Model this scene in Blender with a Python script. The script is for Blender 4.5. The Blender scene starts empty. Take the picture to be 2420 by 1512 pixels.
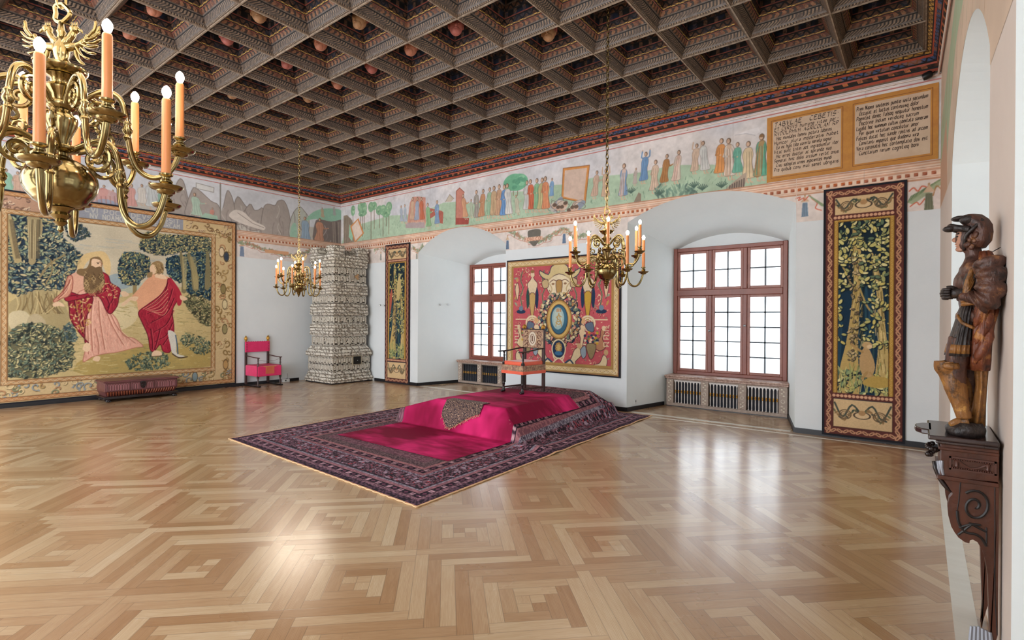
import bpy, bmesh, math, random
import numpy as np
from mathutils import Vector, Matrix
random.seed(7); RNG=np.random.default_rng(7)
C=bpy.context.scene.collection
# ---------------- camera ----------------
FPX=1240.0; YAW=.6624; PITCH=-.0024; ROLL=.0059
cam=bpy.data.objects.new('camera',bpy.data.cameras.new('camera')); C.objects.link(cam)
cam.data.sensor_width=36; cam.data.lens=FPX/2420*36; cam.data.clip_start=.05; cam.data.clip_end=200
_f=Vector((-math.sin(YAW)*math.cos(PITCH),math.cos(YAW)*math.cos(PITCH),math.sin(PITCH)))
_r=Vector((math.cos(YAW),math.sin(YAW),0)); _u=_r.cross(_f)
_R=_r*math.cos(ROLL)+_u*math.sin(ROLL); _U=_u*math.cos(ROLL)-_r*math.sin(ROLL)
cam.matrix_world=Matrix(((_R.x,_U.x,-_f.x,0),(_R.y,_U.y,-_f.y,0),(_R.z,_U.z,-_f.z,1.6),(0,0,0,1)))
bpy.context.scene.camera=cam
# ---------------- light and exposure ----------------
sc=bpy.context.scene
w=bpy.data.worlds.new('world'); sc.world=w; w.use_nodes=True
w.node_tree.nodes['Background'].inputs[0].default_value=(.93,.96,1,1)
w.node_tree.nodes['Background'].inputs[1].default_value=4.8
sc.view_settings.view_transform='Standard'; sc.view_settings.look='None'; sc.view_settings.gamma=1
sc.view_settings.use_curve_mapping=False
sc.view_settings.exposure=0.50
WINDOW_GLOW=2.2
cy=sc.cycles; cy.max_bounces=6; cy.diffuse_bounces=4; cy.glossy_bounces=3; cy.transmission_bounces=2
cy.use_adaptive_sampling=True; cy.adaptive_threshold=.02; cy.sample_clamp_indirect=6; cy.caustics_reflective=False; cy.caustics_refractive=False
cy.use_denoising=True
# ---------------- pixel to place ----------------
def ray(px,py):
    x=(px-1210)/FPX; y=-(py-756)/FPX
    d=_R*x+_U*y+_f; return d
def BK(px,py,Y=8.42):
    d=ray(px,py); t=Y/d.y; return (d.x*t,1.6+d.z*t)
def LF(px,py,X=-12.5):
    d=ray(px,py); t=X/d.x; return (d.y*t,1.6+d.z*t)
# ---------------- helpers ----------------
def lin(c):
    if isinstance(c,str): c=tuple(int(c[i:i+2],16) for i in (0,2,4))
    c=np.asarray(c,float)/255.; return np.where(c<=.04045,c/12.92,((c+.055)/1.055)**2.4)
def c4(c): return tuple(float(v) for v in lin(c))+(1.,)
MATS={}
def mat(name,col='808080',rough=.6,metal=0.,spec=.5,emit=None,es=1.,coat=0.,bump=None,var=None,sheen=0):
    """bump=(scale,strength,detail); var=(scale,col2,fac_contrast,stretch)"""
    if name in MATS: return MATS[name]
    m=bpy.data.materials.new(name); m.use_nodes=True; nt=m.node_tree; b=nt.nodes['Principled BSDF']
    b.inputs['Base Color'].default_value=c4(col); b.inputs['Roughness'].default_value=rough; b.inputs['Metallic'].default_value=metal
    b.inputs['Specular IOR Level'].default_value=spec
    if coat: b.inputs['Coat Weight'].default_value=coat; b.inputs['Coat Roughness'].default_value=.12
    if sheen: b.inputs['Sheen Weight'].default_value=sheen
    if emit is not None:
        b.inputs['Emission Color'].default_value=c4(emit); b.inputs['Emission Strength'].default_value=es
    tc=nt.nodes.new('ShaderNodeTexCoord')
    if var:
        mp=nt.nodes.new('ShaderNodeMapping'); mp.inputs['Scale'].default_value=var[3] if len(var)>3 else (1,1,1)
        n=nt.nodes.new('ShaderNodeTexNoise'); n.inputs['Scale'].default_value=var[0]; n.inputs['Detail'].default_value=5; n.inputs['Roughness'].default_value=.65
        nt.links.new(tc.outputs['Object'],mp.inputs[0]); nt.links.new(mp.outputs[0],n.inputs['Vector'])
        r=nt.nodes.new('ShaderNodeValToRGB'); k=var[2]
        r.color_ramp.elements[0].position=.5-k; r.color_ramp.elements[0].color=c4(col)
        r.color_ramp.elements[1].position=.5+k; r.color_ramp.elements[1].color=c4(var[1])
        nt.links.new(n.outputs['Fac'],r.inputs[0]); nt.links.new(r.outputs[0],b.inputs['Base Color'])
    if bump:
        n=nt.nodes.new('ShaderNodeTexNoise'); n.inputs['Scale'].default_value=bump[0]; n.inputs['Detail'].default_value=bump[2] if len(bump)>2 else 3
        bp=nt.nodes.new('ShaderNodeBump'); bp.inputs['Strength'].default_value=bump[1]; bp.inputs['Distance'].default_value=.01
        nt.links.new(tc.outputs['Object'],n.inputs['Vector']); nt.links.new(n.outputs['Fac'],bp.inputs['Height']); nt.links.new(bp.outputs[0],b.inputs['Normal'])
    MATS[name]=m; return m
class MB:
    def __init__(s): s.v=[]; s.f=[]; s.m=[]; s.cm=0
    def quad(s,*p):
        n=len(s.v); s.v+= [tuple(q) for q in p]; s.f.append(tuple(range(n,n+len(p)))); s.m.append(s.cm)
    def box(s,a,b,rot=None,at=(0,0,0)):
        x0,y0,z0=a; x1,y1,z1=b; P=[(x0,y0,z0),(x1,y0,z0),(x1,y1,z0),(x0,y1,z0),(x0,y0,z1),(x1,y0,z1),(x1,y1,z1),(x0,y1,z1)]
        if rot is not None: P=[tuple(Vector(at)+rot@Vector(p)) for p in P]
        n=len(s.v); s.v+=P
        for f in ((0,3,2,1),(4,5,6,7),(0,1,5,4),(1,2,6,5),(2,3,7,6),(3,0,4,7)): s.f.append(tuple(n+i for i in f)); s.m.append(s.cm)
    def frus(s,a,b,c,d):  # lower rect a,b at z ; upper rect c,d
        P=[(a[0],a[1],a[2]),(b[0],a[1],a[2]),(b[0],b[1],a[2]),(a[0],b[1],a[2]),(c[0],c[1],c[2]),(d[0],c[1],c[2]),(d[0],d[1],c[2]),(c[0],d[1],c[2])]
        n=len(s.v); s.v+=P
        for f in ((0,3,2,1),(4,5,6,7),(0,1,5,4),(1,2,6,5),(2,3,7,6),(3,0,4,7)): s.f.append(tuple(n+i for i in f)); s.m.append(s.cm)
    def lathe(s,prof,at=(0,0,0),seg=20,M=None,sy=1.,cap=True):
        n=len(s.v); k=len(prof)
        for r,z in prof:
            for i in range(seg):
                a=2*math.pi*i/seg; p=Vector((r*math.cos(a),sy*r*math.sin(a),z))
                if M is not None: p=M@p
                s.v.append(tuple(p+Vector(at)))
        for j in range(k-1):
            for i in range(seg):
                i2=(i+1)%seg; s.f.append((n+j*seg+i,n+j*seg+i2,n+(j+1)*seg+i2,n+(j+1)*seg+i)); s.m.append(s.cm)
        if cap:
            s.f.append(tuple(n+i for i in range(seg))[::-1]); s.m.append(s.cm)
            s.f.append(tuple(n+(k-1)*seg+i for i in range(seg))); s.m.append(s.cm)
    def tube(s,pts,rad,seg=8,cap=True,flat=None):
        pts=[Vector(p) for p in pts]; N=len(pts); n=len(s.v)
        if not hasattr(rad,'__len__'): rad=[rad]*N
        prev=None
        for i,p in enumerate(pts):
            t=(pts[min(i+1,N-1)]-pts[max(i-1,0)]).normalized()
            if prev is None:
                a=Vector((0,0,1)) if abs(t.z)<.9 else Vector((1,0,0)); u=t.cross(a).normalized()
            else:
                u=(prev-t*prev.dot(t)).normalized()
            prev=u; v=t.cross(u)
            for k in range(seg):
                a=2*math.pi*k/seg; q=p+(u*math.cos(a)+v*math.sin(a)*(flat or 1))*rad[i]; s.v.append(tuple(q))
        for j in range(N-1):
            for i in range(seg):
                i2=(i+1)%seg; s.f.append((n+j*seg+i,n+j*seg+i2,n+(j+1)*seg+i2,n+(j+1)*seg+i)); s.m.append(s.cm)
        if cap:
            s.f.append(tuple(n+i for i in range(seg))[::-1]); s.m.append(s.cm); s.f.append(tuple(n+(N-1)*seg+i for i in range(seg))); s.m.append(s.cm)
    def ball(s,c,r,seg=14,rings=9,M=None):
        if not hasattr(r,'__len__'): r=(r,r,r)
        n=len(s.v)
        for j in range(rings+1):
            ph=math.pi*j/rings
            for i in range(seg):
                a=2*math.pi*i/seg; p=Vector((r[0]*math.sin(ph)*math.cos(a),r[1]*math.sin(ph)*math.sin(a),-r[2]*math.cos(ph)))
                if M is not None: p=M@p
                s.v.append(tuple(p+Vector(c)))
        for j in range(rings):
            for i in range(seg):
                i2=(i+1)%seg; s.f.append((n+j*seg+i,n+j*seg+i2,n+(j+1)*seg+i2,n+(j+1)*seg+i)); s.m.append(s.cm)
    def prism(s,outline,d,frame=None):
        """outline list of (a,b); extruded by d along third axis; frame maps (a,b,c)->xyz"""
        F=frame or (lambda a,b,c:(a,b,c)); n=len(s.v); k=len(outline)
        s.v+=[tuple(F(a,b,0)) for a,b in outline]+[tuple(F(a,b,d)) for a,b in outline]
        s.f.append(tuple(range(n,n+k))[::-1]); s.m.append(s.cm); s.f.append(tuple(range(n+k,n+2*k))); s.m.append(s.cm)
        for i in range(k):
            j=(i+1)%k; s.f.append((n+i,n+j,n+k+j,n+k+i)); s.m.append(s.cm)
    def build(s,name,mats,parent=None,smooth=False,bevel=0,weld=False,loc=None):
        me=bpy.data.meshes.new(name); me.from_pydata(s.v,[],s.f)
        if not isinstance(mats,(list,tuple)): mats=[mats]
        for m in mats: me.materials.append(m)
        me.polygons.foreach_set('material_index',s.m)
        bm=bmesh.new(); bm.from_mesh(me)
        if weld: bmesh.ops.remove_doubles(bm,verts=bm.verts,dist=1e-5)
        bmesh.ops.recalc_face_normals(bm,faces=bm.faces); bm.to_mesh(me); bm.free()
        o=bpy.data.objects.new(name,me); C.objects.link(o)
        if smooth:
            me.polygons.foreach_set('use_smooth',[True]*len(me.polygons))
            if smooth!='all':
                try: me.set_sharp_from_angle(angle=math.radians(50 if smooth is True else smooth))
                except Exception: pass
        if bevel:
            b=o.modifiers.new('bevel','BEVEL'); b.width=bevel; b.segments=2; b.limit_method='ANGLE'; b.angle_limit=math.radians(40)
        if parent is not None: o.parent=parent
        if loc is not None: o.location=loc
        return o
def tag(o,label=None,cat=None,group=None,kind=None):
    if label: o['label']=label
    if cat: o['category']=cat
    if group: o['group']=group
    if kind: o['kind']=kind
    return o
def thing(name,label,cat,loc=(0,0,0),rz=0,group=None):
    o=bpy.data.objects.new(name,None); C.objects.link(o); o.location=loc; o.rotation_euler=(0,0,rz); o.empty_display_size=.1
    return tag(o,label,cat,group)
def copy_tree(o,parent=None):
    c=o.copy(); C.objects.link(c); c.parent=parent
    for ch in list(o.children): copy_tree(ch,c)
    return c
def local(o,parent): # parent keeping world coords authored in world
    pass
def cr(pts,n=6,closed=False):
    """Catmull-Rom through points"""
    P=[np.array(p,float) for p in pts]; N=len(P); out=[]
    rng=range(N) if closed else range(N-1)
    for i in rng:
        if closed: p0,p1,p2,p3=P[(i-1)%N],P[i],P[(i+1)%N],P[(i+2)%N]
        else: p0,p1,p2,p3=P[max(i-1,0)],P[i],P[i+1],P[min(i+2,N-1)]
        for k in range(n):
            t=k/n; out.append(.5*((2*p1)+(-p0+p2)*t+(2*p0-5*p1+4*p2-p3)*t*t+(-p0+3*p1-3*p2+p3)*t**3))
    if not closed: out.append(P[-1])
    return [tuple(p) for p in out]
# ================= ROOM =================
D=8.42; L=12.5; ZF=4.70; ZC=4.91
def RX(y): return .18+(8.42-y)*.024
M_plaster=mat('white_plaster','DADFE1',.85,var=(1.3,'CFD5D8',.3),bump=(60,.08))
M_reveal=mat('cool_white_plaster','E2E8E8',.8,var=(1.1,'D8DFE0',.3),bump=(60,.05))
M_warm=mat('warm_plaster','D8CDC4',.85,var=(1.3,'CFC2B9',.3),bump=(60,.08))
M_black=mat('black_skirting','14161C',.4)
def arch(s0,s1,zs,zc,n=28):
    """points of a segmental arch from s0 to s1"""
    w=(s1-s0)/2; h=zc-zs; R=(w*w+h*h)/(2*h); c=(s0+s1)/2; out=[]
    for i in range(n+1):
        a=-math.asin(w/R)+2*math.asin(w/R)*i/n; out.append((c+R*math.sin(a),zc-R+R*math.cos(a)))
    return out
def archz(s,s0,s1,zs,zc):
    w=(s1-s0)/2; h=zc-zs; R=(w*w+h*h)/(2*h); c=(s0+s1)/2
    return zc-R+math.sqrt(max(R*R-(s-c)**2,0))
def wall_mesh(mb,F,s0,s1,ztop,ops):
    cur=s0
    for (a,b,zs,zc,a2,b2,zs2,zc2,dep) in ops:
        mb.cm=0; mb.quad(F(cur,0,0),F(a,0,0),F(a,0,ztop),F(cur,0,ztop))
        A=arch(a,b,zs,zc); B=arch(a2,b2,zs2,zc2)
        for i in range(len(A)-1): mb.quad(F(A[i][0],0,A[i][1]),F(A[i+1][0],0,A[i+1][1]),F(A[i+1][0],0,ztop),F(A[i][0],0,ztop))
        mb.cm=1
        mb.quad(F(a,0,0),F(a2,dep,0),F(a2,dep,zs2),F(a,0,zs)); mb.quad(F(b,0,0),F(b2,dep,0),F(b2,dep,zs2),F(b,0,zs))
        K=10
        for i in range(len(A)-1):
            for k in range(K):
                t0,t1=k/K,(k+1)/K
                def ip(j,t): return (A[j][0]*(1-t)+B[j][0]*t,dep*t,A[j][1]*(1-t)+B[j][1]*t)
                mb.quad(F(*ip(i,t0)),F(*ip(i+1,t0)),F(*ip(i+1,t1)),F(*ip(i,t1)))
        # end wall of the niche: below sill and lunette
        mb.cm=0
        mb.quad(F(a2,dep,0),F(b2,dep,0),F(b2,dep,.6),F(a2,dep,.6))
        mb.quad(*([F(p[0],dep,p[1]) for p in B]))
        cur=b
    mb.cm=0; mb.quad(F(cur,0,0),F(s1,0,0),F(s1,0,ztop),F(cur,0,ztop))
OP1=(-9.39,-6.74,3.14,3.61,-9.02,-7.10,2.93,3.17,1.50)
OP2=(-4.03,-1.42,3.28,3.61,-3.73,-1.79,2.93,3.17,1.50)
FB=lambda s,d,z:(s,D+d,z)
mb=MB(); wall_mesh(mb,FB,-L-.3,RX(D),5.6,[OP1,OP2])
o=mb.build('wall_back',[M_plaster,M_reveal],weld=True); tag(o,kind='structure')
mb=MB(); mb.quad((-L,-6,0),(-L,D,0),(-L,D,5.6),(-L,-6,5.6))
tag(mb.build('wall_left',[M_plaster]),kind='structure')
OP3=(-6.55,-3.87,3.1,3.77,-6.3,-4.12,2.93,3.3,1.5)
OP4=(-3.06,-.4,3.1,3.77,-2.8,-.65,2.93,3.3,1.5)
FR=lambda s,d,z:(RX(-s)+d,-s,z)
mb=MB(); wall_mesh(mb,FR,-D,.6,5.6,[OP3,OP4])
tag(mb.build('wall_right',[M_warm,M_reveal],weld=True),kind='structure')
mb=MB(); mb.box((-2.5,-2.75,0),(2.2,-2.6,5.2))  # unseen wall piece added behind the camera to block light on the right side
tag(mb.build('light_block_wall',[M_plaster]),kind='structure')
# ---- parquet floor: nested squares set at 45 degrees ----
WP=.0849; SQ=math.sqrt(.5)
CX,CY=-1.72,3.36
def build_floor():
    step=16/math.sqrt(2)*WP   # lattice step in room axes
    cells={}
    u0,u1=-190,190
    xs0,xs1,ys0,ys1=-13.0,2.0,-3.0,10.2
    rows=[]
    N=u1-u0
    iu,iv=np.meshgrid(np.arange(u0,u1),np.arange(u0,u1),indexing='ij')
    uc=(iu+.5); vc=(iv+.5)
    p=(uc-vc)/16; q=(uc+vc)/16
    best=np.full(iu.shape,1e9); bu=np.zeros(iu.shape,int); bv=np.zeros(iu.shape,int)
    for dp in (-1,0,1,2):
        P=np.floor(p).astype(int)+dp
        off=np.where(P%2==0,0.,.5)
        for dq in (-1,0,1,2):
            Q=np.floor(q-off)+dq+off
            cu=np.round((P+Q)*8).astype(int); cv=np.round((Q-P)*8).astype(int)
            du=np.abs(uc-cu); dv=np.abs(vc-cv); m=np.maximum(du,dv)+.001*np.minimum(du,dv)+.0001*P
            k=m<best; best=np.where(k,m,best); bu=np.where(k,cu,bu); bv=np.where(k,cv,bv)
    du=uc-bu; dv=vc-bv
    ori=(np.abs(du)>np.abs(dv)).astype(int)      # 1: plank runs along v
    tie=np.abs(du)==np.abs(dv); ori=np.where(tie,((du>0)^(dv>0)).astype(int),ori)
    V=[];Fc=[];col=[];uv=[]
    def W(u,v):
        u*=WP; v*=WP; return (CX+(u-v)*SQ, CY+(u+v)*SQ)
    def emit(ua,va,ub,vb,o_):
        x,y=W((ua+ub)/2,(va+vb)/2)
        if not(xs0<x<xs1 and ys0<y<ys1): return
        n=len(V); P=[W(ua,va),W(ub,va),W(ub,vb),W(ua,vb)]
        V.extend([(a,b,0) for a,b in P]); Fc.append((n,n+1,n+2,n+3)); r=random.random(); r2=random.random()
        Lg=(vb-va) if o_ else (ub-ua)
        col.append((r,r2,Lg*WP,float(o_)))
        if o_: uv.extend([(0,0),(0,1),(Lg,1),(Lg,0)])
        else: uv.extend([(0,0),(Lg,0),(Lg,1),(0,1)])
    key=bu*100003+bv
    for a in range(N):
        # planks along v (fixed u)
        j=0
        while j<N:
            if ori[a,j]==1:
                k=j
                while k+1<N and ori[a,k+1]==1 and key[a,k+1]==key[a,j]: k+=1
                emit(u0+a,u0+j,u0+a+1,u0+k+1,1); j=k+1
            else: j+=1
        j=0
        while j<N:
            if ori[j,a]==0:
                k=j
                while k+1<N and ori[k+1,a]==0 and key[k+1,a]==key[j,a]: k+=1
                emit(u0+j,u0+a,u0+k+1,u0+a+1,0); j=k+1
            else: j+=1
    me=bpy.data.meshes.new('floor'); me.from_pydata(V,[],Fc)
    ul=me.uv_layers.new(name='UVMap'); ul.data.foreach_set('uv',[c for t in uv for c in t])
    at=me.attributes.new('plank','FLOAT_COLOR','FACE'); at.data.foreach_set('color',[c for t in col for c in t])
    o=bpy.data.objects.new('floor',me); C.objects.link(o); return o
fl=build_floor(); tag(fl,kind='structure')
def floor_mat():
    m=bpy.data.materials.new('oak_parquet'); m.use_nodes=True; nt=m.node_tree; N=nt.nodes; Lk=nt.links.new; b=N['Principled BSDF']
    uv=N.new('ShaderNodeUVMap'); at=N.new('ShaderNodeAttribute'); at.attribute_name='plank'
    sep=N.new('ShaderNodeSeparateColor'); Lk(at.outputs['Color'],sep.inputs[0])
    s2=N.new('ShaderNodeSeparateXYZ'); Lk(uv.outputs[0],s2.inputs[0])
    # grain coordinates
    def math_(op,a,b_=None,c=None):
        n=N.new('ShaderNodeMath'); n.operation=op
        for i,v in enumerate((a,b_,c)):
            if v is None: continue
            if isinstance(v,(int,float)): n.inputs[i].default_value=v
            else: Lk(v,n.inputs[i])
        return n.outputs[0]
    off=math_('MULTIPLY',sep.outputs[0],137.)
    cx=math_('ADD',math_('MULTIPLY',s2.outputs[0],.35),off)
    cy_=math_('ADD',math_('MULTIPLY',s2.outputs[1],3.2),math_('MULTIPLY',sep.outputs[1],91.))
    cmb=N.new('ShaderNodeCombineXYZ'); Lk(cx,cmb.inputs[0]); Lk(cy_,cmb.inputs[1])
    n1=N.new('ShaderNodeTexNoise'); n1.inputs['Scale'].default_value=1.3; n1.inputs['Detail'].default_value=6; n1.inputs['Distortion'].default_value=.6; n1.inputs['Roughness'].default_value=.6
    Lk(cmb.outputs[0],n1.inputs['Vector'])
    wv=N.new('ShaderNodeTexWave'); wv.wave_type='BANDS'; wv.bands_direction='Y'; wv.inputs['Scale'].default_value=1.1; wv.inputs['Distortion'].default_value=7; wv.inputs['Detail'].default_value=3; wv.inputs['Detail Scale'].default_value=.8
    Lk(cmb.outputs[0],wv.inputs['Vector'])
    grain=math_('ADD',math_('MULTIPLY',n1.outputs['Fac'],.75),math_('MULTIPLY',wv.outputs['Fac'],.25))
    tone=math_('ADD',math_('ADD',.0,math_('MULTIPLY',sep.outputs[0],.50)),math_('MULTIPLY',grain,.55))
    rp=N.new('ShaderNodeValToRGB'); e=rp.color_ramp.elements
    e[0].position=.06; e[0].color=c4('805636'); e[1].position=.98; e[1].color=c4('D8C6AC')
    for p,c in ((.25,'9E744C'),(.5,'B18C66'),(.75,'C6A984')):
        k=e.new(p); k.color=c4(c)
    Lk(tone,rp.inputs[0])
    # seams
    wid=math_('DIVIDE',sep.outputs[2],WP)
    eu=math_('MINIMUM',s2.outputs[0],math_('SUBTRACT',wid,s2.outputs[0])); ev=math_('MINIMUM',s2.outputs[1],math_('SUBTRACT',1.,s2.outputs[1]))
    ed=math_('MINIMUM',eu,ev); seam=math_('SMOOTH_MIN',math_('MULTIPLY',ed,32.),1.,.1)
    sm=N.new('ShaderNodeMapRange'); Lk(ed,sm.inputs[0]); sm.inputs[1].default_value=.0; sm.inputs[2].default_value=.03; sm.inputs[3].default_value=.45; sm.inputs[4].default_value=1.
    mx=N.new('ShaderNodeMix'); mx.data_type='RGBA'; mx.blend_type='MULTIPLY'; mx.inputs[0].default_value=1
    cc=N.new('ShaderNodeCombineColor'); 
    for i in range(3): Lk(sm.outputs[0],cc.inputs[i])
    Lk(rp.outputs[0],mx.inputs[6]); Lk(cc.outputs[0],mx.inputs[7]); Lk(mx.outputs[2],b.inputs['Base Color'])
    tc=N.new('ShaderNodeTexCoord'); n3=N.new('ShaderNodeTexNoise'); n3.inputs['Scale'].default_value=1.7; n3.inputs['Detail'].default_value=4; Lk(tc.outputs['Object'],n3.inputs['Vector'])
    rr=N.new('ShaderNodeMapRange'); rr.inputs[3].default_value=.25; rr.inputs[4].default_value=.31
    Lk(n3.outputs['Fac'],rr.inputs[0]); Lk(rr.outputs[0],b.inputs['Roughness'])
    b.inputs['Specular IOR Level'].default_value=.75
    b.inputs['Coat Weight'].default_value=.6; b.inputs['Coat Roughness'].default_value=.17
    n4=N.new('ShaderNodeTexNoise'); n4.inputs['Scale'].default_value=9; n4.inputs['Detail'].default_value=3; Lk(tc.outputs['Object'],n4.inputs['Vector'])
    h=math_('ADD',math_('MULTIPLY',n4.outputs['Fac'],.08),math_('MULTIPLY',sm.outputs[0],.5))
    bp=N.new('ShaderNodeBump'); bp.inputs['Strength'].default_value=.06; bp.inputs['Distance'].default_value=.01; Lk(h,bp.inputs['Height']); Lk(bp.outputs[0],b.inputs['Normal'])
    Lk(bp.outputs[0],b.inputs['Coat Normal'])
    return m
fl.data.materials.append(floor_mat())
# pale border strip beside the right wall and in front of the window niches
M_strip=mat('pale_border_boards','DDD8CC',.35,spec=.6,var=(1.5,'CDC6B8',.25,(1,6,1)))
mb=MB(); mb.box((.145,2.2,0),(.245,8.25,.002))
mb.box((-9.3,8.40,0),(-6.8,8.50,.002)); mb.box((-3.95,8.40,0),(-1.48,8.5,.002)); mb.box((-6.6,8.2,0),(.145,8.25,.002))
tag(mb.build('trim_1',M_strip),kind='structure')
# skirting
mb=MB(); mb.box((-L,-6,0),(-L+.02,7.2,.07)); tag(mb.build('baseboard_left',M_black),kind='structure')
mb=MB(); mb.box((-11.0,D-.02,0),(-9.39,D,.07)); mb.box((-6.74,D-.02,0),(-4.03,D,.07)); mb.box((-1.42,D-.02,0),(RX(D),D,.07))
for op in (OP1,OP2):
    for a,a2 in ((op[0],op[4]),(op[1],op[5])):
        s=1 if a<a2 else -1
        n=len(mb.v); mb.box((0,0,0),(1,1,1))
        q=1.1/1.5; ax=a+(a2-a)*q
        mb.v[n:]=[(a,D,0),(a+.02*s,D,0),(ax+.02*s,D+1.1,0),(ax,D+1.1,0),(a,D,.07),(a+.02*s,D,.07),(ax+.02*s,D+1.1,.07),(ax,D+1.1,.07)]
tag(mb.build('baseboard_back',M_black),kind='structure')
# ================= COFFERED CEILING =================
GX,GY,SX,SY=-4.867,4.184,.8150,.7926
def wood(name,col,col2,scale=30,k=.2,bump=.6,spec=.4,rough=.5,pat=None):
    m=mat(name,col,rough,spec=spec,var=(scale,col2,k),bump=(45,bump,4)); return m
M_cbeam=mat('ceiling_beam_wood','4E4038',.55,var=(14,'705E4C',.2),bump=(40,.4))
def pattern(name,dark,light,accent,per,kind):
    """carved band: u runs along the band (m), v across 0..1"""
    m=bpy.data.materials.new(name); m.use_nodes=True; nt=m.node_tree; N=nt.nodes; Lk=nt.links.new; b=N['Principled BSDF']; b.inputs['Roughness'].default_value=.55
    uv=N.new('ShaderNodeUVMap'); s=N.new('ShaderNodeSeparateXYZ'); Lk(uv.outputs[0],s.inputs[0])
    def M_(op,a,b_=None,c=None):
        n=N.new('ShaderNodeMath'); n.operation=op
        for i,v in enumerate((a,b_,c)):
            if v is None: continue
            if isinstance(v,(int,float)): n.inputs[i].default_value=v
            else: Lk(v,n.inputs[i])
        return n.outputs[0]
    U=s.outputs[0]; V=s.outputs[1]
    if kind=='dentil': f=M_('GREATER_THAN',M_('FRACT',M_('DIVIDE',U,per)),.55)
    elif kind=='rope': f=M_('GREATER_THAN',M_('FRACT',M_('ADD',M_('DIVIDE',U,per),M_('MULTIPLY',V,1.2))),.45)
    elif kind=='leaf':
        a=M_('SINE',M_('MULTIPLY',U,6.283/per)); f=M_('GREATER_THAN',M_('ABSOLUTE',M_('SUBTRACT',M_('MULTIPLY',M_('SUBTRACT',V,.5),2.2),a)),.55)
    elif kind=='tongue':
        a=M_('FRACT',M_('DIVIDE',U,per)); bq=M_('ABSOLUTE',M_('SUBTRACT',a,.5)); f=M_('LESS_THAN',M_('ADD',bq,M_('MULTIPLY',M_('ABSOLUTE',M_('SUBTRACT',V,.45)),.3)),.34)
    else:
        a=M_('FRACT',M_('DIVIDE',U,per)); f=M_('LESS_THAN',a,.35)
    n=N.new('ShaderNodeTexNoise'); n.inputs['Scale'].default_value=38; n.inputs['Detail'].default_value=5; tc=N.new('ShaderNodeTexCoord'); Lk(tc.outputs['Object'],n.inputs['Vector'])
    f2=M_('MULTIPLY',f,M_('MINIMUM',M_('MULTIPLY',n.outputs['Fac'],1.7),1.))
    mx=N.new('ShaderNodeMix'); mx.data_type='RGBA'; Lk(f2,mx.inputs[0]); mx.inputs[6].default_value=c4(dark); mx.inputs[7].default_value=c4(light)
    n2=N.new('ShaderNodeTexNoise'); n2.inputs['Scale'].default_value=9; n2.inputs['Detail'].default_value=6; Lk(tc.outputs['Object'],n2.inputs['Vector'])
    r=N.new('ShaderNodeMapRange'); r.inputs[1].default_value=.52; r.inputs[2].default_value=.6; Lk(n2.outputs['Fac'],r.inputs[0])
    m2=N.new('ShaderNodeMix'); m2.data_type='RGBA'; Lk(M_('MULTIPLY',r.outputs[0],.7),m2.inputs[0]); Lk(mx.outputs[2],m2.inputs[6]); m2.inputs[7].default_value=c4(accent)
    Lk(m2.outputs[2],b.inputs['Base Color'])
    bp=N.new('ShaderNodeBump'); bp.inputs['Strength'].default_value=.8; bp.inputs['Distance'].default_value=.012; Lk(f2,bp.inputs['Height']); Lk(bp.outputs[0],b.inputs['Normal'])
    MATS[name]=m; return m
CM=[M_cbeam,
 pattern('carved_rope_band','1C1512','7A6654','4A3E38',.04,'rope'),
 mat('ceiling_blue_grey','33291F',.5,var=(16,'665A52',.2),bump=(50,.5)),
 pattern('carved_tongue_band','20130E','80583C','5A3222',.075,'tongue'),
 mat('ceiling_red_line','8E4232',.55,var=(22,'4A2820',.2)),
 pattern('carved_leaf_band','15100F','5C3E2C','1E2836',.11,'leaf'),
 pattern('painted_block_band','08080A','5A4030','16243C',.13,'block'),
 mat('ceiling_dark','070608',.8,var=(8,'110F11',.2)),  # inner coffer bands made darker: recess shade put into their colours
 pattern('carved_dentil_band','1E1613','8E7A64','54402F',.03,'dentil'),
 pattern('gilt_molding','3A2A18','C9A050','7A5630',.1,'leaf')]
CM+=[mat('cornice_red','A8482E',.55,var=(22,'7A3424',.2)),pattern('cornice_blue_specks','14151C','3A5078','8A5A3C',.09,'leaf'),pattern('cornice_orange_dots','1C1512','B0683C','5A3424',.16,'block')]
PROF=[(.0,.0,0),(.018,.0,8),(.03,.012,2),(.038,.03,1),(.072,.075,7),(.078,.085,2),(.086,.095,3),(.116,.13,4),(.122,.133,7),(.128,.14,9),(.133,.155,5),(.138,.215,7),(.140,.228,4),(.143,.24,6),(.150,.30,7),(.153,.312,5),(.160,.37,2),(.165,.385,6),(.170,.44,4),(.175,.455,6),(.180,.50,7),(.19,.56,7)]
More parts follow.
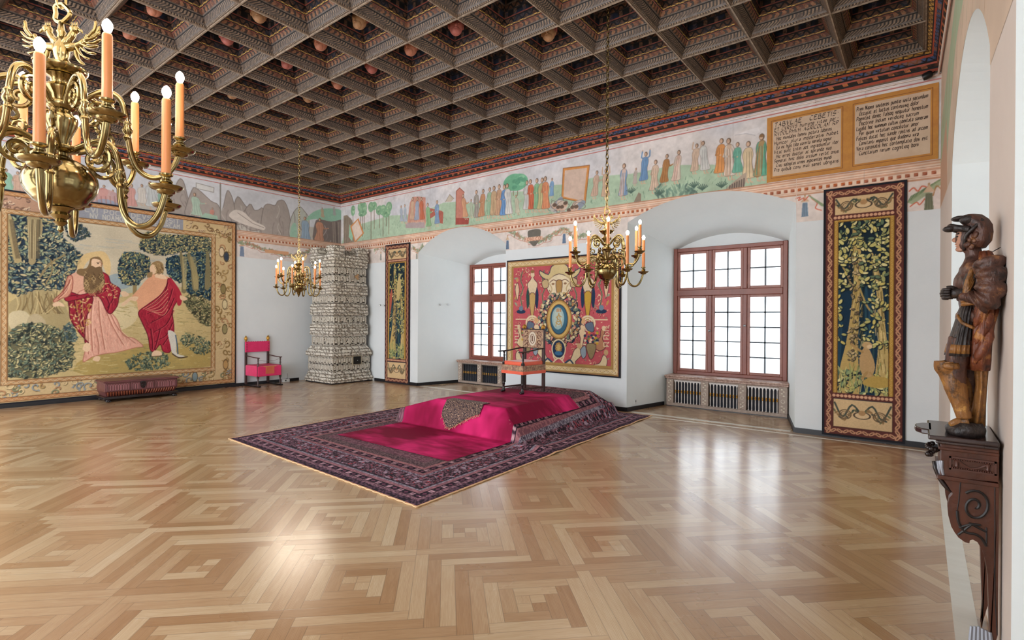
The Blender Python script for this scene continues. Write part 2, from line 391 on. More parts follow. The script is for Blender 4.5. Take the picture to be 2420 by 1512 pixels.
def coffers():
    V=[];Fc=[];mi=[];uv=[]
    def q(P,m,U,V0=0,V1=1):
        n=len(V); V.extend(P); Fc.append((n,n+1,n+2,n+3)); mi.append(m); uv.extend([(U[0],V0),(U[1],V0),(U[1],V1),(U[0],V1)])
    for i in range(-9,6):
        for j in range(-9,5):
            x0=GX+i*SX; x1=x0+SX; y0=GY+j*SY; y1=y0+SY; ph=random.random()*3
            for k,(a,z,m) in enumerate(PROF):
                if k+1<len(PROF): b_,z2,_=PROF[k+1]
                else: b_,z2=None,None
                A=[(x0+a,y0+a),(x1-a,y0+a),(x1-a,y1-a),(x0+a,y1-a)]
                if b_ is None:
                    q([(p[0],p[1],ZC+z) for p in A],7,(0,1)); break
                B=[(x0+b_,y0+b_),(x1-b_,y0+b_),(x1-b_,y1-b_),(x0+b_,y1-b_)]
                for e in range(4):
                    f=(e+1)%4
                    q([(*A[e],ZC+z),(*A[f],ZC+z),(*B[f],ZC+z2),(*B[e],ZC+z2)],m,(ph+a,ph+SX-a))
    # thin ridge on the beam undersides
    me=bpy.data.meshes.new('ceiling'); me.from_pydata(V,[],Fc)
    for m in CM: me.materials.append(m)
    me.polygons.foreach_set('material_index',mi); me.uv_layers.new(name='UVMap').data.foreach_set('uv',[c for t in uv for c in t])
    o=bpy.data.objects.new('ceiling',me); C.objects.link(o); return o
ceil=coffers(); tag(ceil,kind='structure')
M_rib=mat('ceiling_ridge_wood','A08E7A',.5,var=(20,'5A4C42',.2))
mb=MB()
for i in range(-9,7): x=GX+i*SX; mb.box((x-.007,GY-9*SY,ZC-.014),(x+.007,GY+5*SY,ZC+.002))
for j in range(-9,6): y=GY+j*SY; mb.box((GX-9*SX,y-.007,ZC-.013),(GX+6*SX,y+.007,ZC+.002))
o=mb.build('trim_2',M_rib); tag(o,kind='structure')
# cornice between coffers and walls
CP=[(0,.0,8),(.03,-.005,9),(.085,-.02,7),(.10,-.03,10),(.125,-.05,11),(.17,-.085,7),(.185,-.10,10),(.195,-.12,12),(.225,-.15,7),(.235,-.17,10),(.255,-.2,0),(.27,-.22,0)]
def cornice():
    V=[];Fc=[];mi=[];uv=[]
    def q(P,m,U):
        n=len(V); V.extend(P); Fc.append((n,n+1,n+2,n+3)); mi.append(m); uv.extend([(U[0],0),(U[1],0),(U[1],1),(U[0],1)])
    gx0=GX-9*SX; gx1=GX+6*SX; gy1=GY+5*SY
    wl=gx0+L; wb=D-gy1
    for k in range(len(CP)-1):
        a,z,m=CP[k]; b,z2,_=CP[k+1]; a/=.27; b/=.27
        zs=(ZC-ZF)/.22
        x0a,x0b=gx0-wl*a,gx0-wl*b; ya,yb=gy1+wb*a,gy1+wb*b
        def xr(t,y): return gx1+(RX(y)-gx1)*t
        z*=zs; z2*=zs
        q([(x0a,ya,ZC+z),(xr(a,ya),ya,ZC+z),(xr(b,yb),yb,ZC+z2),(x0b,yb,ZC+z2)],m,(0,12))
        q([(x0a,-3,ZC+z),(x0a,ya,ZC+z),(x0b,yb,ZC+z2),(x0b,-3,ZC+z2)],m,(0,11))
        q([(xr(a,-3),-3,ZC+z),(xr(a,ya),ya,ZC+z),(xr(b,yb),yb,ZC+z2),(xr(b,-3),-3,ZC+z2)],m,(0,11))
    me=bpy.data.meshes.new('trim_3'); me.from_pydata(V,[],Fc)
    for m in CM: me.materials.append(m)
    me.polygons.foreach_set('material_index',mi); me.uv_layers.new(name='UVMap').data.foreach_set('uv',[c for t in uv for c in t])
    o=bpy.data.objects.new('trim_3',me); C.objects.link(o); return o
tag(cornice(),kind='structure')
M_pipe=mat('pink_white_pipe','D8C8C0',.5); M_pink=mat('pink_line','B87A74',.7)
mb=MB(); mb.tube([(-L+.03,-3,ZF-.035),(-L+.03,D-.03,ZF-.035)],.011); mb.tube([(-L+.03,D-.03,ZF-.035),(RX(D),D-.03,ZF-.035)],.011)
mb.tube([(RX(D)-.03,D-.03,ZF-.035),(RX(0)-.03,0,ZF-.035)],.011)
for k in range(14):
    x=-L+.5+k*.9; mb.box((x-.012,D-.045,ZF-.05),(x+.012,D-.0,ZF-.02))
mb.cm=1
mb.box((-L,D-.012,ZF-.09),(RX(D),D-.002,ZF-.075)); mb.box((-L+.002,-3,ZF-.09),(-L+.012,D,ZF-.075))
tag(mb.build('trim_4',[M_pipe,M_pink]),kind='structure')
# ================= WINDOWS =================
M_fr=mat('red_brown_window_wood','8A4A3A',.4,spec=.5,var=(5,'6E3A30',.25,(1,1,.2)),bump=(30,.1))
M_sash=mat('window_sash_wood','9A5E4C',.4,var=(6,'7A463A',.25))
M_munt=mat('lead_came','3C4650',.4)
def pane_mat():
    m=bpy.data.materials.new('milky_lit_glass'); m.use_nodes=True; nt=m.node_tree; N=nt.nodes; b=N['Principled BSDF']
    b.inputs['Base Color'].default_value=(.6,.65,.68,1); b.inputs['Roughness'].default_value=.3
    tc=N.new('ShaderNodeTexCoord'); n=N.new('ShaderNodeTexNoise'); n.inputs['Scale'].default_value=1.6; n.inputs['Detail'].default_value=2
    nt.links.new(tc.outputs['Object'],n.inputs['Vector'])
    r=N.new('ShaderNodeMapRange'); r.inputs[1].default_value=.35; r.inputs[2].default_value=.65; r.inputs[3].default_value=.36*WINDOW_GLOW; r.inputs[4].default_value=1.3*WINDOW_GLOW
    nt.links.new(n.outputs['Fac'],r.inputs[0]); nt.links.new(r.outputs[0],b.inputs['Emission Strength']); b.inputs['Emission Color'].default_value=(.84,.93,1,1)
    return m
M_pane=pane_mat(); M_knob=mat('steel_knob','A8A8A8',.25,metal=1)
def window(n,F,a,b,z0,z1):
    """F(s,d,z): d=0 at the niche end wall, negative towards the room"""
    t=.07; parts=[]
    root=bpy.data.objects.new('window_%d'%n,None); C.objects.link(root); tag(root,kind='structure')
    def B(mb,s0,s1,zz0,zz1,d0,d1):
        P=[F(s0,d0,zz0),F(s1,d0,zz0),F(s1,d1,zz0),F(s0,d1,zz0),F(s0,d0,zz1),F(s1,d0,zz1),F(s1,d1,zz1),F(s0,d1,zz1)]; k=len(mb.v); mb.v+=P
        for f in ((0,3,2,1),(4,5,6,7),(0,1,5,4),(1,2,6,5),(2,3,7,6),(3,0,4,7)): mb.f.append(tuple(k+i for i in f)); mb.m.append(0)
    zt0,zt1=2.05,2.16
    mb=MB(); B(mb,a,a+t,z0,z1,-.1,0); B(mb,b-t,b,z0,z1,-.1,0); B(mb,a+t,b-t,z1-t,z1,-.098,0); B(mb,a+t,b-t,z0,z0+.06,-.098,0); B(mb,a+t,b-t,zt0,zt1,-.104,0)
    w=(b-a-2*t)/3
    for k in (1,2): s=a+t+w*k; B(mb,s-.035,s+.035,z0+.06,zt0,-.09,0); B(mb,s-.035,s+.035,zt1,z1-t,-.09,0)
    mb.build('window_frame',M_fr,root,bevel=.008)
    pm=MB(); mm=MB()
    for k in range(3):
        s0=a+t+w*k+(.035 if k else 0); s1=a+t+w*(k+1)-(.035 if k<2 else 0)
        for lo,(q0,q1,rows) in enumerate(((z0+.06,zt0,5),(zt1,z1-t,2))):
            sm=MB(); e=.045; B(sm,s0,s0+e,q0,q1,-.075,-.02); B(sm,s1-e,s1,q0,q1,-.075,-.02); B(sm,s0+e,s1-e,q0,q0+e,-.075,-.02); B(sm,s0+e,s1-e,q1-e,q1,-.075,-.02)
            so=sm.build('sash',M_sash,root,bevel=.005)
            pm=MB(); k0=len(pm.v); pm.quad(F(s0+e,-.03,q0+e),F(s1-e,-.03,q0+e),F(s1-e,-.03,q1-e),F(s0+e,-.03,q1-e)); pm.build('pane',M_pane,so)
            mm=MB(); c=(s0+s1)/2; B(mm,c-.012,c+.012,q0+e,q1-e,-.05,-.028)
            for r in range(1,rows):
                z=q0+e+(q1-q0-2*e)*r/rows; B(mm,s0+e,s1-e,z-.011,z+.011,-.05,-.028)
            mm.build('glazing_bar',M_munt,so)
    kb=MB()
    for k in (1,2):
        s=a+t+w*k; kb.ball(F(s,-.105,1.5 if k==2 else 1.4),.022)
    kb.build('latch',M_knob,root,smooth=True)
    return root
FW=lambda s,d,z:(s,D+1.5+d,z)
window(1,FW,-9.03,-7.09,.575,2.95); window(2,FW,-3.74,-1.78,.575,2.95)
FW3=lambda s,d,z:(RX(-s)+1.5+d,-s,z)
window(3,FW3,-6.28,-4.14,.6,2.93)

window(4,FW3,-2.78,-.67,.6,2.93)  # unseen window added in the near opening for its glow
# ================= CHANDELIERS =================
M_brass=mat('polished_brass','9A8860',.17,metal=1,var=(6,'7E6C42',.3),bump=(18,.04))
M_brass2=mat('brass_dark','8C7A50',.28,metal=1)
M_candle=mat('orange_candle','DC9058',.4,spec=.5,var=(5,'C87C44',.3,(1,1,.2)))
M_bulb=mat('glowing_bulb','FFFFFF',.3,emit='FFF6E6',es=40)
def V2(pts,a):
    c,s=math.cos(a),math.sin(a); return [(r*c,r*s,z) for r,z in pts]
def spiral(c,r0,turns,a0,n=26,dirn=1):
    return [(c[0]+r0*(1-.8*i/n)*math.cos(a0+dirn*turns*2*math.pi*i/n),c[1]+r0*(1-.8*i/n)*math.sin(a0+dirn*turns*2*math.pi*i/n)) for i in range(n+1)]
def chandelier(label,loc,off=(-19,7),chain_top=4.98,group=None,k=1.):
    root=thing('chandelier',label,'chandelier',loc,0,group)     # loc z = globe centre
    Z=2.12
    def P(l): return [(r*.78,z-Z) for r,z in l]
    b=MB(); b.lathe(P([(.002,1.925),(.014,1.935),(.010,1.95),(.02,1.957),(.03,1.965),(.022,1.975),(.038,1.985),(.045,1.992),(.034,2.003),(.042,2.012),(.05,2.018),(.058,2.022)]),seg=24)
    b.lathe(P([(.045,2.02),(.078,2.03),(.108,2.045),(.112,2.052),(.132,2.07),(.148,2.095),(.153,2.12),(.148,2.145),(.132,2.17),(.105,2.192),(.07,2.207),(.045,2.212)]),seg=36)
    b.build('globe',M_brass,root,smooth=True)
    b=MB(); b.lathe(P([(.045,2.205),(.05,2.215),(.03,2.225),(.03,2.235),(.072,2.245),(.076,2.252),(.072,2.26),(.034,2.268),(.036,2.285),(.05,2.31),(.066,2.345),(.07,2.365),(.066,2.378),(.048,2.388),(.044,2.4),(.06,2.412),(.066,2.42),(.062,2.43),(.04,2.44),(.046,2.455),(.066,2.475),(.07,2.484),(.062,2.494),(.038,2.505),(.042,2.52),(.07,2.534)]),seg=24)
    b.build('stem',M_brass,root,smooth=True)
    b=MB(); b.lathe(P([(.04,2.53),(.075,2.538),(.1,2.55),(.108,2.56),(.109,2.566),(.1,2.566),(.06,2.556),(.02,2.565)]),seg=32)
    b.build('top_dish',M_brass,root,smooth=True)
    # two-headed eagle
    e=MB()
    def E(out,th=.014): 
        ca,sa=math.cos(-.66+math.pi/2),0
        fr=lambda a,bb,c:(a*math.cos(YAW)-(c-th/2)*math.sin(YAW),a*math.sin(YAW)+(c-th/2)*math.cos(YAW),bb)
        e.prism(out,th,fr)
    base=2.565-Z
    fr=lambda a,b,c: (a*math.cos(YAW)-c*math.sin(YAW),a*math.sin(YAW)+c*math.cos(YAW),base+b)
    e.lathe([(.03,base-.002),(.026,base+.01),(.02,base+.02),(.03,base+.045),(.034,base+.065),(.03,base+.085),(.02,base+.1),(.014,base+.12)],seg=14,sy=.8)
    for s_ in (-1,1):
        e.tube([fr(*p) for p in cr([(s_*.012,.095,0),(s_*.032,.115,0),(s_*.045,.135,0),(s_*.05,.15,0)],4)],[.016]*4+[.013]*4+[.012]*4+[.01],8)
        e.ball(fr(s_*.053,.152,0),.017,10,7); e.tube([fr(s_*.06,.152,0),fr(s_*.078,.147,0),fr(s_*.084,.138,0)],[.008,.006,.002],6)
        for q in range(3): e.tube([fr(s_*(.045+.007*q),.165,0),fr(s_*(.043+.009*q),.182,0)],[.004,.002],5)
        e.tube([fr(*p) for p in cr([(s_*.02,.08,0),(s_*.05,.085,0),(s_*.085,.10,0),(s_*.105,.13,0)],5)],[.016]*6+[.012]*6+[.008]*4,8)
        for q in range(8):
            a0_=math.radians(-75+q*18); r0=.03+.0105*q; p0=(s_*(.03+r0*.75),.078+.006*q,.003*(-1)**q); L_=.072
            e.tube([fr(*p) for p in cr([p0,(p0[0]+s_*L_*.55*math.cos(a0_),p0[1]+L_*.55*math.sin(a0_),p0[2]),(p0[0]+s_*L_*math.cos(a0_+.25),p0[1]+L_*math.sin(a0_+.25),p0[2])],4)],[.0085]*4+[.0075]*4+[.003],6,flat=.6)
        e.tube([fr(s_*.014,.03,0),fr(s_*.032,.012,.0),fr(s_*.045,.0,0)],[.014,.011,.008],7)
    for q in range(5): e.tube([fr((q-2)*.009,.04,0),fr((q-2)*.014,.0,0)],[.008,.006],6)
    e.lathe([(.014,base+.115),(.012,base+.13),(.017,base+.14),(.012,base+.15),(.008,base+.18)],seg=10)
    e.build('eagle_finial',M_brass,root,smooth='all')
    # hanging ring and chain
    c=MB(); zr=base+.215
    c.tube([(math.cos(YAW)*.028*math.cos(t)*(1+.25*math.cos(3*t)),math.sin(YAW)*.028*math.cos(t)*(1+.25*math.cos(3*t)),zr+.035*math.sin(t)) for t in [2*math.pi*i/20 for i in range(21)]],.008,6)
    c.build('hanging_ring',M_brass,root,smooth=True)
    c=MB(); z=zr+.05; n=0; top=chain_top-loc[2]; ll=.062
    while z<top:
        a=YAW+(math.pi/2 if n%2 else 0)+.4
        c.tube([(math.cos(a)*.015*math.sin(t),math.sin(a)*.015*math.sin(t),z+ll*.5*math.cos(t)) for t in [2*math.pi*i/10 for i in range(11)]],.0048,5,cap=False)
        z+=ll*.74; n+=1
    c.build('chain',M_brass2,root,smooth=True)
    LOW=cr([(.05,2.25),(.10,2.272),(.15,2.285),(.195,2.262),(.218,2.2),(.222,2.12),(.228,2.04),(.25,1.985),(.29,1.955),(.335,1.965),(.37,2.01),(.39,2.07),(.398,2.098)],5)
    LOWR=[.0085]*len(LOW)
    UP=cr([(.045,2.42),(.09,2.475),(.14,2.505),(.185,2.485),(.205,2.42),(.212,2.34),(.225,2.26),(.25,2.205),(.29,2.18),(.335,2.19),(.37,2.235),(.39,2.29),(.392,2.30)],5)
    for tier,(path,off_a,rp,zp,hc) in enumerate(((LOW,off[0],.398,2.10,.30),(UP,off[1],.392,2.30,.235))):
        for q in range(6):
            a=math.radians(off_a+60*q)
            m=MB(); m.tube([(r,0,z-Z) for r,z in path],.0112,9)
            # knob on the descending arm
            kr,kz=(.222,2.14) if tier==0 else (.211,2.36)
            m.lathe([(.008,kz-Z-.045),(.016,kz-Z-.03),(.010,kz-Z-.018),(.018,kz-Z-.005),(.019,kz-Z+.005),(.011,kz-Z+.02),(.015,kz-Z+.03),(.008,kz-Z+.04)],at=(kr,0,0),seg=10)
            if tier==0: sp=spiral((.135,2.215),.058,1.6,math.pi/2+.3,dirn=-1); sp2=spiral((.15,2.335),.036,1.3,-math.pi/2,dirn=1)
            else: sp=spiral((.12,2.43),.052,1.5,math.pi/2+.3,dirn=-1); sp2=None
            m.tube([(r,0,z-Z) for r,z in sp],.0085,7)
            if sp2: m.tube([(r,0,z-Z) for r,z in sp2],.007,7)
            arm=m.build('arm',M_brass,root,smooth=True); arm.rotation_euler=(0,0,a)
            zp_=zp-Z
            d=MB(); d.lathe([(.012,zp_-.02),(.03,zp_-.014),(.034,zp_-.004),(.05,zp_),(.058,zp_+.008),(.060,zp_+.013),(.056,zp_+.013),(.04,zp_+.004),(.012,zp_+.004),(.010,zp_+.014),(.022,zp_+.024),(.024,zp_+.032),(.014,zp_+.042),(.015,zp_+.05),(.024,zp_+.056),(.024,zp_+.062),(.015,zp_+.062)],at=(rp,0,0),seg=20)
            d.build('drip_pan',M_brass,arm,smooth=True)
            zc=zp_+.062
            d=MB(); d.lathe([(.017,zc),(.0165,zc+.01),(.0158,zc+hc-.012),(.013,zc+hc-.004),(.006,zc+hc)],at=(rp,0,0),seg=14); d.build('candle',M_candle,arm,smooth=True)
            d=MB(); zt=zc+hc; d.lathe([(.007,zt-.002),(.013,zt+.008),(.0165,zt+.02),(.015,zt+.032),(.009,zt+.042),(.002,zt+.048)],at=(rp,0,0),seg=12); d.build('bulb',M_bulb,arm,smooth=True)
            if q==0: proto=arm
    return root
G_ch='brass candle chandeliers hung on chains'
chandelier('large near brass chandelier at the upper left, cut by the edge, with orange candles',(-2.65,.53,2.12),(-19,7),5.475,G_ch)
chandelier('middle brass chandelier hanging in front of the red tapestry',(-2.74,5.2,2.13),(30,0),5.475,G_ch)
chandelier('small distant brass chandelier hanging before the white tiled stove',(-9.35,5.38,2.18),(14,-20),5.475,G_ch)
for i,(x,y,z) in enumerate(((-2.65,.53,2.5),(-2.74,5.2,2.5),(-9.35,5.38,2.55))):
    for q in range(3):
        a=q*2.1+.4
        l=bpy.data.objects.new('candle_light',bpy.data.lights.new('candle_light','POINT')); C.objects.link(l)
        l.location=(x+.30*math.cos(a),y+.30*math.sin(a),z+.36); l.data.energy=14; l.data.color=(1,.86,.7); l.data.shadow_soft_size=.4
# ================= TILED STOVE =================
M_tile=mat('white_glazed_relief','D2CCC0',.35,spec=.5,var=(11,'B0A99C',.2),bump=(30,.3))
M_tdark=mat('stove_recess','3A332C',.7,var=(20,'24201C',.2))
def relief_mold():
    m=bpy.data.materials.new('stove_relief_molding'); m.use_nodes=True; nt=m.node_tree; N=nt.nodes; Lk=nt.links.new; b=N['Principled BSDF']; b.inputs['Roughness'].default_value=.4
    tc=N.new('ShaderNodeTexCoord'); mp=N.new('ShaderNodeMapping'); mp.inputs['Scale'].default_value=(11,11,17); Lk(tc.outputs['Object'],mp.inputs[0])
    w_=N.new('ShaderNodeTexWave'); w_.wave_type='BANDS'; w_.bands_direction='DIAGONAL'; w_.inputs['Scale'].default_value=3.6; w_.inputs['Distortion'].default_value=11; w_.inputs['Detail'].default_value=2.5; w_.inputs['Detail Scale'].default_value=1.6; Lk(tc.outputs['Object'],w_.inputs['Vector'])
    w2=N.new('ShaderNodeTexWave'); w2.wave_type='BANDS'; w2.bands_direction='Z'; w2.inputs['Scale'].default_value=4.2; w2.inputs['Distortion'].default_value=.6; Lk(tc.outputs['Object'],w2.inputs['Vector'])
    mn=N.new('ShaderNodeMath'); mn.operation='MULTIPLY'; 
    r1=N.new('ShaderNodeMapRange'); r1.inputs[1].default_value=.0; r1.inputs[2].default_value=.30; Lk(w_.outputs['Fac'],r1.inputs[0])
    r2=N.new('ShaderNodeMapRange'); r2.inputs[1].default_value=.0; r2.inputs[2].default_value=.22; Lk(w2.outputs['Fac'],r2.inputs[0])
    Lk(r1.outputs[0],mn.inputs[0]); Lk(r2.outputs[0],mn.inputs[1])
    r=N.new('ShaderNodeValToRGB'); r.color_ramp.elements[0].position=.05; r.color_ramp.elements[0].color=c4('877E72'); r.color_ramp.elements[1].position=.55; r.color_ramp.elements[1].color=c4('D2CCC0')
    Lk(mn.outputs[0],r.inputs[0]); Lk(r.outputs[0],b.inputs['Base Color'])
    bp=N.new('ShaderNodeBump'); bp.inputs['Strength'].default_value=.9; bp.inputs['Distance'].default_value=.025; Lk(mn.outputs[0],bp.inputs['Height']); Lk(bp.outputs[0],b.inputs['Normal'])
    return m
M_mold=relief_mold()
def stove():
    x0,x1,y0,y1=-12.24,-11.05,7.23,8.38; cx,cy_=(x0+x1)/2,(y0+y1)/2; 
    root=thing('tiled_stove','tall white relief tiled stove standing in the far corner','stove',(cx,cy_,0))
    H=.595
    def ring(mb,za,ha,zb,hb): mb.frus((-ha,-ha,za),(ha,ha,za),(-hb,-hb,zb),(hb,hb,zb))
    # plinth and mouldings
    def molding(lst):
        mb=MB()
        for i in range(len(lst)-1): ring(mb,lst[i][0],lst[i][1],lst[i+1][0],lst[i+1][1])
        # egg shapes along the rim
        for (z,h) in lst[1:-1]:
            n=13
            for k in range(n):
                s=-h+2*h*(k+.5)/n
                for P in ((s,-h,z),(h,s,z)): mb.ball(P,(.032,.032,.024),6,4)
        mb.build('relief_molding',M_mold,root)
    def band(z0,z1,h,rows,n,dark=()):
        mb=MB(); ring(mb,z0,h-.03,z1,h-.03); 
        t=MB(); dk=MB()
        hh=(z1-z0)/rows
        for r in range(rows):
            for k in range(n):
                wd=2*h/n
                for side in (0,1):
                    def F(a,b,c,side=side):  # a along face, b up, c outward
                        return (a,-h+.03-c,b) if side==0 else (h-.03+c,a,b)
                    s=-h+wd*(k+.5); zc=z0+hh*(r+.5)
                    # frame of the tile
                    w2,h2=wd*.47,hh*.46
                    for (a0,a1,b0,b1) in ((-w2,w2,h2-.014,h2),(-w2,w2,-h2,-h2+.014),(-w2,-w2+.016,-h2,h2),(w2-.016,w2,-h2,h2)):
                        t.prism([(s+a0,zc+b0),(s+a1,zc+b0),(s+a1,zc+b1),(s+a0,zc+b1)],.032,F)
                    isd=k in dark
                    # arch and figure
                    A=[(s-w2+.02,zc-h2+.02)]+[(s+ (w2-.02)*math.cos(math.pi-q*math.pi/8),zc+h2*.35+h2*.45*math.sin(math.pi-q*math.pi/8)) for q in range(9)]+[(s+w2-.02,zc-h2+.02)]
                    B=[(s+(p[0]-s)*.72,zc+(p[1]-zc)*.78-h2*.08) for p in A]
                    for q in range(len(A)-1): t.prism([A[q],A[q+1],B[q+1],B[q]],.02,F)
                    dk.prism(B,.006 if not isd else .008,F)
                    rs=random.Random(k*7+r*3+side+int(z0*10))
                    if isd:
                        for q in range(3):
                            aa=rs.random()*6.28; pts=[F(s+.6*w2*math.sin(aa+tt*1.4+q*2)*(1-.1*tt),zc-h2*.7+h2*.36*tt,.018) for tt in range(5)]
                            t.tube(pts,.010,5)
                    else:
                        t.ball(F(s+rs.uniform(-.01,.01),zc+h2*.22,.012),(.024,.024,.028),7,5)
                        t.ball(F(s,zc-h2*.25,.01),(w2*.42,w2*.42,h2*.36),8,6)
                        t.tube([F(s-w2*.4,zc-h2*.1,.02),F(s,zc-h2*.3,.03),F(s+w2*.45,zc+h2*.05*rs.choice((-3,1,4)),.02)],.009,5)
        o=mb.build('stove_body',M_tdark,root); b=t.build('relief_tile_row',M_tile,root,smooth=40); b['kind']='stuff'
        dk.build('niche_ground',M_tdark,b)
    mb=MB(); ring(mb,0,H-.02,.04,H-.02); mb.build('plinth',M_black,root)
    molding([(.03,H),(.1,H),(.16,H-.035),(.22,H-.045),(.29,H-.075)])
    band(.29,.64,.535,2,8)
    molding([(.64,.545),(.68,.575),(.75,.575),(.82,.53),(.92,.475)])
    band(.92,1.15,.475,1,6,(2,3))
    molding([(1.15,.48),(1.2,.51),(1.28,.5),(1.36,.505),(1.42,.50),(1.46,.475)])
    band(1.46,1.65,.475,1,6,(2,3))
    molding([(1.65,.48),(1.7,.51),(1.78,.5),(1.86,.505),(1.92,.49),(1.95,.47)])
    band(1.95,2.15,.47,1,6,(2,3))
    molding([(2.15,.475),(2.2,.5),(2.28,.49),(2.36,.5),(2.46,.465)])
    band(2.46,2.84,.465,2,6)
    molding([(2.84,.47),(2.88,.49),(2.96,.485),(3.02,.5),(3.06,.52),(3.08,.52)])
    for sx,sy in ((-1,-1),(1,-1),(1,1),(-1,1)):   # cresting blocks on the corners
        mb=MB(); c0=(.35*sx,.35*sy)
        for (za,ra,zb,rb) in ((3.08,.15,3.16,.16),(3.16,.14,3.24,.13),(3.24,.15,3.29,.17),(3.29,.165,3.33,.12)):
            mb.frus((c0[0]-ra,c0[1]-ra,za),(c0[0]+ra,c0[1]+ra,za),(c0[0]-rb,c0[1]-rb,zb),(c0[0]+rb,c0[1]+rb,zb))
        for k in range(5):
            for j in range(5):
                if k in(0,4) or j in(0,4): mb.ball((c0[0]-.13+k*.065,c0[1]-.13+j*.065,3.33),.034,6,4)
        mb.build('corner_cresting',M_mold,root)
    mb=MB()
    for k in range(5): s=-.2+.1*k; mb.ball((s,-.46,3.11),(.055,.03,.05),8,5); mb.ball((.46,s,3.11),(.03,.055,.05),8,5)
    mb.build('crest',M_mold,root)
    # vertical joints (pilaster strips) on both faces
    # iron door on the right face
    d=MB(); d.box((.525,-.0,.43),(.56,.27,.69)); dd=d.build('door_plate',mat('stove_stone_plate','A89E88',.6),root)
    d=MB(); d.box((.55,.03,.45),(.575,.24,.64)); d=d.build('fire_door',mat('black_iron','14110E',.5,metal=.3),root)
    k=MB(); k.ball((.58,.135,.545),.014); k.build('door_knob',M_knob,d,smooth=True)
    # vent flap near the top
    v=MB(); v.lathe([(.0,0),(.075,.0),(.08,.01),(.075,.02),(.0,.02)],at=(.47,.02,2.63),seg=18,M=Matrix.Rotation(math.radians(80),3,'Y')@Matrix.Scale(1,3)); v.build('vent_cover',mat('vent_grey','B8B4AC',.35,metal=.5),root,smooth=True)
    v=MB(); v.prism([(0,0),(.1,.07),(.12,.02),(.08,0),(.12,-.03),(.1,-.08)],.03,lambda a,b,c:(.475+c,.1+a,2.63+b)); v.build('vent_bracket',mat('pale_wood','B08C64',.5),root)
stove()
# ================= RADIATOR COVERS =================
M_marble=mat('mottled_brown_marble','B89C8C',.35,var=(28,'7A5648',.14),bump=(40,.2))
M_rstone=mat('carved_stone_frame','A8988C',.6,var=(20,'8E7E74',.2),bump=(50,.4))
M_relief=mat('pale_inlay_relief','D8D0C2',.5,var=(30,'B8A898',.15))
M_bal=mat('pewter_baluster','C4BEBA',.35,metal=.1); M_gold=mat('gilt','D8A850',.35,metal=.7,var=(20,'B07C34',.2))
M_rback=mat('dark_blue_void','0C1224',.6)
def radiator(label,a,b,y,bal_col):
    root=thing('radiator_cover',label,'radiator',((a+b)/2,y,0))
    w=b-a; X=lambda s:s-w/2
    m=MB(); m.box((X(-.02),-.035,.51),(X(w+.02),.40,.545)); m.box((X(-.03),-.05,.545),(X(w+.03),.40,.575)); m.build('sill_slab',M_marble,root,bevel=.008)
    m=MB(); m.box((X(0),0,.0),(X(w),.10,.015)); m.build('plinth',M_black,root)
    m=MB(); m.box((X(0),-.01,.015),(X(w),.1,.065)); m.box((X(0),0,.485),(X(w),.09,.51)); m.build('rail',M_rstone,root,bevel=.006)
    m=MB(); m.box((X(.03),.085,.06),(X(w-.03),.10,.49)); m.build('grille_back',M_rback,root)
    pw=.13; bw=(w-4*pw)/3
    for k in range(4):
        s=k*(pw+bw); m=MB(); m.box((X(s),-.012,.065),(X(s+pw),.085,.51)); p=m.build('pilaster',M_rstone,root,bevel=.005)
        m=MB(); cx=s+pw/2
        for (z0,z1) in ((.09,.2),(.34,.48)):
            for q in range(4):
                zz=z0+(z1-z0)*(q+.5)/4; m.ball((X(cx+(.015 if (q+k)%2 else -.015)),-.014,zz),(.02,.008,.016),7,4)
        m.tube([(X(cx)+.028*math.cos(t),-.014,.27+.028*math.sin(t)) for t in [6.2832*i/14 for i in range(15)]],.006,5)
        m.build('relief_ornament',M_relief,p,smooth=True)
    for k in range(3):
        s0=pw+k*(pw+bw)
        for q in range(9):
            s=s0+bw*(q+.5)/9; m=MB(); m.lathe([(.012,.062),(.013,.07),(.007,.09),(.0105,.18),(.0095,.22),(.0105,.34),(.0105,.46),(.014,.485)],at=(X(s),.035,0),seg=8)
            o=m.build('baluster',bal_col,root,smooth=True)
            m=MB(); m.lathe([(.008,.245),(.015,.255),(.015,.268),(.009,.274),(.016,.284),(.015,.298),(.008,.305)],at=(X(s),.035,0),seg=8); m.build('gilt_knop',M_gold,o,smooth=True)
        m=MB()
        for q in range(10):
            s=s0+bw*q/9; sa=max(s-.5*bw/9,s0); sb=min(s+.5*bw/9,s0+bw)
        for q in range(9):
            s=s0+bw*(q+.5)/9; m.prism([(X(s-bw/18),.49),(X(s-bw/18),.462),(X(s-bw/40),.455),(X(s-.009),.43),(X(s+.009),.43),(X(s+bw/40),.455),(X(s+bw/18),.462),(X(s+bw/18),.49)],.02,lambda p,r,c:(p,.025+c,r))
        m.build('arcade',bal_col,root)
radiator('carved radiator cover with grey balusters under the right window',-3.74,-1.71,9.50,M_bal)
radiator('carved radiator cover with dark balusters under the left window',-9.10,-7.06,9.50,mat('black_baluster','15161A',.3))
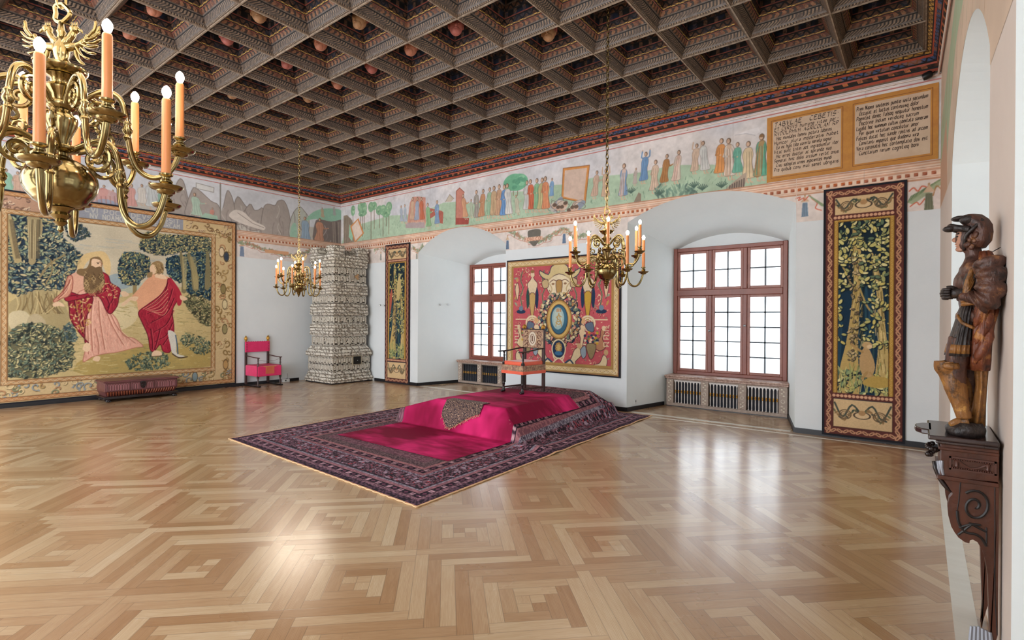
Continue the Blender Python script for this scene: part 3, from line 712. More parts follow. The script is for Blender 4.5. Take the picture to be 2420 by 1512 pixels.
# ================= CHAIRS =================
M_walnut=mat('dark_walnut','4A2E2A',.35,spec=.5,var=(9,'2E1C1C',.25,(1,1,.3)),bump=(30,.15))
M_black_wood=mat('blackened_turned_wood','1E1618',.25)
M_redv=mat('crimson_pink_upholstery','D40E5A',.5,sheen=.4,var=(9,'E0286C',.25),bump=(12,.25,2))
M_reds=mat('crimson_seat_cloth','C81050',.5,var=(9,'A80C44',.25),bump=(20,.3))
def red_chair():
    root=thing('throne_chair','pink-red upholstered armchair with gilt finials beside the big tapestry','chair',(-12.2,6.13,0),math.radians(93))
    # local: x across (width), -y front ; rotated so the front looks to +X world
    W=.27; Dp=.27
    for s in (-1,1):
        m=MB(); m.box((s*W-.022,Dp-.04,.03),(s*W+.022,Dp+.01,1.02)); m.build('leg',M_walnut,root,bevel=.004)
        m=MB(); m.box((s*W-.02,-Dp-.02,.2),(s*W+.02,-Dp+.02,.48)); m.lathe([(.02,.03),(.014,.06),(.02,.1),(.013,.13),(.02,.19),(.02,.21)],at=(s*W,-Dp,0),seg=10)
        m.lathe([(.02,.47),(.013,.5),(.022,.54),(.013,.57),(.018,.61),(.012,.63),(.024,.655)],at=(s*W,-Dp,0),seg=10); m.build('leg',M_walnut,root,smooth=True)
        m=MB(); m.box((s*W-.03,-Dp-.08,0),(s*W+.03,Dp+.05,.035)); m.build('sled_foot',M_black_wood,root,bevel=.01)
        m=MB(); m.tube(cr([(s*W,Dp,.7),(s*W,.1,.69),(s*W,-.1,.672),(s*W,-Dp-.05,.668)],4),[.02]*13,8,flat=.55); m.build('armrest',M_walnut,root,smooth=True)
        m=MB(); m.lathe([(.012,1.02),(.03,1.03),(.02,1.05),(.034,1.075),(.036,1.1),(.026,1.13),(.016,1.15),(.004,1.17)],at=(s*W,Dp-.01,0),seg=12)
        for q in range(5): m.ball((s*W+.026*math.cos(q*1.26),Dp-.01+.026*math.sin(q*1.26),1.1),(.014,.014,.03),6,4)
        m.build('finial',M_gold,root,smooth=True)
    m=MB(); m.box((-W-.02,-Dp-.025,.24),(W+.02,Dp+.02,.48)); m.build('seat',M_redv,root,bevel=.015)
    m=MB(); m.box((-W+.0,-Dp+.02,.478),(W,Dp-.04,.492)); m.build('seat_top',M_reds,root,bevel=.006)
    m=MB()
    for k in range(12):
        m.box((-.1+k*.018,-Dp-.03,.29+.004*(k%3)),(-.092+k*.018,-Dp-.024,.47))
    m.box((-.15,-Dp-.029,.455),(.16,-Dp-.024,.475)); m.build('gold_embroidery',mat('worn_gold_thread','C8824A',.5),root)
    m=MB(); m.box((-W-.035,Dp-.055,.78),(W+.025,Dp-.03,1.03)); m.build('backrest',M_redv,root,bevel=.01)
    m=MB()
    for k in range(6): m.ball((-W,Dp-.057,.81+k*.038),.009,6,4); m.ball((W-.005,Dp-.057,.81+k*.038),.009,6,4)
    for k in range(9): m.ball((-W+.05+k*.055,Dp-.045,1.03),.009,6,4)
    m.build('upholstery_nail',M_black_wood,root)
    m=MB(); m.tube(cr([(-W,-Dp,.63),(-.1,-Dp+.02,.59),(.1,-Dp+.02,.59),(W,-Dp,.63)],5),.004,5); m.build('barrier_cord',mat('grey_cord','8A8278',.7),root)
red_chair()
M_orange=mat('orange_velvet','E8623C',.6,sheen=.4,var=(8,'D8543A',.25))
M_needle=None
def throne(needle):
    root=thing('throne_chair','throne with orange seat and figured tapestry back standing on the carpeted dais','chair',(-5.1,6.86,.421),math.radians(-8))
    W=.215; Dp=.24
    for s in (-1,1):
        m=MB(); m.box((s*W-.022,Dp-.025,0),(s*W+.022,Dp+.02,1.0)); m.build('leg',M_walnut,root,bevel=.004)
        m=MB(); m.lathe([(.026,.0),(.034,.015),(.03,.04),(.016,.06),(.02,.08),(.013,.11),(.021,.13),(.015,.16)],at=(s*W,-Dp-.01,0),seg=12); m.box((s*W-.02,-Dp-.02,.15),(s*W+.02,-Dp+.02,.48))
        m.lathe([(.022,.47),(.012,.5),(.02,.53),(.013,.56),(.019,.59),(.012,.62),(.02,.645)],at=(s*W,-Dp,0),seg=12)
        m.ball((s*W,-Dp-.035,.015),(.03,.035,.02),8,6); m.build('leg',M_black_wood,root,smooth=True)
        m=MB(); m.tube(cr([(s*W,Dp,.7),(s*(W+.01),.05,.685),(s*(W+.01),-.15,.66),(s*(W+.02),-Dp-.1,.655)],4),[.024]*13,8,flat=.5); m.build('armrest',M_black_wood,root,smooth=True)
        m=MB(); m.box((s*W-.012,-Dp,.06),(s*W+.012,Dp,.085)); m.build('stretcher',M_walnut,root)
        m=MB(); z=1.0; m.ball((s*W,Dp-.01,z+.045),(.026,.026,.045),8,6)
        for q in range(6): m.ball((s*W+.024*math.cos(q*1.05),Dp-.01+.024*math.sin(q*1.05),z+.035+.01*(q%2)),(.013,.013,.03),6,4)
        m.build('finial',M_gold,root,smooth=True)
    m=MB(); m.box((-W-.03,-Dp-.03,.345),(W+.03,Dp+.02,.44)); m.build('seat_valance',needle,root,bevel=.006)
    m=MB(); m.box((-W-.033,-Dp-.033,.30),(W+.033,Dp+.022,.35)); m.build('lower_valance',M_orange,root,bevel=.005)
    m=MB(); m.box((-W-.01,-Dp-.01,.43),(W+.01,Dp-.02,.50)); m.build('seat',M_orange,root,bevel=.022)
    m=MB(); m.box((-W-.015,Dp-.035,.70),(W+.015,Dp-.005,1.0)); m.build('backrest',needle,root,bevel=.006)
    m=MB(); m.prism([(.085*math.cos(6.2832*i/24),.85+.115*math.sin(6.2832*i/24)) for i in range(24)],.008,lambda a,b,c:(a,Dp-.035-c,b)); mm_=m.build('medallion',mat('cream_silk','C8BCA8',.8),root)
    m=MB(); m.tube([(.05*math.cos(t),Dp-.045,.85+.075*math.sin(t)) for t in [6.2832*i/20 for i in range(21)]],.005,5); m.tube([(0,Dp-.045,.81),(0,Dp-.045,.9)],.012,6)
    for s_ in (-1,1):
        for z_ in (.74,.80,.88,.95): m.tube([(s_*(.14+.035*math.cos(t)),Dp-.038,z_+.025*math.sin(t)) for t in [4.6*i/9 for i in range(10)]],.007,5)
    m.build('stitched_ornament',mat('brown_silk_stitch','6E4A3C',.8),mm_)
    m=MB(); m.box((-W-.02,Dp-.03,1.0),(W+.02,Dp-.005,1.012)); m.box((-W-.02,Dp-.02,.69),(W+.02,Dp+.01,.705)); m.build('back_rail',M_black_wood,root)
# ================= CHEST =================
M_chest=mat('carved_red_walnut','744246',.35,spec=.6,var=(8,'54302E',.25,(1,.4,1)),bump=(35,.25))
M_groove=mat('chest_groove','3A1E20',.5)
def chest():
    root=thing('cassone','low carved reddish wooden chest below the big tapestry','chest',(-12.17,3.63,0))
    hx,hy=.25,.60
    m=MB(); m.frus((-hx,-hy+.04,.10),(hx-.06,hy-.04,.10),(-hx,-hy,.19),(hx,hy,.19)); m.build('coved_base',M_chest,root)
    m=MB(); m.box((-hx,-hy,.19),(hx,hy,.355)); m.build('body',M_chest,root,bevel=.004)
    m=MB(); m.box((-hx-.01,-hy-.03,.355),(hx+.025,hy+.03,.378)); m.box((-hx,-hy-.015,.378),(hx+.01,hy+.015,.392)); m.build('lid',M_chest,root,bevel=.006)
    m=MB(); m.box((-hx-.01,-hy-.02,.05),(hx+.01,hy+.02,.10)); m.build('plinth',M_black_wood,root,bevel=.006)
    for s in (-1,1):
        for x in (hx-.02,-hx+.05):
            m=MB(); m.ball((x,s*(hy-.05),.028),(.05,.05,.028),8,6)
            for q in (-1,0,1): m.ball((x+.04,s*(hy-.05)+q*.028,.016),(.03,.012,.016),6,4)
            m.build('paw_foot',M_black_wood,root,smooth=True)
    for k in range(3):
        y0=-hy+.02+k*.395; y1=y0+.37
        m=MB()
        for (a,b,c,d) in ((y0,y1,.335,.348),(y0,y1,.198,.211),(y0,y0+.014,.198,.348),(y1-.014,y1,.198,.348)): m.box((hx,a,c),(hx+.012,b,d))
        p=m.build('panel_frame',M_chest,root,bevel=.003)
        m=MB(); n=8
        for q in range(n):
            if k==1 and q in (3,4): continue
            y=y0+.02+(y1-y0-.04)*(q+.5)/n
            m.tube([(hx+.003,y-.014,.215),(hx+.003,y-.014,.30),(hx+.003,y-.008,.318),(hx+.003,y,.322),(hx+.003,y+.008,.318),(hx+.003,y+.014,.30),(hx+.003,y+.014,.215)],.004,5)
        m.build('fluting',mat('chest_highlight','9A6468',.3),p,smooth=True)
    m=MB()
    for q in range(26):
        y=-hy+.06+q*.0425; m.tube([(hx-.045,y,.108),(hx-.01,y+.012*(1 if q>13 else -1),.15),(hx+.003,y+.016*(1 if q>13 else -1),.185)],[.009,.016,.012],6)
    m.build('gadrooning',mat('gadroon_wood','7E4430',.35,spec=.6),root,smooth=True)
    m=MB(); m.prism([(-.05,.33),(-.03,.345),(0,.335),(.03,.345),(.05,.33),(.045,.27),(.02,.225),(0,.215),(-.02,.225),(-.045,.27)],.03,lambda a,b,c:(hx+c,a,b))
    for a,b in ((-.03,.33),(.0,.335),(.03,.33),(-.015,.28),(.015,.26)): m.ball((hx+.032,a,b),(.014,.018,.018),8,5)
    m.build('coat_of_arms',M_black_wood,root,smooth=35)
chest()
# ================= SMALL FITTINGS =================
M_white=mat('white_plastic','D8DCDC',.4)
r=thing('sensor_box','small white sensor box with an antenna on the floor beside the red chair','sensor',(-12.41,6.80,0))
m=MB(); m.box((-.03,-.09,0.0),(.05,.09,.075)); m.build('housing',M_white,r,bevel=.008)
m=MB(); m.box((.05,-.04,.025),(.053,.0,.06)); m.build('display',mat('grey_display','3E4644',.3),r)
m=MB(); m.tube([(0,.05,.075),(0,.05,.21)],.004,6); m.ball((0,.05,.08),.012); m.ball((0,.02,.08),.01); m.build('antenna',mat('grey_antenna','5A6064',.4),r)
M_hook=mat('steel_hook','C8CCCC',.25,metal=.9)
def knobs(pts,nrm,labels,grp):
    for (p,lb) in zip(pts,labels):
        m=MB(); M=Vector((0,0,1)).rotation_difference(Vector(nrm)).to_matrix()
        m.lathe([(.018,0),(.02,.006),(.009,.01),(.008,.03),(.018,.036),(.02,.044),(.012,.052),(.002,.054)],seg=14,M=M); m.build('barrier_mount',M_hook,smooth=True,loc=p)
        o=bpy.context.scene.collection.objects[-1]
        tag(o,lb,'mount',grp)
# left reveal of niche 1 (splayed plane)
def reveal_pt(px,py,a,a2):
    d=ray(px,py); # plane through (a,D) and (a2,D+1.5)
    nx,ny=1.5,-(a2-a); t=(nx*a+ny*D)/(nx*d.x+ny*d.y); return (d.x*t,d.y*t,1.6+d.z*t)
k1=reveal_pt(1039,720,OP1[0],OP1[4]); k2=reveal_pt(1057,720,OP1[0],OP1[4])
knobs([k1,k2],(1,-.247,0),['round steel wall mount in the left window niche, farther from the window','round steel wall mount in the left window niche, nearer the window'],'steel wall knobs')
k3=BK(900,721); k4=BK(909,722)
knobs([(k3[0],D,k3[1]),(k4[0],D,k4[1])],(0,-1,0),['steel wall mount between stove and narrow tapestry, the left one','steel wall mount between stove and narrow tapestry, the right one'],'steel wall knobs')
q=reveal_pt(1501,949,OP2[0],OP2[4]); r=thing('wall_socket','white wall socket low in the reveal of the right window niche','socket',q,math.radians(90-11.3))
m=MB(); m.box((-.035,-.012,-.045),(.035,.0,.045)); m.build('cover_plate',M_white,r,bevel=.004)
m=MB(); m.lathe([(.02,0),(.02,.004)],seg=14,M=Matrix.Rotation(math.radians(90),3,'X'),at=(0,-.01,.01)); m.build('outlet_hole',mat('socket_grey','9AA0A0',.5),r)
x,z=BK(2192,176,8.3); r=thing('wall_device','small black spotlight fixed high beside the inscription, under the cornice','device',(x,8.33,z))  # small black security device on the wall; it gives no light
m=MB(); m.lathe([(.04,-.05),(.045,-.03),(.045,.03),(.03,.05)],seg=16,M=Matrix.Rotation(math.radians(70),3,'Y')); m.build('device_head',mat('black_metal','0C0C0E',.4),r,smooth=True)
m=MB(); m.tube([(.03,0,.01),(.07,.04,.04),(.07,.088,.05)],.008,6); m.build('bracket',MATS['black_metal'],r)
# ================= PAINTED / WOVEN SURFACES =================
class Cv:
    """raster of colours over a rectangle of a wall plane (a to the right, b up), later stored on a fine mesh"""
    def __init__(s,a0,a1,b0,b1,res,base):
        s.a0,s.b0,s.res=a0,b0,res; s.w=int(round((a1-a0)/res))+1; s.h=int(round((b1-b0)/res))+1
        s.a1=a0+(s.w-1)*res; s.b1=b0+(s.h-1)*res
        s.C=np.empty((s.h,s.w,3)); s.C[:]=np.array(s.col(base)); s.map=lambda x,y:(x,y); s.lw=1.
    def col(s,c):
        if isinstance(c,str): return np.array([int(c[i:i+2],16) for i in (0,2,4)],float)/255
        return np.asarray(c,float)
    def win(s,a0,a1,b0,b1,pad=1):
        i0=max(int((a0-s.a0)/s.res)-pad,0); i1=min(int((a1-s.a0)/s.res)+pad+2,s.w); j0=max(int((b0-s.b0)/s.res)-pad,0); j1=min(int((b1-s.b0)/s.res)+pad+2,s.h)
        if i1<=i0 or j1<=j0: return None
        A,B=np.meshgrid(s.a0+np.arange(i0,i1)*s.res,s.b0+np.arange(j0,j1)*s.res); return i0,i1,j0,j1,A,B
    def put(s,wn,al,c):
        i0,i1,j0,j1=wn[:4]; al=al[...,None]; s.C[j0:j1,i0:i1]=s.C[j0:j1,i0:i1]*(1-al)+s.col(c)*al
    def _poly(s,P,c,al=1.):
        P=np.array(P,float); w_=s.win(P[:,0].min(),P[:,0].max(),P[:,1].min(),P[:,1].max())
        if w_ is None: return
        A,B=w_[4],w_[5]; acc=np.zeros(A.shape)
        for oa,ob in ((-.25,-.25),(.25,.25),(-.25,.25),(.25,-.25)):
            X=A+oa*s.res; Y=B+ob*s.res; ins=np.zeros(A.shape,bool)
            for k in range(len(P)):
                (x0,y0),(x1,y1)=P[k],P[(k+1)%len(P)]
                if y0==y1: continue
                cnd=((y0>Y)!=(y1>Y))&(X<(x1-x0)*(Y-y0)/(y1-y0)+x0); ins^=cnd
            acc+=ins*.25
        s.put(w_,acc*al,c)
    def _stroke(s,P,wd,c,al=1.):
        P=np.array(P,float); w_=s.win(P[:,0].min()-wd,P[:,0].max()+wd,P[:,1].min()-wd,P[:,1].max()+wd)
        if w_ is None: return
        A,B=w_[4],w_[5]; d=np.full(A.shape,1e9)
        for k in range(len(P)-1):
            ax,ay=P[k]; bx,by=P[k+1]; L2=(bx-ax)**2+(by-ay)**2+1e-12
            t=np.clip(((A-ax)*(bx-ax)+(B-ay)*(by-ay))/L2,0,1); d=np.minimum(d,np.hypot(A-ax-t*(bx-ax),B-ay-t*(by-ay)))
        s.put(w_,np.clip((wd/2-d)/s.res+.5,0,1)*al*min(1,wd/s.res),c)
    def _ell(s,c0,ra,rb,c,al=1.,rot=0.,ring=None):
        R=max(ra,rb); w_=s.win(c0[0]-R,c0[0]+R,c0[1]-R,c0[1]+R)
        if w_ is None: return
        A=w_[4]-c0[0]; B=w_[5]-c0[1]; cc,ss=math.cos(rot),math.sin(rot); u=(A*cc+B*ss)/ra; v=(-A*ss+B*cc)/rb; q=np.hypot(u,v); m_=min(ra,rb)
        al_=np.clip((1-q)*m_/s.res+.5,0,1)
        if ring: al_=al_*np.clip((q-(1-ring))*m_/s.res+.5,0,1)
        s.put(w_,al_*al,c)
    # photo-pixel versions
    def M(s,P): return [s.map(*p) for p in P]
    def poly(s,P,c,al=1.,sm=0):
        P=s.M(P); 
        if sm: P=cr(P,sm,True)
        s._poly(P,c,al); return P
    def stroke(s,P,wd,c,al=1.,sm=0):
        P=s.M(P)
        if sm: P=cr(P,sm)
        s._stroke(P,wd,c,al)
    def noise(s,sc,amp,seed=1,octv=4,sx=1.):
        r=np.random.default_rng(seed); out=np.zeros((s.h,s.w)); a=1.; tot=0
        for o in range(octv):
            gy=max(2,int((s.b1-s.b0)/sc*2**o)+2); gx=max(2,int((s.a1-s.a0)/sc/sx*2**o)+2); g=r.random((gy,gx))*2-1
            y=np.linspace(0,gy-1.001,s.h); x=np.linspace(0,gx-1.001,s.w); yi=y.astype(int); xi=x.astype(int); fy=(y-yi); fx=(x-xi); fy=fy*fy*(3-2*fy); fx=fx*fx*(3-2*fx)
            g0=g[yi][:,xi]; g1=g[yi][:,xi+1]; g2=g[yi+1][:,xi]; g3=g[yi+1][:,xi+1]; fx_=fx[None,:]; fy_=fy[:,None]
            out+=a*((g0*(1-fx_)+g1*fx_)*(1-fy_)+(g2*(1-fx_)+g3*fx_)*fy_); tot+=a; a*=.55
        return out/tot*amp
    def shade(s,n): s.C*= (1+n)[...,None]; np.clip(s.C,0,1,out=s.C)
    def leaves(s,inside,n,size,cols,rs,asp=.4,dark=None,box=None):
        a0,a1,b0,b1=box or (s.a0,s.a1,s.b0,s.b1); k=0; tries=0
        while k<n and tries<n*8:
            tries+=1; a=rs.uniform(a0,a1); b=rs.uniform(b0,b1)
            if not inside(a,b): continue
            k+=1; r=size*rs.uniform(.6,1.25); t=rs.uniform(0,6.28); c=rs.choice(cols)
            if dark: s._ell((a+r*.15,b-r*.2),r*1.15,r*asp*1.5,dark,.8,t)
            s._ell((a,b),r,r*asp,c,1,t)
def inpoly(P):
    P=list(P)
    def f(x,y):
        ins=False
        for k in range(len(P)):
            (x0,y0),(x1,y1)=P[k],P[(k+1)%len(P)]
            if (y0>y)!=(y1>y) and x<(x1-x0)*(y-y0)/(y1-y0)+x0: ins=not ins
        return ins
    return f
def bbox(P): xs=[p[0] for p in P]; ys=[p[1] for p in P]; return (min(xs),max(xs),min(ys),max(ys))
def shadec(c,k):
    c=np.array([int(c[i:i+2],16) for i in (0,2,4)],float)/255 if isinstance(c,str) else np.asarray(c); return np.clip(c*k,0,1)
def col_mat(name,rough=.9,bump=None,sheen=0,sc=400):
    m=bpy.data.materials.new(name); m.use_nodes=True; nt=m.node_tree; b=nt.nodes['Principled BSDF']; b.inputs['Roughness'].default_value=rough; b.inputs['Specular IOR Level'].default_value=.2
    a=nt.nodes.new('ShaderNodeAttribute'); a.attribute_name='Col'; nt.links.new(a.outputs['Color'],b.inputs['Base Color'])
    if sheen: b.inputs['Sheen Weight'].default_value=sheen
    if bump:
        tc=nt.nodes.new('ShaderNodeTexCoord'); n=nt.nodes.new('ShaderNodeTexNoise'); n.inputs['Scale'].default_value=sc; n.inputs['Detail'].default_value=2; bp=nt.nodes.new('ShaderNodeBump'); bp.inputs['Strength'].default_value=bump; bp.inputs['Distance'].default_value=.003
        nt.links.new(tc.outputs['Object'],n.inputs['Vector']); nt.links.new(n.outputs['Fac'],bp.inputs['Height']); nt.links.new(bp.outputs[0],b.inputs['Normal'])
    return m
def grid_mesh(name,pos,colr,material,parent=None,smooth=True,thick=0):
    """pos (h,w,3), colr (h,w,3) sRGB 0..1"""
    h,w_=pos.shape[:2]; me=bpy.data.meshes.new(name); n=h*w_; me.vertices.add(n); me.vertices.foreach_set('co',pos.reshape(-1).astype(np.float32))
    i=np.arange(n).reshape(h,w_); q=np.stack([i[:-1,:-1],i[:-1,1:],i[1:,1:],i[1:,:-1]],-1).reshape(-1,4); nf=len(q)
    me.loops.add(nf*4); me.loops.foreach_set('vertex_index',q.reshape(-1)); me.polygons.add(nf); me.polygons.foreach_set('loop_start',np.arange(0,nf*4,4)); me.polygons.foreach_set('loop_total',np.full(nf,4))
    me.update(calc_edges=True)
    ca=me.color_attributes.new('Col','FLOAT_COLOR','POINT'); l=np.ones((n,4),np.float32); l[:,:3]=lin(np.clip(colr.reshape(-1,3),0,1)*255); ca.data.foreach_set('color',l.reshape(-1))
    me.materials.append(material)
    if smooth: me.polygons.foreach_set('use_smooth',np.ones(nf,bool))
    o=bpy.data.objects.new(name,me); C.objects.link(o)
    if parent is not None: o.parent=parent
    return o
# ---- pen lettering ----
GL={'a':'17 37 33|35 15 04 13 33','b':'0A 03 33 37 07','c':'37 07 03 33','d':'3A 33 03 07 37','e':'05 35 37 07 03 33','f':'3A 1A 13|07 27','g':'33 03 07 37 30 00','h':'0A 03|07 37 33','i':'07 03','j':'17 10 00','k':'0A 03|37 05 33','l':'0A 03 13','m':'03 07 57 53|27 23','n':'03 07 37 33','o':'03 07 37 33 03','p':'00 07 37 33 03','q':'30 37 07 03 33','r':'03 07 27','s':'37 07 05 35 33 03','t':'19 13 33|07 27','u':'07 03 33|37 33','v':'07 13 37','x':'07 33|03 37','y':'07 03 33|37 30 00','z':'07 37 03 33',
'A':'03 2A 43|16 36','B':'03 0A 3A 37 07|37 45 43 03','C':'4A 1A 08 05 13 43','D':'03 0A 2A 48 45 23 03','E':'4A 0A 03 43|07 37','F':'4A 0A 03|07 37','G':'4A 1A 08 05 13 43 46 26','H':'0A 03|4A 43|07 47','I':'0A 03','L':'0A 03 43','M':'03 0A 26 4A 43','N':'03 0A 43 4A','O':'13 05 08 1A 3A 48 45 33 13','P':'03 0A 3A 48 36 06','Q':'13 05 08 1A 3A 48 45 33 13|23 51','R':'03 0A 3A 48 36 06|26 43','S':'4A 1A 08 07 46 45 33 03','T':'0A 4A|2A 23','V':'0A 23 4A','X':'0A 43|03 4A','-':'16 36','.':'16 17','J':'2A 24 03'}
def letter_paths(txt,x,y,em,slant=.12):
    out=[]; u=em/7.
    for ch in txt:
        if ch==' ': x+=4.2*u; continue
        g=GL.get(ch)
        if not g: continue
        wmax=0
        for pl in g.split('|'):
            P=[]
            for t in pl.split():
                gx=int(t[0]); gy=int(t[1],16)-3; wmax=max(wmax,gx); P.append((x+gx*u*.82+gy*u*slant,y+gy*u))
            out.append(P)
        x+=(wmax*.82+1.7)*u
    return out,x
def text_width(txt,em): return letter_paths(txt,0,0,em)[1]
def pen_text(mb,txt,x,y,em,width=None,F=None,nib=.1):
    w0=text_width(txt,em); k=(width/w0) if width else 1
    P,_=letter_paths(txt,0,0,em); nx,ny=nib*em*.55,nib*em*.75
    for pl in P:
        for p,q in zip(pl,pl[1:]):
            a=(x+p[0]*k,y+p[1]); b=(x+q[0]*k,y+q[1]); e=.12
            dx,dy=b[0]-a[0],b[1]-a[1]; a=(a[0]-dx*e*.3,a[1]-dy*e*.3); b=(b[0]+dx*e*.3,b[1]+dy*e*.3)
            mb.quad(F(a[0]-nx,a[1]-ny),F(b[0]-nx,b[1]-ny),F(b[0]+nx,b[1]+ny),F(a[0]+nx,a[1]+ny))
# ---- painted human figure ----
def figure(cv,head,foot,robe,skin='C9A890',hair='6A5648',under=None,arms=0,lean=0,rs=None,line='6E5A50',wd=1.):
    """head, foot in photo pixels; robe colours; drawn in wall metres"""
    (hx,hz)=cv.map(*head); (fx,fz)=cv.map(*foot); H=hz-fz; r=H*.065; w_=H*.135*wd; rs=rs or random
    def pt(s,t): # s across in widths, t 0 foot..1 head
        return (fx+(hx-fx)*t+s*w_,fz+H*t)
    j=lambda: rs.uniform(-.12,.12)
    hem=.13
    for s in (-.35,.35): cv._stroke([pt(s,.2),pt(s+j(),.02),pt(s+.35,0)],H*.03,skin)
    ro=[pt(-.55,.88),pt(-.95+j(),.72),pt(-.75+j(),.5),pt(-1.0+j(),.28),pt(-1.15+j(),hem),pt(0,hem-.02),pt(1.1+j(),hem),pt(.95+j(),.3),pt(.7+j(),.52),pt(.9+j(),.72),pt(.5,.88)]
    ro=cr(ro,3,True); 
    cv._poly([(p[0],p[1]) for p in ro],robe,1)
    if under: cv._poly(cr([pt(-.3,.9),pt(-.8,.55),pt(-.9,hem+.0),pt(.1,hem),pt(.3,.5),pt(.45,.88)],3,True),under,1)
    for q in range(6):
        s=-.8+q*.32+j(); cv._stroke(cr([pt(s*.6,.78),pt(s*.8+j(),.5),pt(s+j(),hem+.02)],3),H*.013,shadec(robe,.66 if q%2 else 1.14),.75)
    if arms==1:
        for s in (-1,1): cv._stroke([pt(.5*s,.84),pt(1.1*s,.9),pt(1.0*s,1.1)],H*.045,robe); cv._ell(pt(1.0*s,1.12),H*.02,H*.025,skin)
    elif arms==2: cv._stroke([pt(-.5,.8),pt(-1.0,.62),pt(-.2,.6)],H*.05,shadec(robe,.92)); cv._ell(pt(-.1,.6),H*.025,H*.02,skin)
    elif arms==3: cv._stroke([pt(.5,.8),pt(1.1,.64),pt(1.9,.68)],H*.045,shadec(robe,.95)); cv._ell(pt(2.0,.69),H*.028,H*.018,skin)
    cv._stroke(ro+[ro[0]],H*.011,line,.8)
    cv._ell((hx,hz-.2*r),r*.9,r*1.15,hair); cv._ell((hx-.15*r,hz-.25*r),r*.6,r*.85,skin); cv._stroke([(hx-.5*r,hz-.1*r),(hx+.1*r,hz-.1*r)],H*.008,line,.7)
rsF=random.Random(11)
# ---------------- frieze on the window wall ----------------
def dentil_band(cv,zb=3.38,zt=3.62,ops=()):
    a0,a1=cv.a0,cv.a1; B=cv._poly; R=lambda z0,z1,c,al=1: B([(a0-.1,z0),(a1+.1,z0),(a1+.1,z1),(a0-.1,z1)],c,al)
    R(zb,zt,'DCC4B0'); R(zt-.02,zt,'A8765C',.8); R(zt-.055,zt-.035,'C89A80'); R(zt-.085,zt-.075,'A87058',.8); R(zt-.115,zt-.1,'D0A48A'); R(zb,zb+.02,'B88468',.8); R(zb+.035,zb+.045,'B07860',.6)
    n=int((a1-a0)/.088)
    for k in range(n): x=a0+k*.088; B([(x,zb+.06),(x+.046,zb+.06),(x+.046,zb+.105),(x,zb+.105)],'B4643C' if (k//9)%2==0 else 'A86850'); B([(x+.012,zb+.06),(x+.046,zb+.06),(x+.046,zb+.09)],'8A4A34')
    R(zb+.115,zb+.125,'B07860',.8)
def tassel(cv,px,py,c='6A7E98',s=1.,hook='A86A50'):
    x,z=cv.map(px,py); cv._stroke([(x,z+.16*s),(x,z+.08*s)],.02*s,'B09070'); cv._poly([(x-.05*s,z+.07*s),(x,z+.15*s),(x+.05*s,z+.07*s)],'C8AC90'); cv._poly([(x-.028*s,z+.06*s),(x+.028*s,z+.06*s),(x+.04*s,z-.12*s),(x-.04*s,z-.12*s)],c)
    for q in (-1,0,1): cv._stroke([(x+q*.015*s,z+.05*s),(x+q*.024*s,z-.11*s)],.006,shadec(c,.7))
def garland(cv,pts,seed):
    rs=random.Random(seed); P=cr(cv.M(pts),8)
    cv._stroke(P,.018,'9A7A68',.8)
    for p in P[::1]:
        for q in range(3): cv._ell((p[0]+rs.uniform(-.04,.04),p[1]+rs.uniform(-.035,.035)),.038,.013,rs.choice(['8A9A7C','A0A88C','B08A74','7E8E78','A87A60']),.8,rs.uniform(0,3.1))
    cv._stroke([(p[0]+.03*math.sin(i*.9),p[1]-.07-.02*math.cos(i*.7)) for i,p in enumerate(P)],.010,'B8705A',.8)
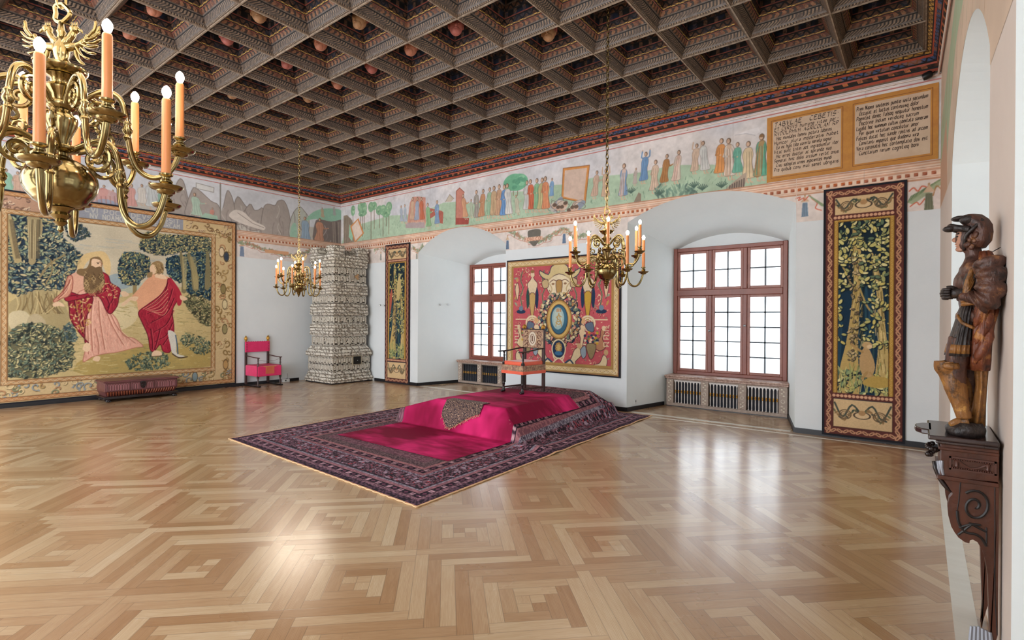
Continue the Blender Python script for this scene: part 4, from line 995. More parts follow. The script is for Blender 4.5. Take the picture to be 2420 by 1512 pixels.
def wall_paint_back():
    cv=Cv(-L,.2,3.0,ZF,.0075,'D2CBC8'); cv.map=lambda x,y: BK(x,y,D)
    cv.shade(cv.noise(.9,.07,3)); 
    # sky: bluish patches
    n=cv.noise(1.4,1.,5); k=np.clip(n*1.6+.25,0,1)[...,None]*.5; cv.C=cv.C*(1-k)+np.array([.70,.73,.78])*k
    G='A6BBA2'
    hor=[(812,560),(812,520),(850,530),(924,509),(960,508),(1000,500),(1048,479),(1085,476),(1120,482),(1209,454),(1240,452),(1308,437),(1332,436),(1392,422),(1420,416),(1491,411),(1520,406),(1586,391),(1620,390),(1685,389),(1730,400),(1780,398),(1812,405),(1816,470)]
    P=cv.M(hor); P=[P[0]]+P[1:]+[(P[-1][0],3.6),(-L,3.6)]; cv._poly(P,G)
    gn=cv.noise(.25,.1,8); m=inpoly(P)
    # grass tufts
    for q in range(420):
        a=rsF.uniform(-12.3,-2.0); b=rsF.uniform(3.62,3.95)
        if m(a,b): cv._stroke([(a,b),(a+rsF.uniform(-.03,.03),b+rsF.uniform(.02,.06))],.009,rsF.choice(['7E9A80','8CA68C','5E7E6C','B6C4AC']),.8)
    f4=lambda x,y:(800+x/4.033,380+y/4.033); f5=lambda x,y:(1380+x/5.0417,280+y/5.0417)
    # trees at the corner
    for (x,y,w_,h_,ty) in [(138,475,20,50,600),(210,440,28,48,700),(245,455,26,60,650),(310,440,28,48,755),(340,430,26,40,650),(390,470,34,45,640),(425,470,34,50,720),(480,440,30,50,700),(230,500,40,30,720),(455,500,40,40,620)]:
        a=f4(x,y); b=f4(x,ty); cv.stroke([f4(x,y),b],.022,'7A6A58'); (ca,cb)=cv.map(*a); s=cv.map(*f4(x+w_,y))[0]-ca; t=cb-cv.map(*f4(x,y+h_))[1]
        cv._ell((ca,cb),abs(s),abs(t),'7FA584'); 
        for q in range(7): cv._ell((ca+rsF.uniform(-.6,.6)*s,cb+rsF.uniform(-.6,.6)*t),abs(s)*.3,abs(t)*.2,rsF.choice(['98B894','688E70','A8C4A0']),.7,rsF.uniform(0,3))
    # rock and tilted frame at the corner
    cv.poly([(812,585),(812,510),(820,508),(832,520),(838,560),(834,585)],'8E8070'); 
    for q in range(5): cv.stroke([(813+q*4,515),(815+q*4,580)],.012,'6E6258')
    cv.poly([(824,560),(826,530),(836,545),(832,570)],'98BFA2')
    cv.poly([f4(110,625),f4(190,545),f4(243,690),f4(155,785)],'C88A5A'); cv.poly([f4(125,630),f4(183,565),f4(228,690),f4(160,762)],'D8C4B4')
    FL=[(4,597,435,605,595,'9FA8B4',0),(4,632,425,640,600,'A8B0B8',0)]
    # enthroned group and table
    cv.poly([f4(650,640),f4(680,400),f4(705,345),f4(760,340),(f4(830,350)),f4(832,590),f4(820,640)],'C49080'); cv.poly([f4(640,590),f4(820,580),f4(825,640),f4(640,640)],'A89898')
    FL+=[(4,708,360,700,585,'C8A890',0),(4,752,360,745,590,'98A0B0',0),(4,790,360,800,585,'BC6E54',0)]
    cv.poly([f4(862,450),f4(915,460),f4(985,478),f4(1000,490),f4(995,600),f4(955,590),f4(950,500),f4(870,555)],'A86458')
    FL+=[(4,850,415,862,650,'8AAE84',3),(4,940,390,940,625,'8098B4',2)]
    cv.poly([f4(1020,390),f4(1060,320),f4(1100,360),f4(1075,390)],'B4A898'); cv.stroke([f4(1020,390),f4(1060,320),f4(1100,360)],.012,'8A7C70')
    # tall throne
    cv.poly([f4(1118,608),f4(1122,290),f4(1155,258),f4(1200,300),f4(1195,380),f4(1185,545),f4(1245,545),f4(1240,605)],'BC8070'); cv.stroke([f4(1118,608),f4(1122,290),f4(1155,258),f4(1200,300)],.016,'8A5448'); cv.poly([f4(1120,545),f4(1245,545),f4(1240,605),f4(1118,608)],'9A5048')
    FL+=[(4,1188,330,1215,560,'C89878',3),(4,1265,375,1270,545,'A8B09C',0),(4,1315,295,1325,570,'9A948C',2),(4,1380,285,1362,560,'BC8C6C',2),(4,1443,270,1430,548,'94B094',2),(4,1482,258,1480,548,'BCA080',0),(4,1530,243,1528,550,'B89478',2),(4,1580,245,1575,552,'6C90BC',2),(4,1607,235,1630,542,'C6C4C0',0),(4,1690,335,1712,515,'B8B4A0',3),(4,1795,205,1790,495,'BDBCB8',2),(4,1828,195,1850,492,'C06A50',2),(4,1890,185,1892,490,'86AC88',2),(4,1940,180,1930,492,'B4AC80',0),(4,1970,168,1975,492,'D08C68',2),(4,2035,175,2030,355,'7C9CBC',2)]
    for x in (1665,1705):
        cv.stroke([f4(x,200),f4(x,330)],.02,'8A7A68'); c0=cv.map(*f4(x,205)); cv._ell(c0,.26,.17,'72AC8A')
        for q in range(8): cv._ell((c0[0]+rsF.uniform(-.18,.18),c0[1]+rsF.uniform(-.1,.1)),.07,.04,rsF.choice(['8CC09C','5C9478']),.8)
    # empty frame with fallen figures
    o4=[f4(2140,72),f4(2392,42),f4(2352,404),f4(2125,355)]; cv.poly(o4,'C88A50'); cv.poly([f4(2156,92),f4(2368,66),f4(2335,385),f4(2143,342)],'C8B0A0'); cv.stroke(o4+[o4[0]],.012,'8A5A3C')
    for q in range(16):
        x=2045+q*17; y=500-60*math.sin(q*.5)-rsF.uniform(0,60); a,b=cv.map(*f4(x,y)); cv._ell((a,b),.13,.06,rsF.choice(['B8B0A8','A8A8A8','C8B4A4','8C94A0']),1,rsF.uniform(-1,1)); cv._ell((a,b),.13,.06,'6E6660',.8,rsF.uniform(-1,1),.14)
    for q in range(7): x=2060+q*34; a,b=cv.map(*f4(x,430+rsF.uniform(-20,60))); cv._ell((a,b),.05,.05,'C8A690'); cv._ell((a,b+.02),.05,.035,'6A584C')
    FL+=[(5,155,640,118,960,'C4A894',3),(5,262,620,255,965,'C4A890',1),(5,478,560,462,965,'7E98B4',0,'C8B0A4'),(5,620,600,605,800,'B4A8A0',2),(5,738,420,700,780,'7090B4',1),(5,855,515,830,895,'C8B09C',2),(5,990,445,945,800,'A87A50',3),(5,1132,400,1092,780,'D4C4B4',2,'C8AA9C'),(5,1345,320,1310,665,'C4AC98',1),(5,1420,290,1448,655,'C0C0BC',0),(5,1640,262,1620,695,'C88C58',2),(5,1725,262,1742,735,'D2C8BC',2,'C0A894'),(5,1832,305,1832,685,'70A894',2),(5,1960,298,1962,765,'C8B494',0),(5,2120,212,2100,745,'66A088',3,'A88C64')]
    for t in FL:
        f=f4 if t[0]==4 else f5; figure(cv,f(t[1],t[2]),f(t[3],t[4]),t[5],arms=t[6],under=t[7] if len(t)>7 else None,rs=rsF)
    cv.poly([f5(2080,225),f5(2110,190),f5(2150,200),f5(2130,225)],'8A6A4C')
    # bushes and rock
    for q in range(60):
        x,y=f5(860+rsF.uniform(0,480),rsF.uniform(800,930)); 
        a,b=cv.map(x,y); cv._ell((a,b),.05,.018,rsF.choice(['5A7068','6E8A7C','86A08C']),.8,rsF.uniform(.5,2.6))
    for (x,y) in ((900,890),(1310,800),(1410,830),(560,870),(1640,800)):
        for q in range(7): a,b=cv.map(*f5(x,y)); t=math.radians(20+q*22); cv._stroke([(a,b-.03),(a+.09*math.cos(t),b+.06*math.sin(t))],.014,'52685F')
    cv.poly([f5(1680,850),f5(1780,760),f5(1900,660),f5(1940,640),f5(1935,740),f5(1900,830),f5(1760,860)],'A89888')
    for q in range(7): cv.stroke([f5(1740+q*28,800-q*14),f5(1735+q*28,850-q*5)],.02,'6A5E58')
    cv.poly([f5(580,1020),f5(650,880),f5(680,900),f5(680,1010)],'8E8070')
    cv.poly([f5(1800,200),f5(1950,140),f5(2080,105),f5(2100,160),f5(2040,200),f5(1930,180)],'D8D4D4'); cv.stroke([f5(1800,200),f5(1930,180),f5(2040,200)],.008,'A8A4A8')
    # lower plaster with garlands
    cv._poly([(-L,2.9),(.3,2.9),(.3,3.4),(-L,3.4)],'D8CDC6'); 
    garland(cv,[(1200,545),(1222,556),(1245,566),(1262,570),(1285,566),(1310,552),(1335,542),(1360,560),(1390,552)],3)
    a,b=cv.map(1262,563); cv._poly(cr([(a-.16,b+.12),(a-.1,b+.17),(a+.1,b+.17),(a+.16,b+.12),(a+.12,b-.05),(a,b-.16),(a-.12,b-.05)],4,True),'6E6A62'); cv._poly([(a-.2,b+.03),(a+.2,b+.03),(a+.2,b-.05),(a-.2,b-.05)],'D8B49C')
    P_,w_=letter_paths('DVLCO',0,0,.06)
    for pl in P_: cv._stroke([(a-.17+p[0]*.34/w_,b-.04+p[1]) for p in pl],.009,'9A5A44')
    tassel(cv,1199,575); tassel(cv,1333,560); tassel(cv,900,605,'A0A098',.9); tassel(cv,985,604,'A0A098',.9); tassel(cv,1901,490,'7E92A4',1.1)
    garland(cv,[(886,592),(900,582),(912,594)],5); garland(cv,[(975,585),(990,592),(1000,580)],6)
    cv.stroke([(1880,470),(1890,466),(1886,474),(1898,468),(1900,474),(1912,462),(1918,470),(1930,480),(1926,492),(1940,497)],.014,'C8644C',.9,4)
    for q in range(16): cv.stroke([(1910+q*2,462+q*1.6),(1922+q*2,470+q*1.2)],.016,'8A9A78',.8)
    for q in range(26):
        t=q/25; x=2145+70*t; y=478-50*t; cv.stroke([(x,y),(x+8,y-14+10*t)],.018,rsF.choice(['76886A','8E9E78','5E6E58']),.9); cv.stroke([(x,y),(x+12,y+4)],.014,'8E9E78',.8)
    cv.stroke([(2148,452),(2158,444),(2168,452),(2178,440),(2192,444)],.016,'C8644C',.9,4); cv.stroke([(2150,488),(2165,478),(2172,484),(2184,470)],.014,'C8644C',.9,4); cv.stroke([(2204,462),(2212,440),(2222,446)],.014,'A87A50',.9,4)
    tassel(cv,2194,470,'7A7E68',1.2)
    dentil_band(cv)
    cv.shade(cv.noise(.05,.05,21,3)+cv.noise(.5,.05,22,3)+cv.noise(.16,.07,23,3))
    for x in (-2.3,-.62,-6.05,-9.0): cv._stroke([(x,3.4),(x+.01,ZF)],.006,'8A8078',.5)
    # sample onto a wall layer cut to the niche arches
    na=cv.w; nb=cv.h; A=np.linspace(cv.a0,RX(D),na); pos=np.zeros((nb,na,3)); col=np.zeros((nb,na,3))
    for i,a in enumerate(A):
        zb=3.0
        for op in (OP1,OP2):
            if op[0]<a<op[1]: zb=max(zb,archz(a,*op[:4])+.0005)
        Z=np.linspace(zb,ZF-.0,nb); pos[:,i,0]=a; pos[:,i,1]=D-.004; pos[:,i,2]=Z
        fj=np.clip((Z-cv.b0)/cv.res,0,cv.h-1.001); j=fj.astype(int); t=(fj-j)[:,None]; ii=min(int((a-cv.a0)/cv.res),cv.w-1); col[:,i]=cv.C[j,ii]*(1-t)+cv.C[j+1,ii]*t
    return grid_mesh('painted_frieze',pos,col,M_paint)
M_paint=col_mat('fresco_plaster',.9,.15,sc=120)
tag(wall_paint_back(),'painted frieze of robed figures in a green landscape above the window niches','mural')
def wall_paint_left():
    cv=Cv(-1.0,D,3.0,ZF,.010,'C9CBD0'); cv.map=lambda x,y: LF(x,y,-L+.005); cv.shade(cv.noise(.8,.07,31)); rs=random.Random(5)
    g=lambda x,y:(x/2.847,380+y/2.847)
    def rock(pts,c='A39A94'):
        P=cr(cv.M([g(*p) for p in pts]),3,True); cv._poly(P,c); cv._stroke(P+[P[0]],.016,'78706C',.8); x0,x1,z0,z1=bbox(P); ins=inpoly(P)
        for q in range(14):
            a=rs.uniform(x0,x1); b=rs.uniform(z0,z1)
            if ins(a,b): cv._stroke(cr([(a,b),(a+rs.uniform(-.06,.06),b-.12),(a+rs.uniform(-.1,.1),b-.3)],3),.022,rs.choice(['857C78','BEB6B0','8E8480']),.7)
    cv._poly([(-1,3.6),(D,3.6),(D,3.95),(-1,3.95)],'B8B4AC')
    for pts in ([(1130,420),(1150,260),(1200,130),(1235,140),(1265,250),(1290,300),(1300,420)],[(1250,400),(1290,200),(1330,190),(1420,270),(1470,300),(1480,400)],[(1490,400),(1505,300),(1530,200),(1560,240),(1590,330),(1660,390),(1640,430)],[(1580,330),(1600,240),(1650,300),(1700,350),(1690,420)],[(1620,400),(1680,290),(1710,330),(1740,330),(1770,320),(1790,430),(1700,470)],[(1760,500),(1770,330),(1800,290),(1850,300),(1870,270),(1910,268),(1940,330),(1960,430),(1990,520),(1880,540)]): rock(pts)
    rock([(1950,520),(1960,380),(2010,310),(2050,340),(2080,400),(2060,540)],'B4B8B0')
    cv.poly([g(1950,540),g(1960,440),g(1990,420),g(2000,520),g(1980,550)],'9CC0AC',1,3)
    cv.poly([g(2060,400),g(2100,350),g(2160,325),g(2230,320),g(2290,330),g(2310,370),g(2280,410),g(2220,415),g(2130,390)],'94BFA8',1,4)
    rock([(2110,550),(2120,420),(2150,395),(2230,410),(2300,395),(2312,400),(2312,580),(2200,570)],'7E7470')
    for q in range(6): cv.stroke([g(2240+q*12,415),g(2245+q*12,560)],.03,rs.choice(['A89C90','6A605C']),.7)
    cv.poly([g(1540,370),g(1580,330),g(1640,345),g(1700,400),g(1780,440),g(1770,465),g(1680,440),g(1600,410)],'CFC6BE',1,4); cv.stroke([g(1600,350),g(1700,420),g(1775,450)],.014,'8E847C')
    FL=[(2052,385,2060,545,'92A6B8',0),(2168,318,2172,385,'B8A890',0),(2248,312,2252,370,'A8ACA8',0),(2152,395,2150,555,'C09078',3),(1310,225,1330,385,'A8BCAC',3),(955,165,960,300,'CEC8C0',3),(885,165,880,320,'C89890',2),(700,170,690,300,'C88A80',2),(760,200,780,300,'94A4BC',0),(620,170,640,290,'A8B8B0',2),(40,60,50,220,'8CB49C',3),(120,80,130,230,'C8A894',2),(1430,320,1420,395,'C08A7C',0),(1010,150,1030,330,'C0C4C4',0),(1090,200,1080,330,'8EB0A0',0)]
    for t in FL: figure(cv,g(t[0],t[1]),g(t[2],t[3]),t[4],arms=t[5],rs=rs,wd=1.5)
    cv.poly([g(560,330),g(600,230),g(700,190),g(800,230),g(860,330)],'C49A94',.8,4); cv.poly([g(620,330),g(660,260),g(760,270),g(820,330)],'8E9EB4',.8,4)
    for q in range(9): cv.stroke([g(590+q*30,240),g(600+q*30,330)],.02,'A07870',.7)
    cv.poly([g(0,330),g(0,130),g(40,120),g(90,200),g(80,330)],'96BCA8',.8)
    cv.stroke([g(1483,150),g(1483,408)],.03,'8A8680'); cv.poly([g(1320,148),g(1440,180),g(1438,212),g(1320,185)],'D0D0CE'); cv.stroke([g(1320,148),g(1440,180),g(1438,212),g(1320,185),g(1320,148)],.012,'8A8680')
    cv.poly([g(1330,395),g(1380,350),g(1460,370),g(1470,400)],'9CBCA8',.9)
    cv._poly([(-1.1,2.9),(D+.1,2.9),(D+.1,3.4),(-1.1,3.4)],'D8D0CC')
    dentil_band(cv); tassel(cv,572,590,'7C8CA4',1.3)
    garland(cv,[(565,572),(590,577),(610,585),(640,592)],9); garland(cv,[(640,592),(665,600),(690,604),(715,600),(740,590),(770,596),(812,600)],10)
    a,b=cv.map(655,596); cv._poly([(a-.3,b+.04),(a+.3,b+.04),(a+.3,b-.04),(a-.3,b-.04)],'D0A07C')
    cv.shade(cv.noise(.05,.04,41,3)+cv.noise(.5,.06,42,3))
    A,Z=np.meshgrid(np.linspace(cv.a0,cv.a1,cv.w),np.linspace(cv.b0,ZF,cv.h)); pos=np.stack([np.full(A.shape,-L+.004),A,Z],-1)
    pos=pos[:,::-1]; return grid_mesh('painted_frieze',pos,cv.C[:,::-1],M_paint)
tag(wall_paint_left(),'painted frieze of rocky mountains and travellers above the big tapestry','mural')
def wall_paint_right():
    cv=Cv(1.0,D,3.0,ZF,.012,'CDB8A4'); cv.shade(cv.noise(.5,.08,51)); rs=random.Random(8)
    cv._poly(cr([(1,4.2),(2,4.3),(3.5,4.55),(5,4.2),(6.2,4.1),(7,3.6),(7.6,3.2),(8.5,3.3),(8.5,3.9),(7.2,4.3),(6,4.6),(4,4.72),(1,4.7)],4,True),'A9B79A')
    cv._poly([(7.2,3.0),(8.5,3.0),(8.5,3.5),(7.4,3.8)],'C4A088')
    for q in range(260):
        a=rs.uniform(1,D); b=rs.uniform(3.5,4.7); cv._stroke([(a,b),(a+rs.uniform(.05,.12),b-rs.uniform(.1,.3))],.02,rs.choice(['8E9E80','B09070','C8AC90','9A7A5E','BFC4A8']),.6)
    for q in range(12): a=3.2+q*.06; cv._stroke([(a,4.25),(a+.02,3.75+.05*(q%3))],.05,rs.choice(['8A7458','A89070','6E5C48']),.9)
    A=np.linspace(cv.a0,D,cv.w); pos=np.zeros((cv.h,cv.w,3)); col=cv.C.copy()
    for i,a in enumerate(A):
        zb=3.0
        for op in (OP3,OP4):
            if -op[1]<a<-op[0]: zb=max(zb,archz(-a,*op[:4])+.0005)
        Z=np.linspace(zb,ZF,cv.h); pos[:,i]=np.stack([np.full(cv.h,RX(a)-.0012),np.full(cv.h,a),Z],-1); jj=np.clip(((Z-cv.b0)/cv.res).astype(int),0,cv.h-1); col[:,i]=cv.C[jj,i]
    return grid_mesh('painted_frieze',pos,col,M_paint)
tag(wall_paint_right(),'painted frieze with green and brown streaks above the arched opening by the statue','mural')
# ---------------- inscription panel ----------------
def inscription():
    x0,x1,z0,z1=-1.81,.155,3.625,4.575; y=D-.012
    root=thing('inscription_panel','large painted two-part Latin inscription in orange frames above the right tapestry','inscription',(0,0,0))
    M_or=mat('orange_ochre_frame','C48A3C',.7,var=(7,'A86E30',.25)); M_or2=mat('dark_ochre_line','8A5426',.7); M_pg=mat('parchment_ground','CDB49C',.85,var=(6,'BBA088',.25))
    xm=BK(2004,300)[0]; xs=[(x0,xm),(xm,x1)]
    m=MB(); m.box((x0,y,z0),(x1,D-.005,z1)); m.build('frame',M_or,root)
    m=MB()
    for a,b in xs: 
        for (p,q,r,s) in ((a+.055,b-.055,z1-.06,z1-.052),(a+.055,b-.055,z0+.052,z0+.06),(a+.055,a+.063,z0+.052,z1-.052),(b-.063,b-.055,z0+.052,z1-.052)): m.box((p,y-.001,r),(q,y,s))
    m.build('frame_line',M_or2,root)
    m=MB()
    for a,b in xs: m.box((a+.08,y-.0015,z0+.08),(b-.08,y,z1-.08))
    m.build('parchment_field',M_pg,root)
    Lt=["TABVLAE  CEBETIS.","ET CVRSVS humane vitae per-","RVDOLPHVM AGRICOLAM RP","Hoc mundales lominu pictura labores","Humcor plura moderatis habet","Ea inc hyls tibo uarertu seriela signur","Vitac sunt tritm aot ingrediuntur iter","Hic errot ducitur ac spirando suo","Semorat hinc dolis arcoum vertit onus","Creu sologitas urnes aspicientes mundi","Pro quibus conu mali senet ubrigaris"]
    Rt=["Primi Napeo seuteres punitio iusta secundum","Occupat et luctus continuusq dolor","Poenitoit donec falsoq sequatur honestum","Doctrine Indiam veridiceq sacrum","Lucelit hoc summum cultus comitata soneram","Per quam virtutum conciliatur amor","Felices ducat hec sande rostris ad arcem","Constanti imponat que diadema viro","Vera coronatis hec contemplatio dos est","Cunctarum rerum cognitioq boni"]
    M_ink=mat('faded_black_ink','3E3028',.8)
    for (a,b),T,zt in ((xs[0],Lt,z1-.155),(xs[1],Rt,z1-.16)):
        m=MB(); W=b-a-.2; st=(z1-z0-.235)/ (len(T)-0 if T is Lt else len(T)+.8)
        for k,t in enumerate(T):
            big=(T is Lt and k<3); ind=(.03 if k%2 else 0)*(0 if big else 1); 
            wl=(W-ind*2) if (k%2==0 or big) else W*.86
            if T is Rt and k%2: wl=W*.84
            pen_text(m,t,a+.1+ind,zt-k*st,st*(.92 if k==0 and T is Lt else .74),wl,lambda p,q: (p,y-.003,q),.12)
        m.build('lettering',M_ink,root)
inscription()
throne(mat('figured_needlework','B89A78',.8,var=(28,'7A5A50',.12),bump=(60,.3)))
# ================= CONSOLE =================
M_con=mat('carved_red_brown_oak','5E3220',.36,spec=.5,var=(7,'34190F',.25,(1,1,.25)),bump=(25,.3))
M_cond=mat('carving_shadow_wood','120A08',.5)
YC0,YC1=3.30,3.74
def cpx(px,py,y=YC0): x,z=BK(px,py,y); return (x,z)
def console():
    root=thing('console_table','tall carved wooden console bracket against the right wall, under the statue','console',(.18,3.5,0))
    ox,oy=.18,3.5
    def L(p): return (p[0]-ox,p[1])
    side=[(2222,1125),(2235,1140),(2252,1166),(2243,1176),(2239,1195),(2241,1218),(2248,1244),(2256,1258),(2265,1270),(2280,1281),(2291,1284),(2292,1277),(2299,1275),(2310,1281),(2321,1299),(2328,1322),(2334,1359),(2336,1415),(2339,1500),(2340,1560),(2342,1620)]
    pts=[L(cpx(*p)) for p in side]
    zb=0.0; xw=RX(YC1+.03)-ox-.003
    out=[p for p in pts if p[1]>zb]+[(pts[-3][0],zb),(xw-.03,zb),(xw,.15),(xw,cpx(2370,1140)[1])]
    for k,(y0) in enumerate((YC0,YC1-.055)):
        m=MB(); m.prism(out,.055,lambda a,b,c:(a,y0-oy+c,b)); sb=m.build('side_bracket',M_con,root,bevel=.004)
        if k==0:
            m=MB()
            def T(pl,r=.004,y=YC0-.002): m.tube([(L(cpx(*p))[0],y-oy,cpx(*p)[1]) for p in pl],r,6)
            sp=[]
            for i in range(34):
                t=i/33; a=-2.2+t*2*math.pi*1.55; r=(34*(1-t)**.8+3); sp.append((2304+r*math.cos(a)*1.0,1196+r*math.sin(a)*1.05))
            T(sp,.0062)
            T([(2270,1133),(2266,1180),(2262,1205)],.002)
            for q in range(5):
                a0=(2300,1240); aa=math.radians(200-q*50)
                T([(2296,1238),(2296+22*math.cos(aa),1250-14*math.sin(aa)),(2296+34*math.cos(aa),1256-20*math.sin(aa))],.0055)
            T(cr([(2262,1206),(2264,1228),(2272,1246),(2284,1258),(2305,1262),(2320,1272),(2331,1290)],4),.006)
            T([(2331,1290),(2331,1246)],.003); T([(2351,1150),(2351,1400),(2356,1500)],.0018)
            m.build('carved_volute',M_cond,sb,smooth=True)
    xl=L(cpx(2222,1045))[0]
    z=[cpx(2300,v)[1] for v in (1022,1040,1052,1060,1130,1140,1147)]
    zz=dict(top=z[0])
    m=MB(); T0=cpx(2240,1030)[1]
    yy0,yy1=YC0-oy,YC1-oy
    lft=L(cpx(2193,1035))[0]
    m.box((lft,yy0-.03,T0-.022),(xw,yy1+.03,T0)); m.box((lft+.03,yy0-.015,T0-.04),(xw,yy1+.015,T0-.022))
    # projecting rounded tongue on the front
    m.prism([(lft+.02,-.12),(lft-.025,-.10),(lft-.05,-.05),(lft-.055,0),(lft-.05,.05),(lft-.025,.10),(lft+.02,.12)],.028,lambda a,b,c:(a,b+.05,T0-.028+c))
    m.build('top_board',mat('dark_polished_top','3A2826',.2,spec=.7,var=(8,'281C1C',.2)),root,bevel=.006)
    zb_=cpx(2300,1137)[1]
    m=MB(); m.box((xl,yy0,zb_),(xw,yy1,T0-.04)); m.box((xl-.012,yy0-.012,zb_-.012),(xw,yy1+.012,zb_+.008)); m.box((xl-.008,yy0-.008,T0-.07),(xw,yy1+.008,T0-.055)); m.build('frieze_box',M_con,root,bevel=.004)
    m=MB(); a=L(cpx(2243,1078)); b=L(cpx(2355,1118))
    x0,x1=a[0],b[0]; z1=cpx(2300,1084)[1]; z0=cpx(2300,1116)[1]
    for (p,q_,r_,s_) in ((x0,x1,z1-.008,z1),(x0,x1,z0,z0+.008),(x0,x0+.008,z0,z1),(x1-.008,x1,z0,z1)): m.box((p,yy0-.008,r_),(q_,yy0,s_))
    for k in range(18): m.ball((x0+.012+(x1-x0-.024)*k/17,yy0-.006,z1-.012),.0042,6,4); m.ball((x0+.012+(x1-x0-.024)*k/17,yy0-.006,z0+.012),.0042,6,4)
    m.tube(cr([(x0+.03,yy0-.004,z1-.016),(x0+.07,yy0-.004,z0+.02),(x1-.07,yy0-.004,z0+.02),(x1-.03,yy0-.004,z1-.02)],5),.005,6)
    for s in (x0+.028,x1-.03): m.lathe([(.004,z0+.014),(.008,z0+.02),(.006,z0+.03),(.01,z0+.045),(.004,z1-.012)],at=(s,yy0-.003,0),seg=8)
    m.build('garland_panel',mat('carving_mid_wood','4E2C22',.45),root,smooth=30)
    # fluted corner piece and acanthus on the front edge
    m=MB()
    for q in range(6):
        p0=cpx(2226-q*3.6,1088+q*1.5); p1=cpx(2229-q*3.0,1122+q*1.0); m.tube([(L(p0)[0],yy0+.012*q,p0[1]),((L(p0)[0]+L(p1)[0])/2-.004,yy0+.012*q,(p0[1]+p1[1])/2),(L(p1)[0],yy0+.012*q,p1[1])],[.006,.0075,.006],7)
    m.build('fluted_scroll',mat('worn_grey_fluting','8A8C94',.3,metal=.3),root,smooth=True)
    m=MB()
    for q in range(14):
        t=q/13; m.ball((xl-.03-.018*math.sin(t*9),yy0+.01+.03*math.cos(t*11),T0-.052-.05*t),(.013,.016,.012),7,5)
    m.tube(cr([(L(cpx(*p))[0],yy0+.03,cpx(*p)[1]) for p in ((2206,1092),(2212,1112),(2226,1140),(2249,1167))],5),[.007]*4+[.010]*5+[.011]*5+[.007,.004],8)
    m.build('acanthus_carving',mat('black_brown_carving','231817',.3,spec=.6),root,smooth=True)
    m=MB(); fx=L(cpx(2326,1500))[0]; z0_=cpx(2320,1482)[1]
    for q in range(6): m.tube([(fx-.045+q*.013,yy0+.0,z0_-.004*abs(q-2)),(fx-.05+q*.015,yy0-.01,z0_*.5),(fx-.055+q*.016,yy0-.015,.0)],[.007,.009,.01],6)
    m.build('fluted_foot',MATS['worn_grey_fluting'],root,smooth=True)
    return T0
CT=console()
# ================= STATUE =================
def polychrome(name,base,gilt,dark,sc=9,k=.06,pos=.52):
    m=bpy.data.materials.new(name); m.use_nodes=True; nt=m.node_tree; N=nt.nodes; Lk=nt.links.new; b=N['Principled BSDF']; b.inputs['Roughness'].default_value=.5
    tc=N.new('ShaderNodeTexCoord'); n=N.new('ShaderNodeTexNoise'); n.inputs['Scale'].default_value=sc; n.inputs['Detail'].default_value=7; n.inputs['Roughness'].default_value=.7; Lk(tc.outputs['Object'],n.inputs['Vector'])
    r=N.new('ShaderNodeValToRGB'); e=r.color_ramp.elements; e[0].position=pos-.16; e[0].color=c4(dark); e[1].position=pos+k+.06; e[1].color=c4(gilt)
    q=e.new(pos-.02); q.color=c4(base); q=e.new(pos+k-.02); q.color=c4(base)
    Lk(n.outputs['Fac'],r.inputs[0]); Lk(r.outputs[0],b.inputs['Base Color'])
    n2=N.new('ShaderNodeTexNoise'); n2.inputs['Scale'].default_value=24; n2.inputs['Detail'].default_value=4; mp=N.new('ShaderNodeMapping'); mp.inputs['Scale'].default_value=(1,1,.35); Lk(tc.outputs['Object'],mp.inputs[0]); Lk(mp.outputs[0],n2.inputs['Vector'])
    bp=N.new('ShaderNodeBump'); bp.inputs['Strength'].default_value=.9; bp.inputs['Distance'].default_value=.02; Lk(n2.outputs['Fac'],bp.inputs['Height']); Lk(bp.outputs[0],b.inputs['Normal'])
    return m
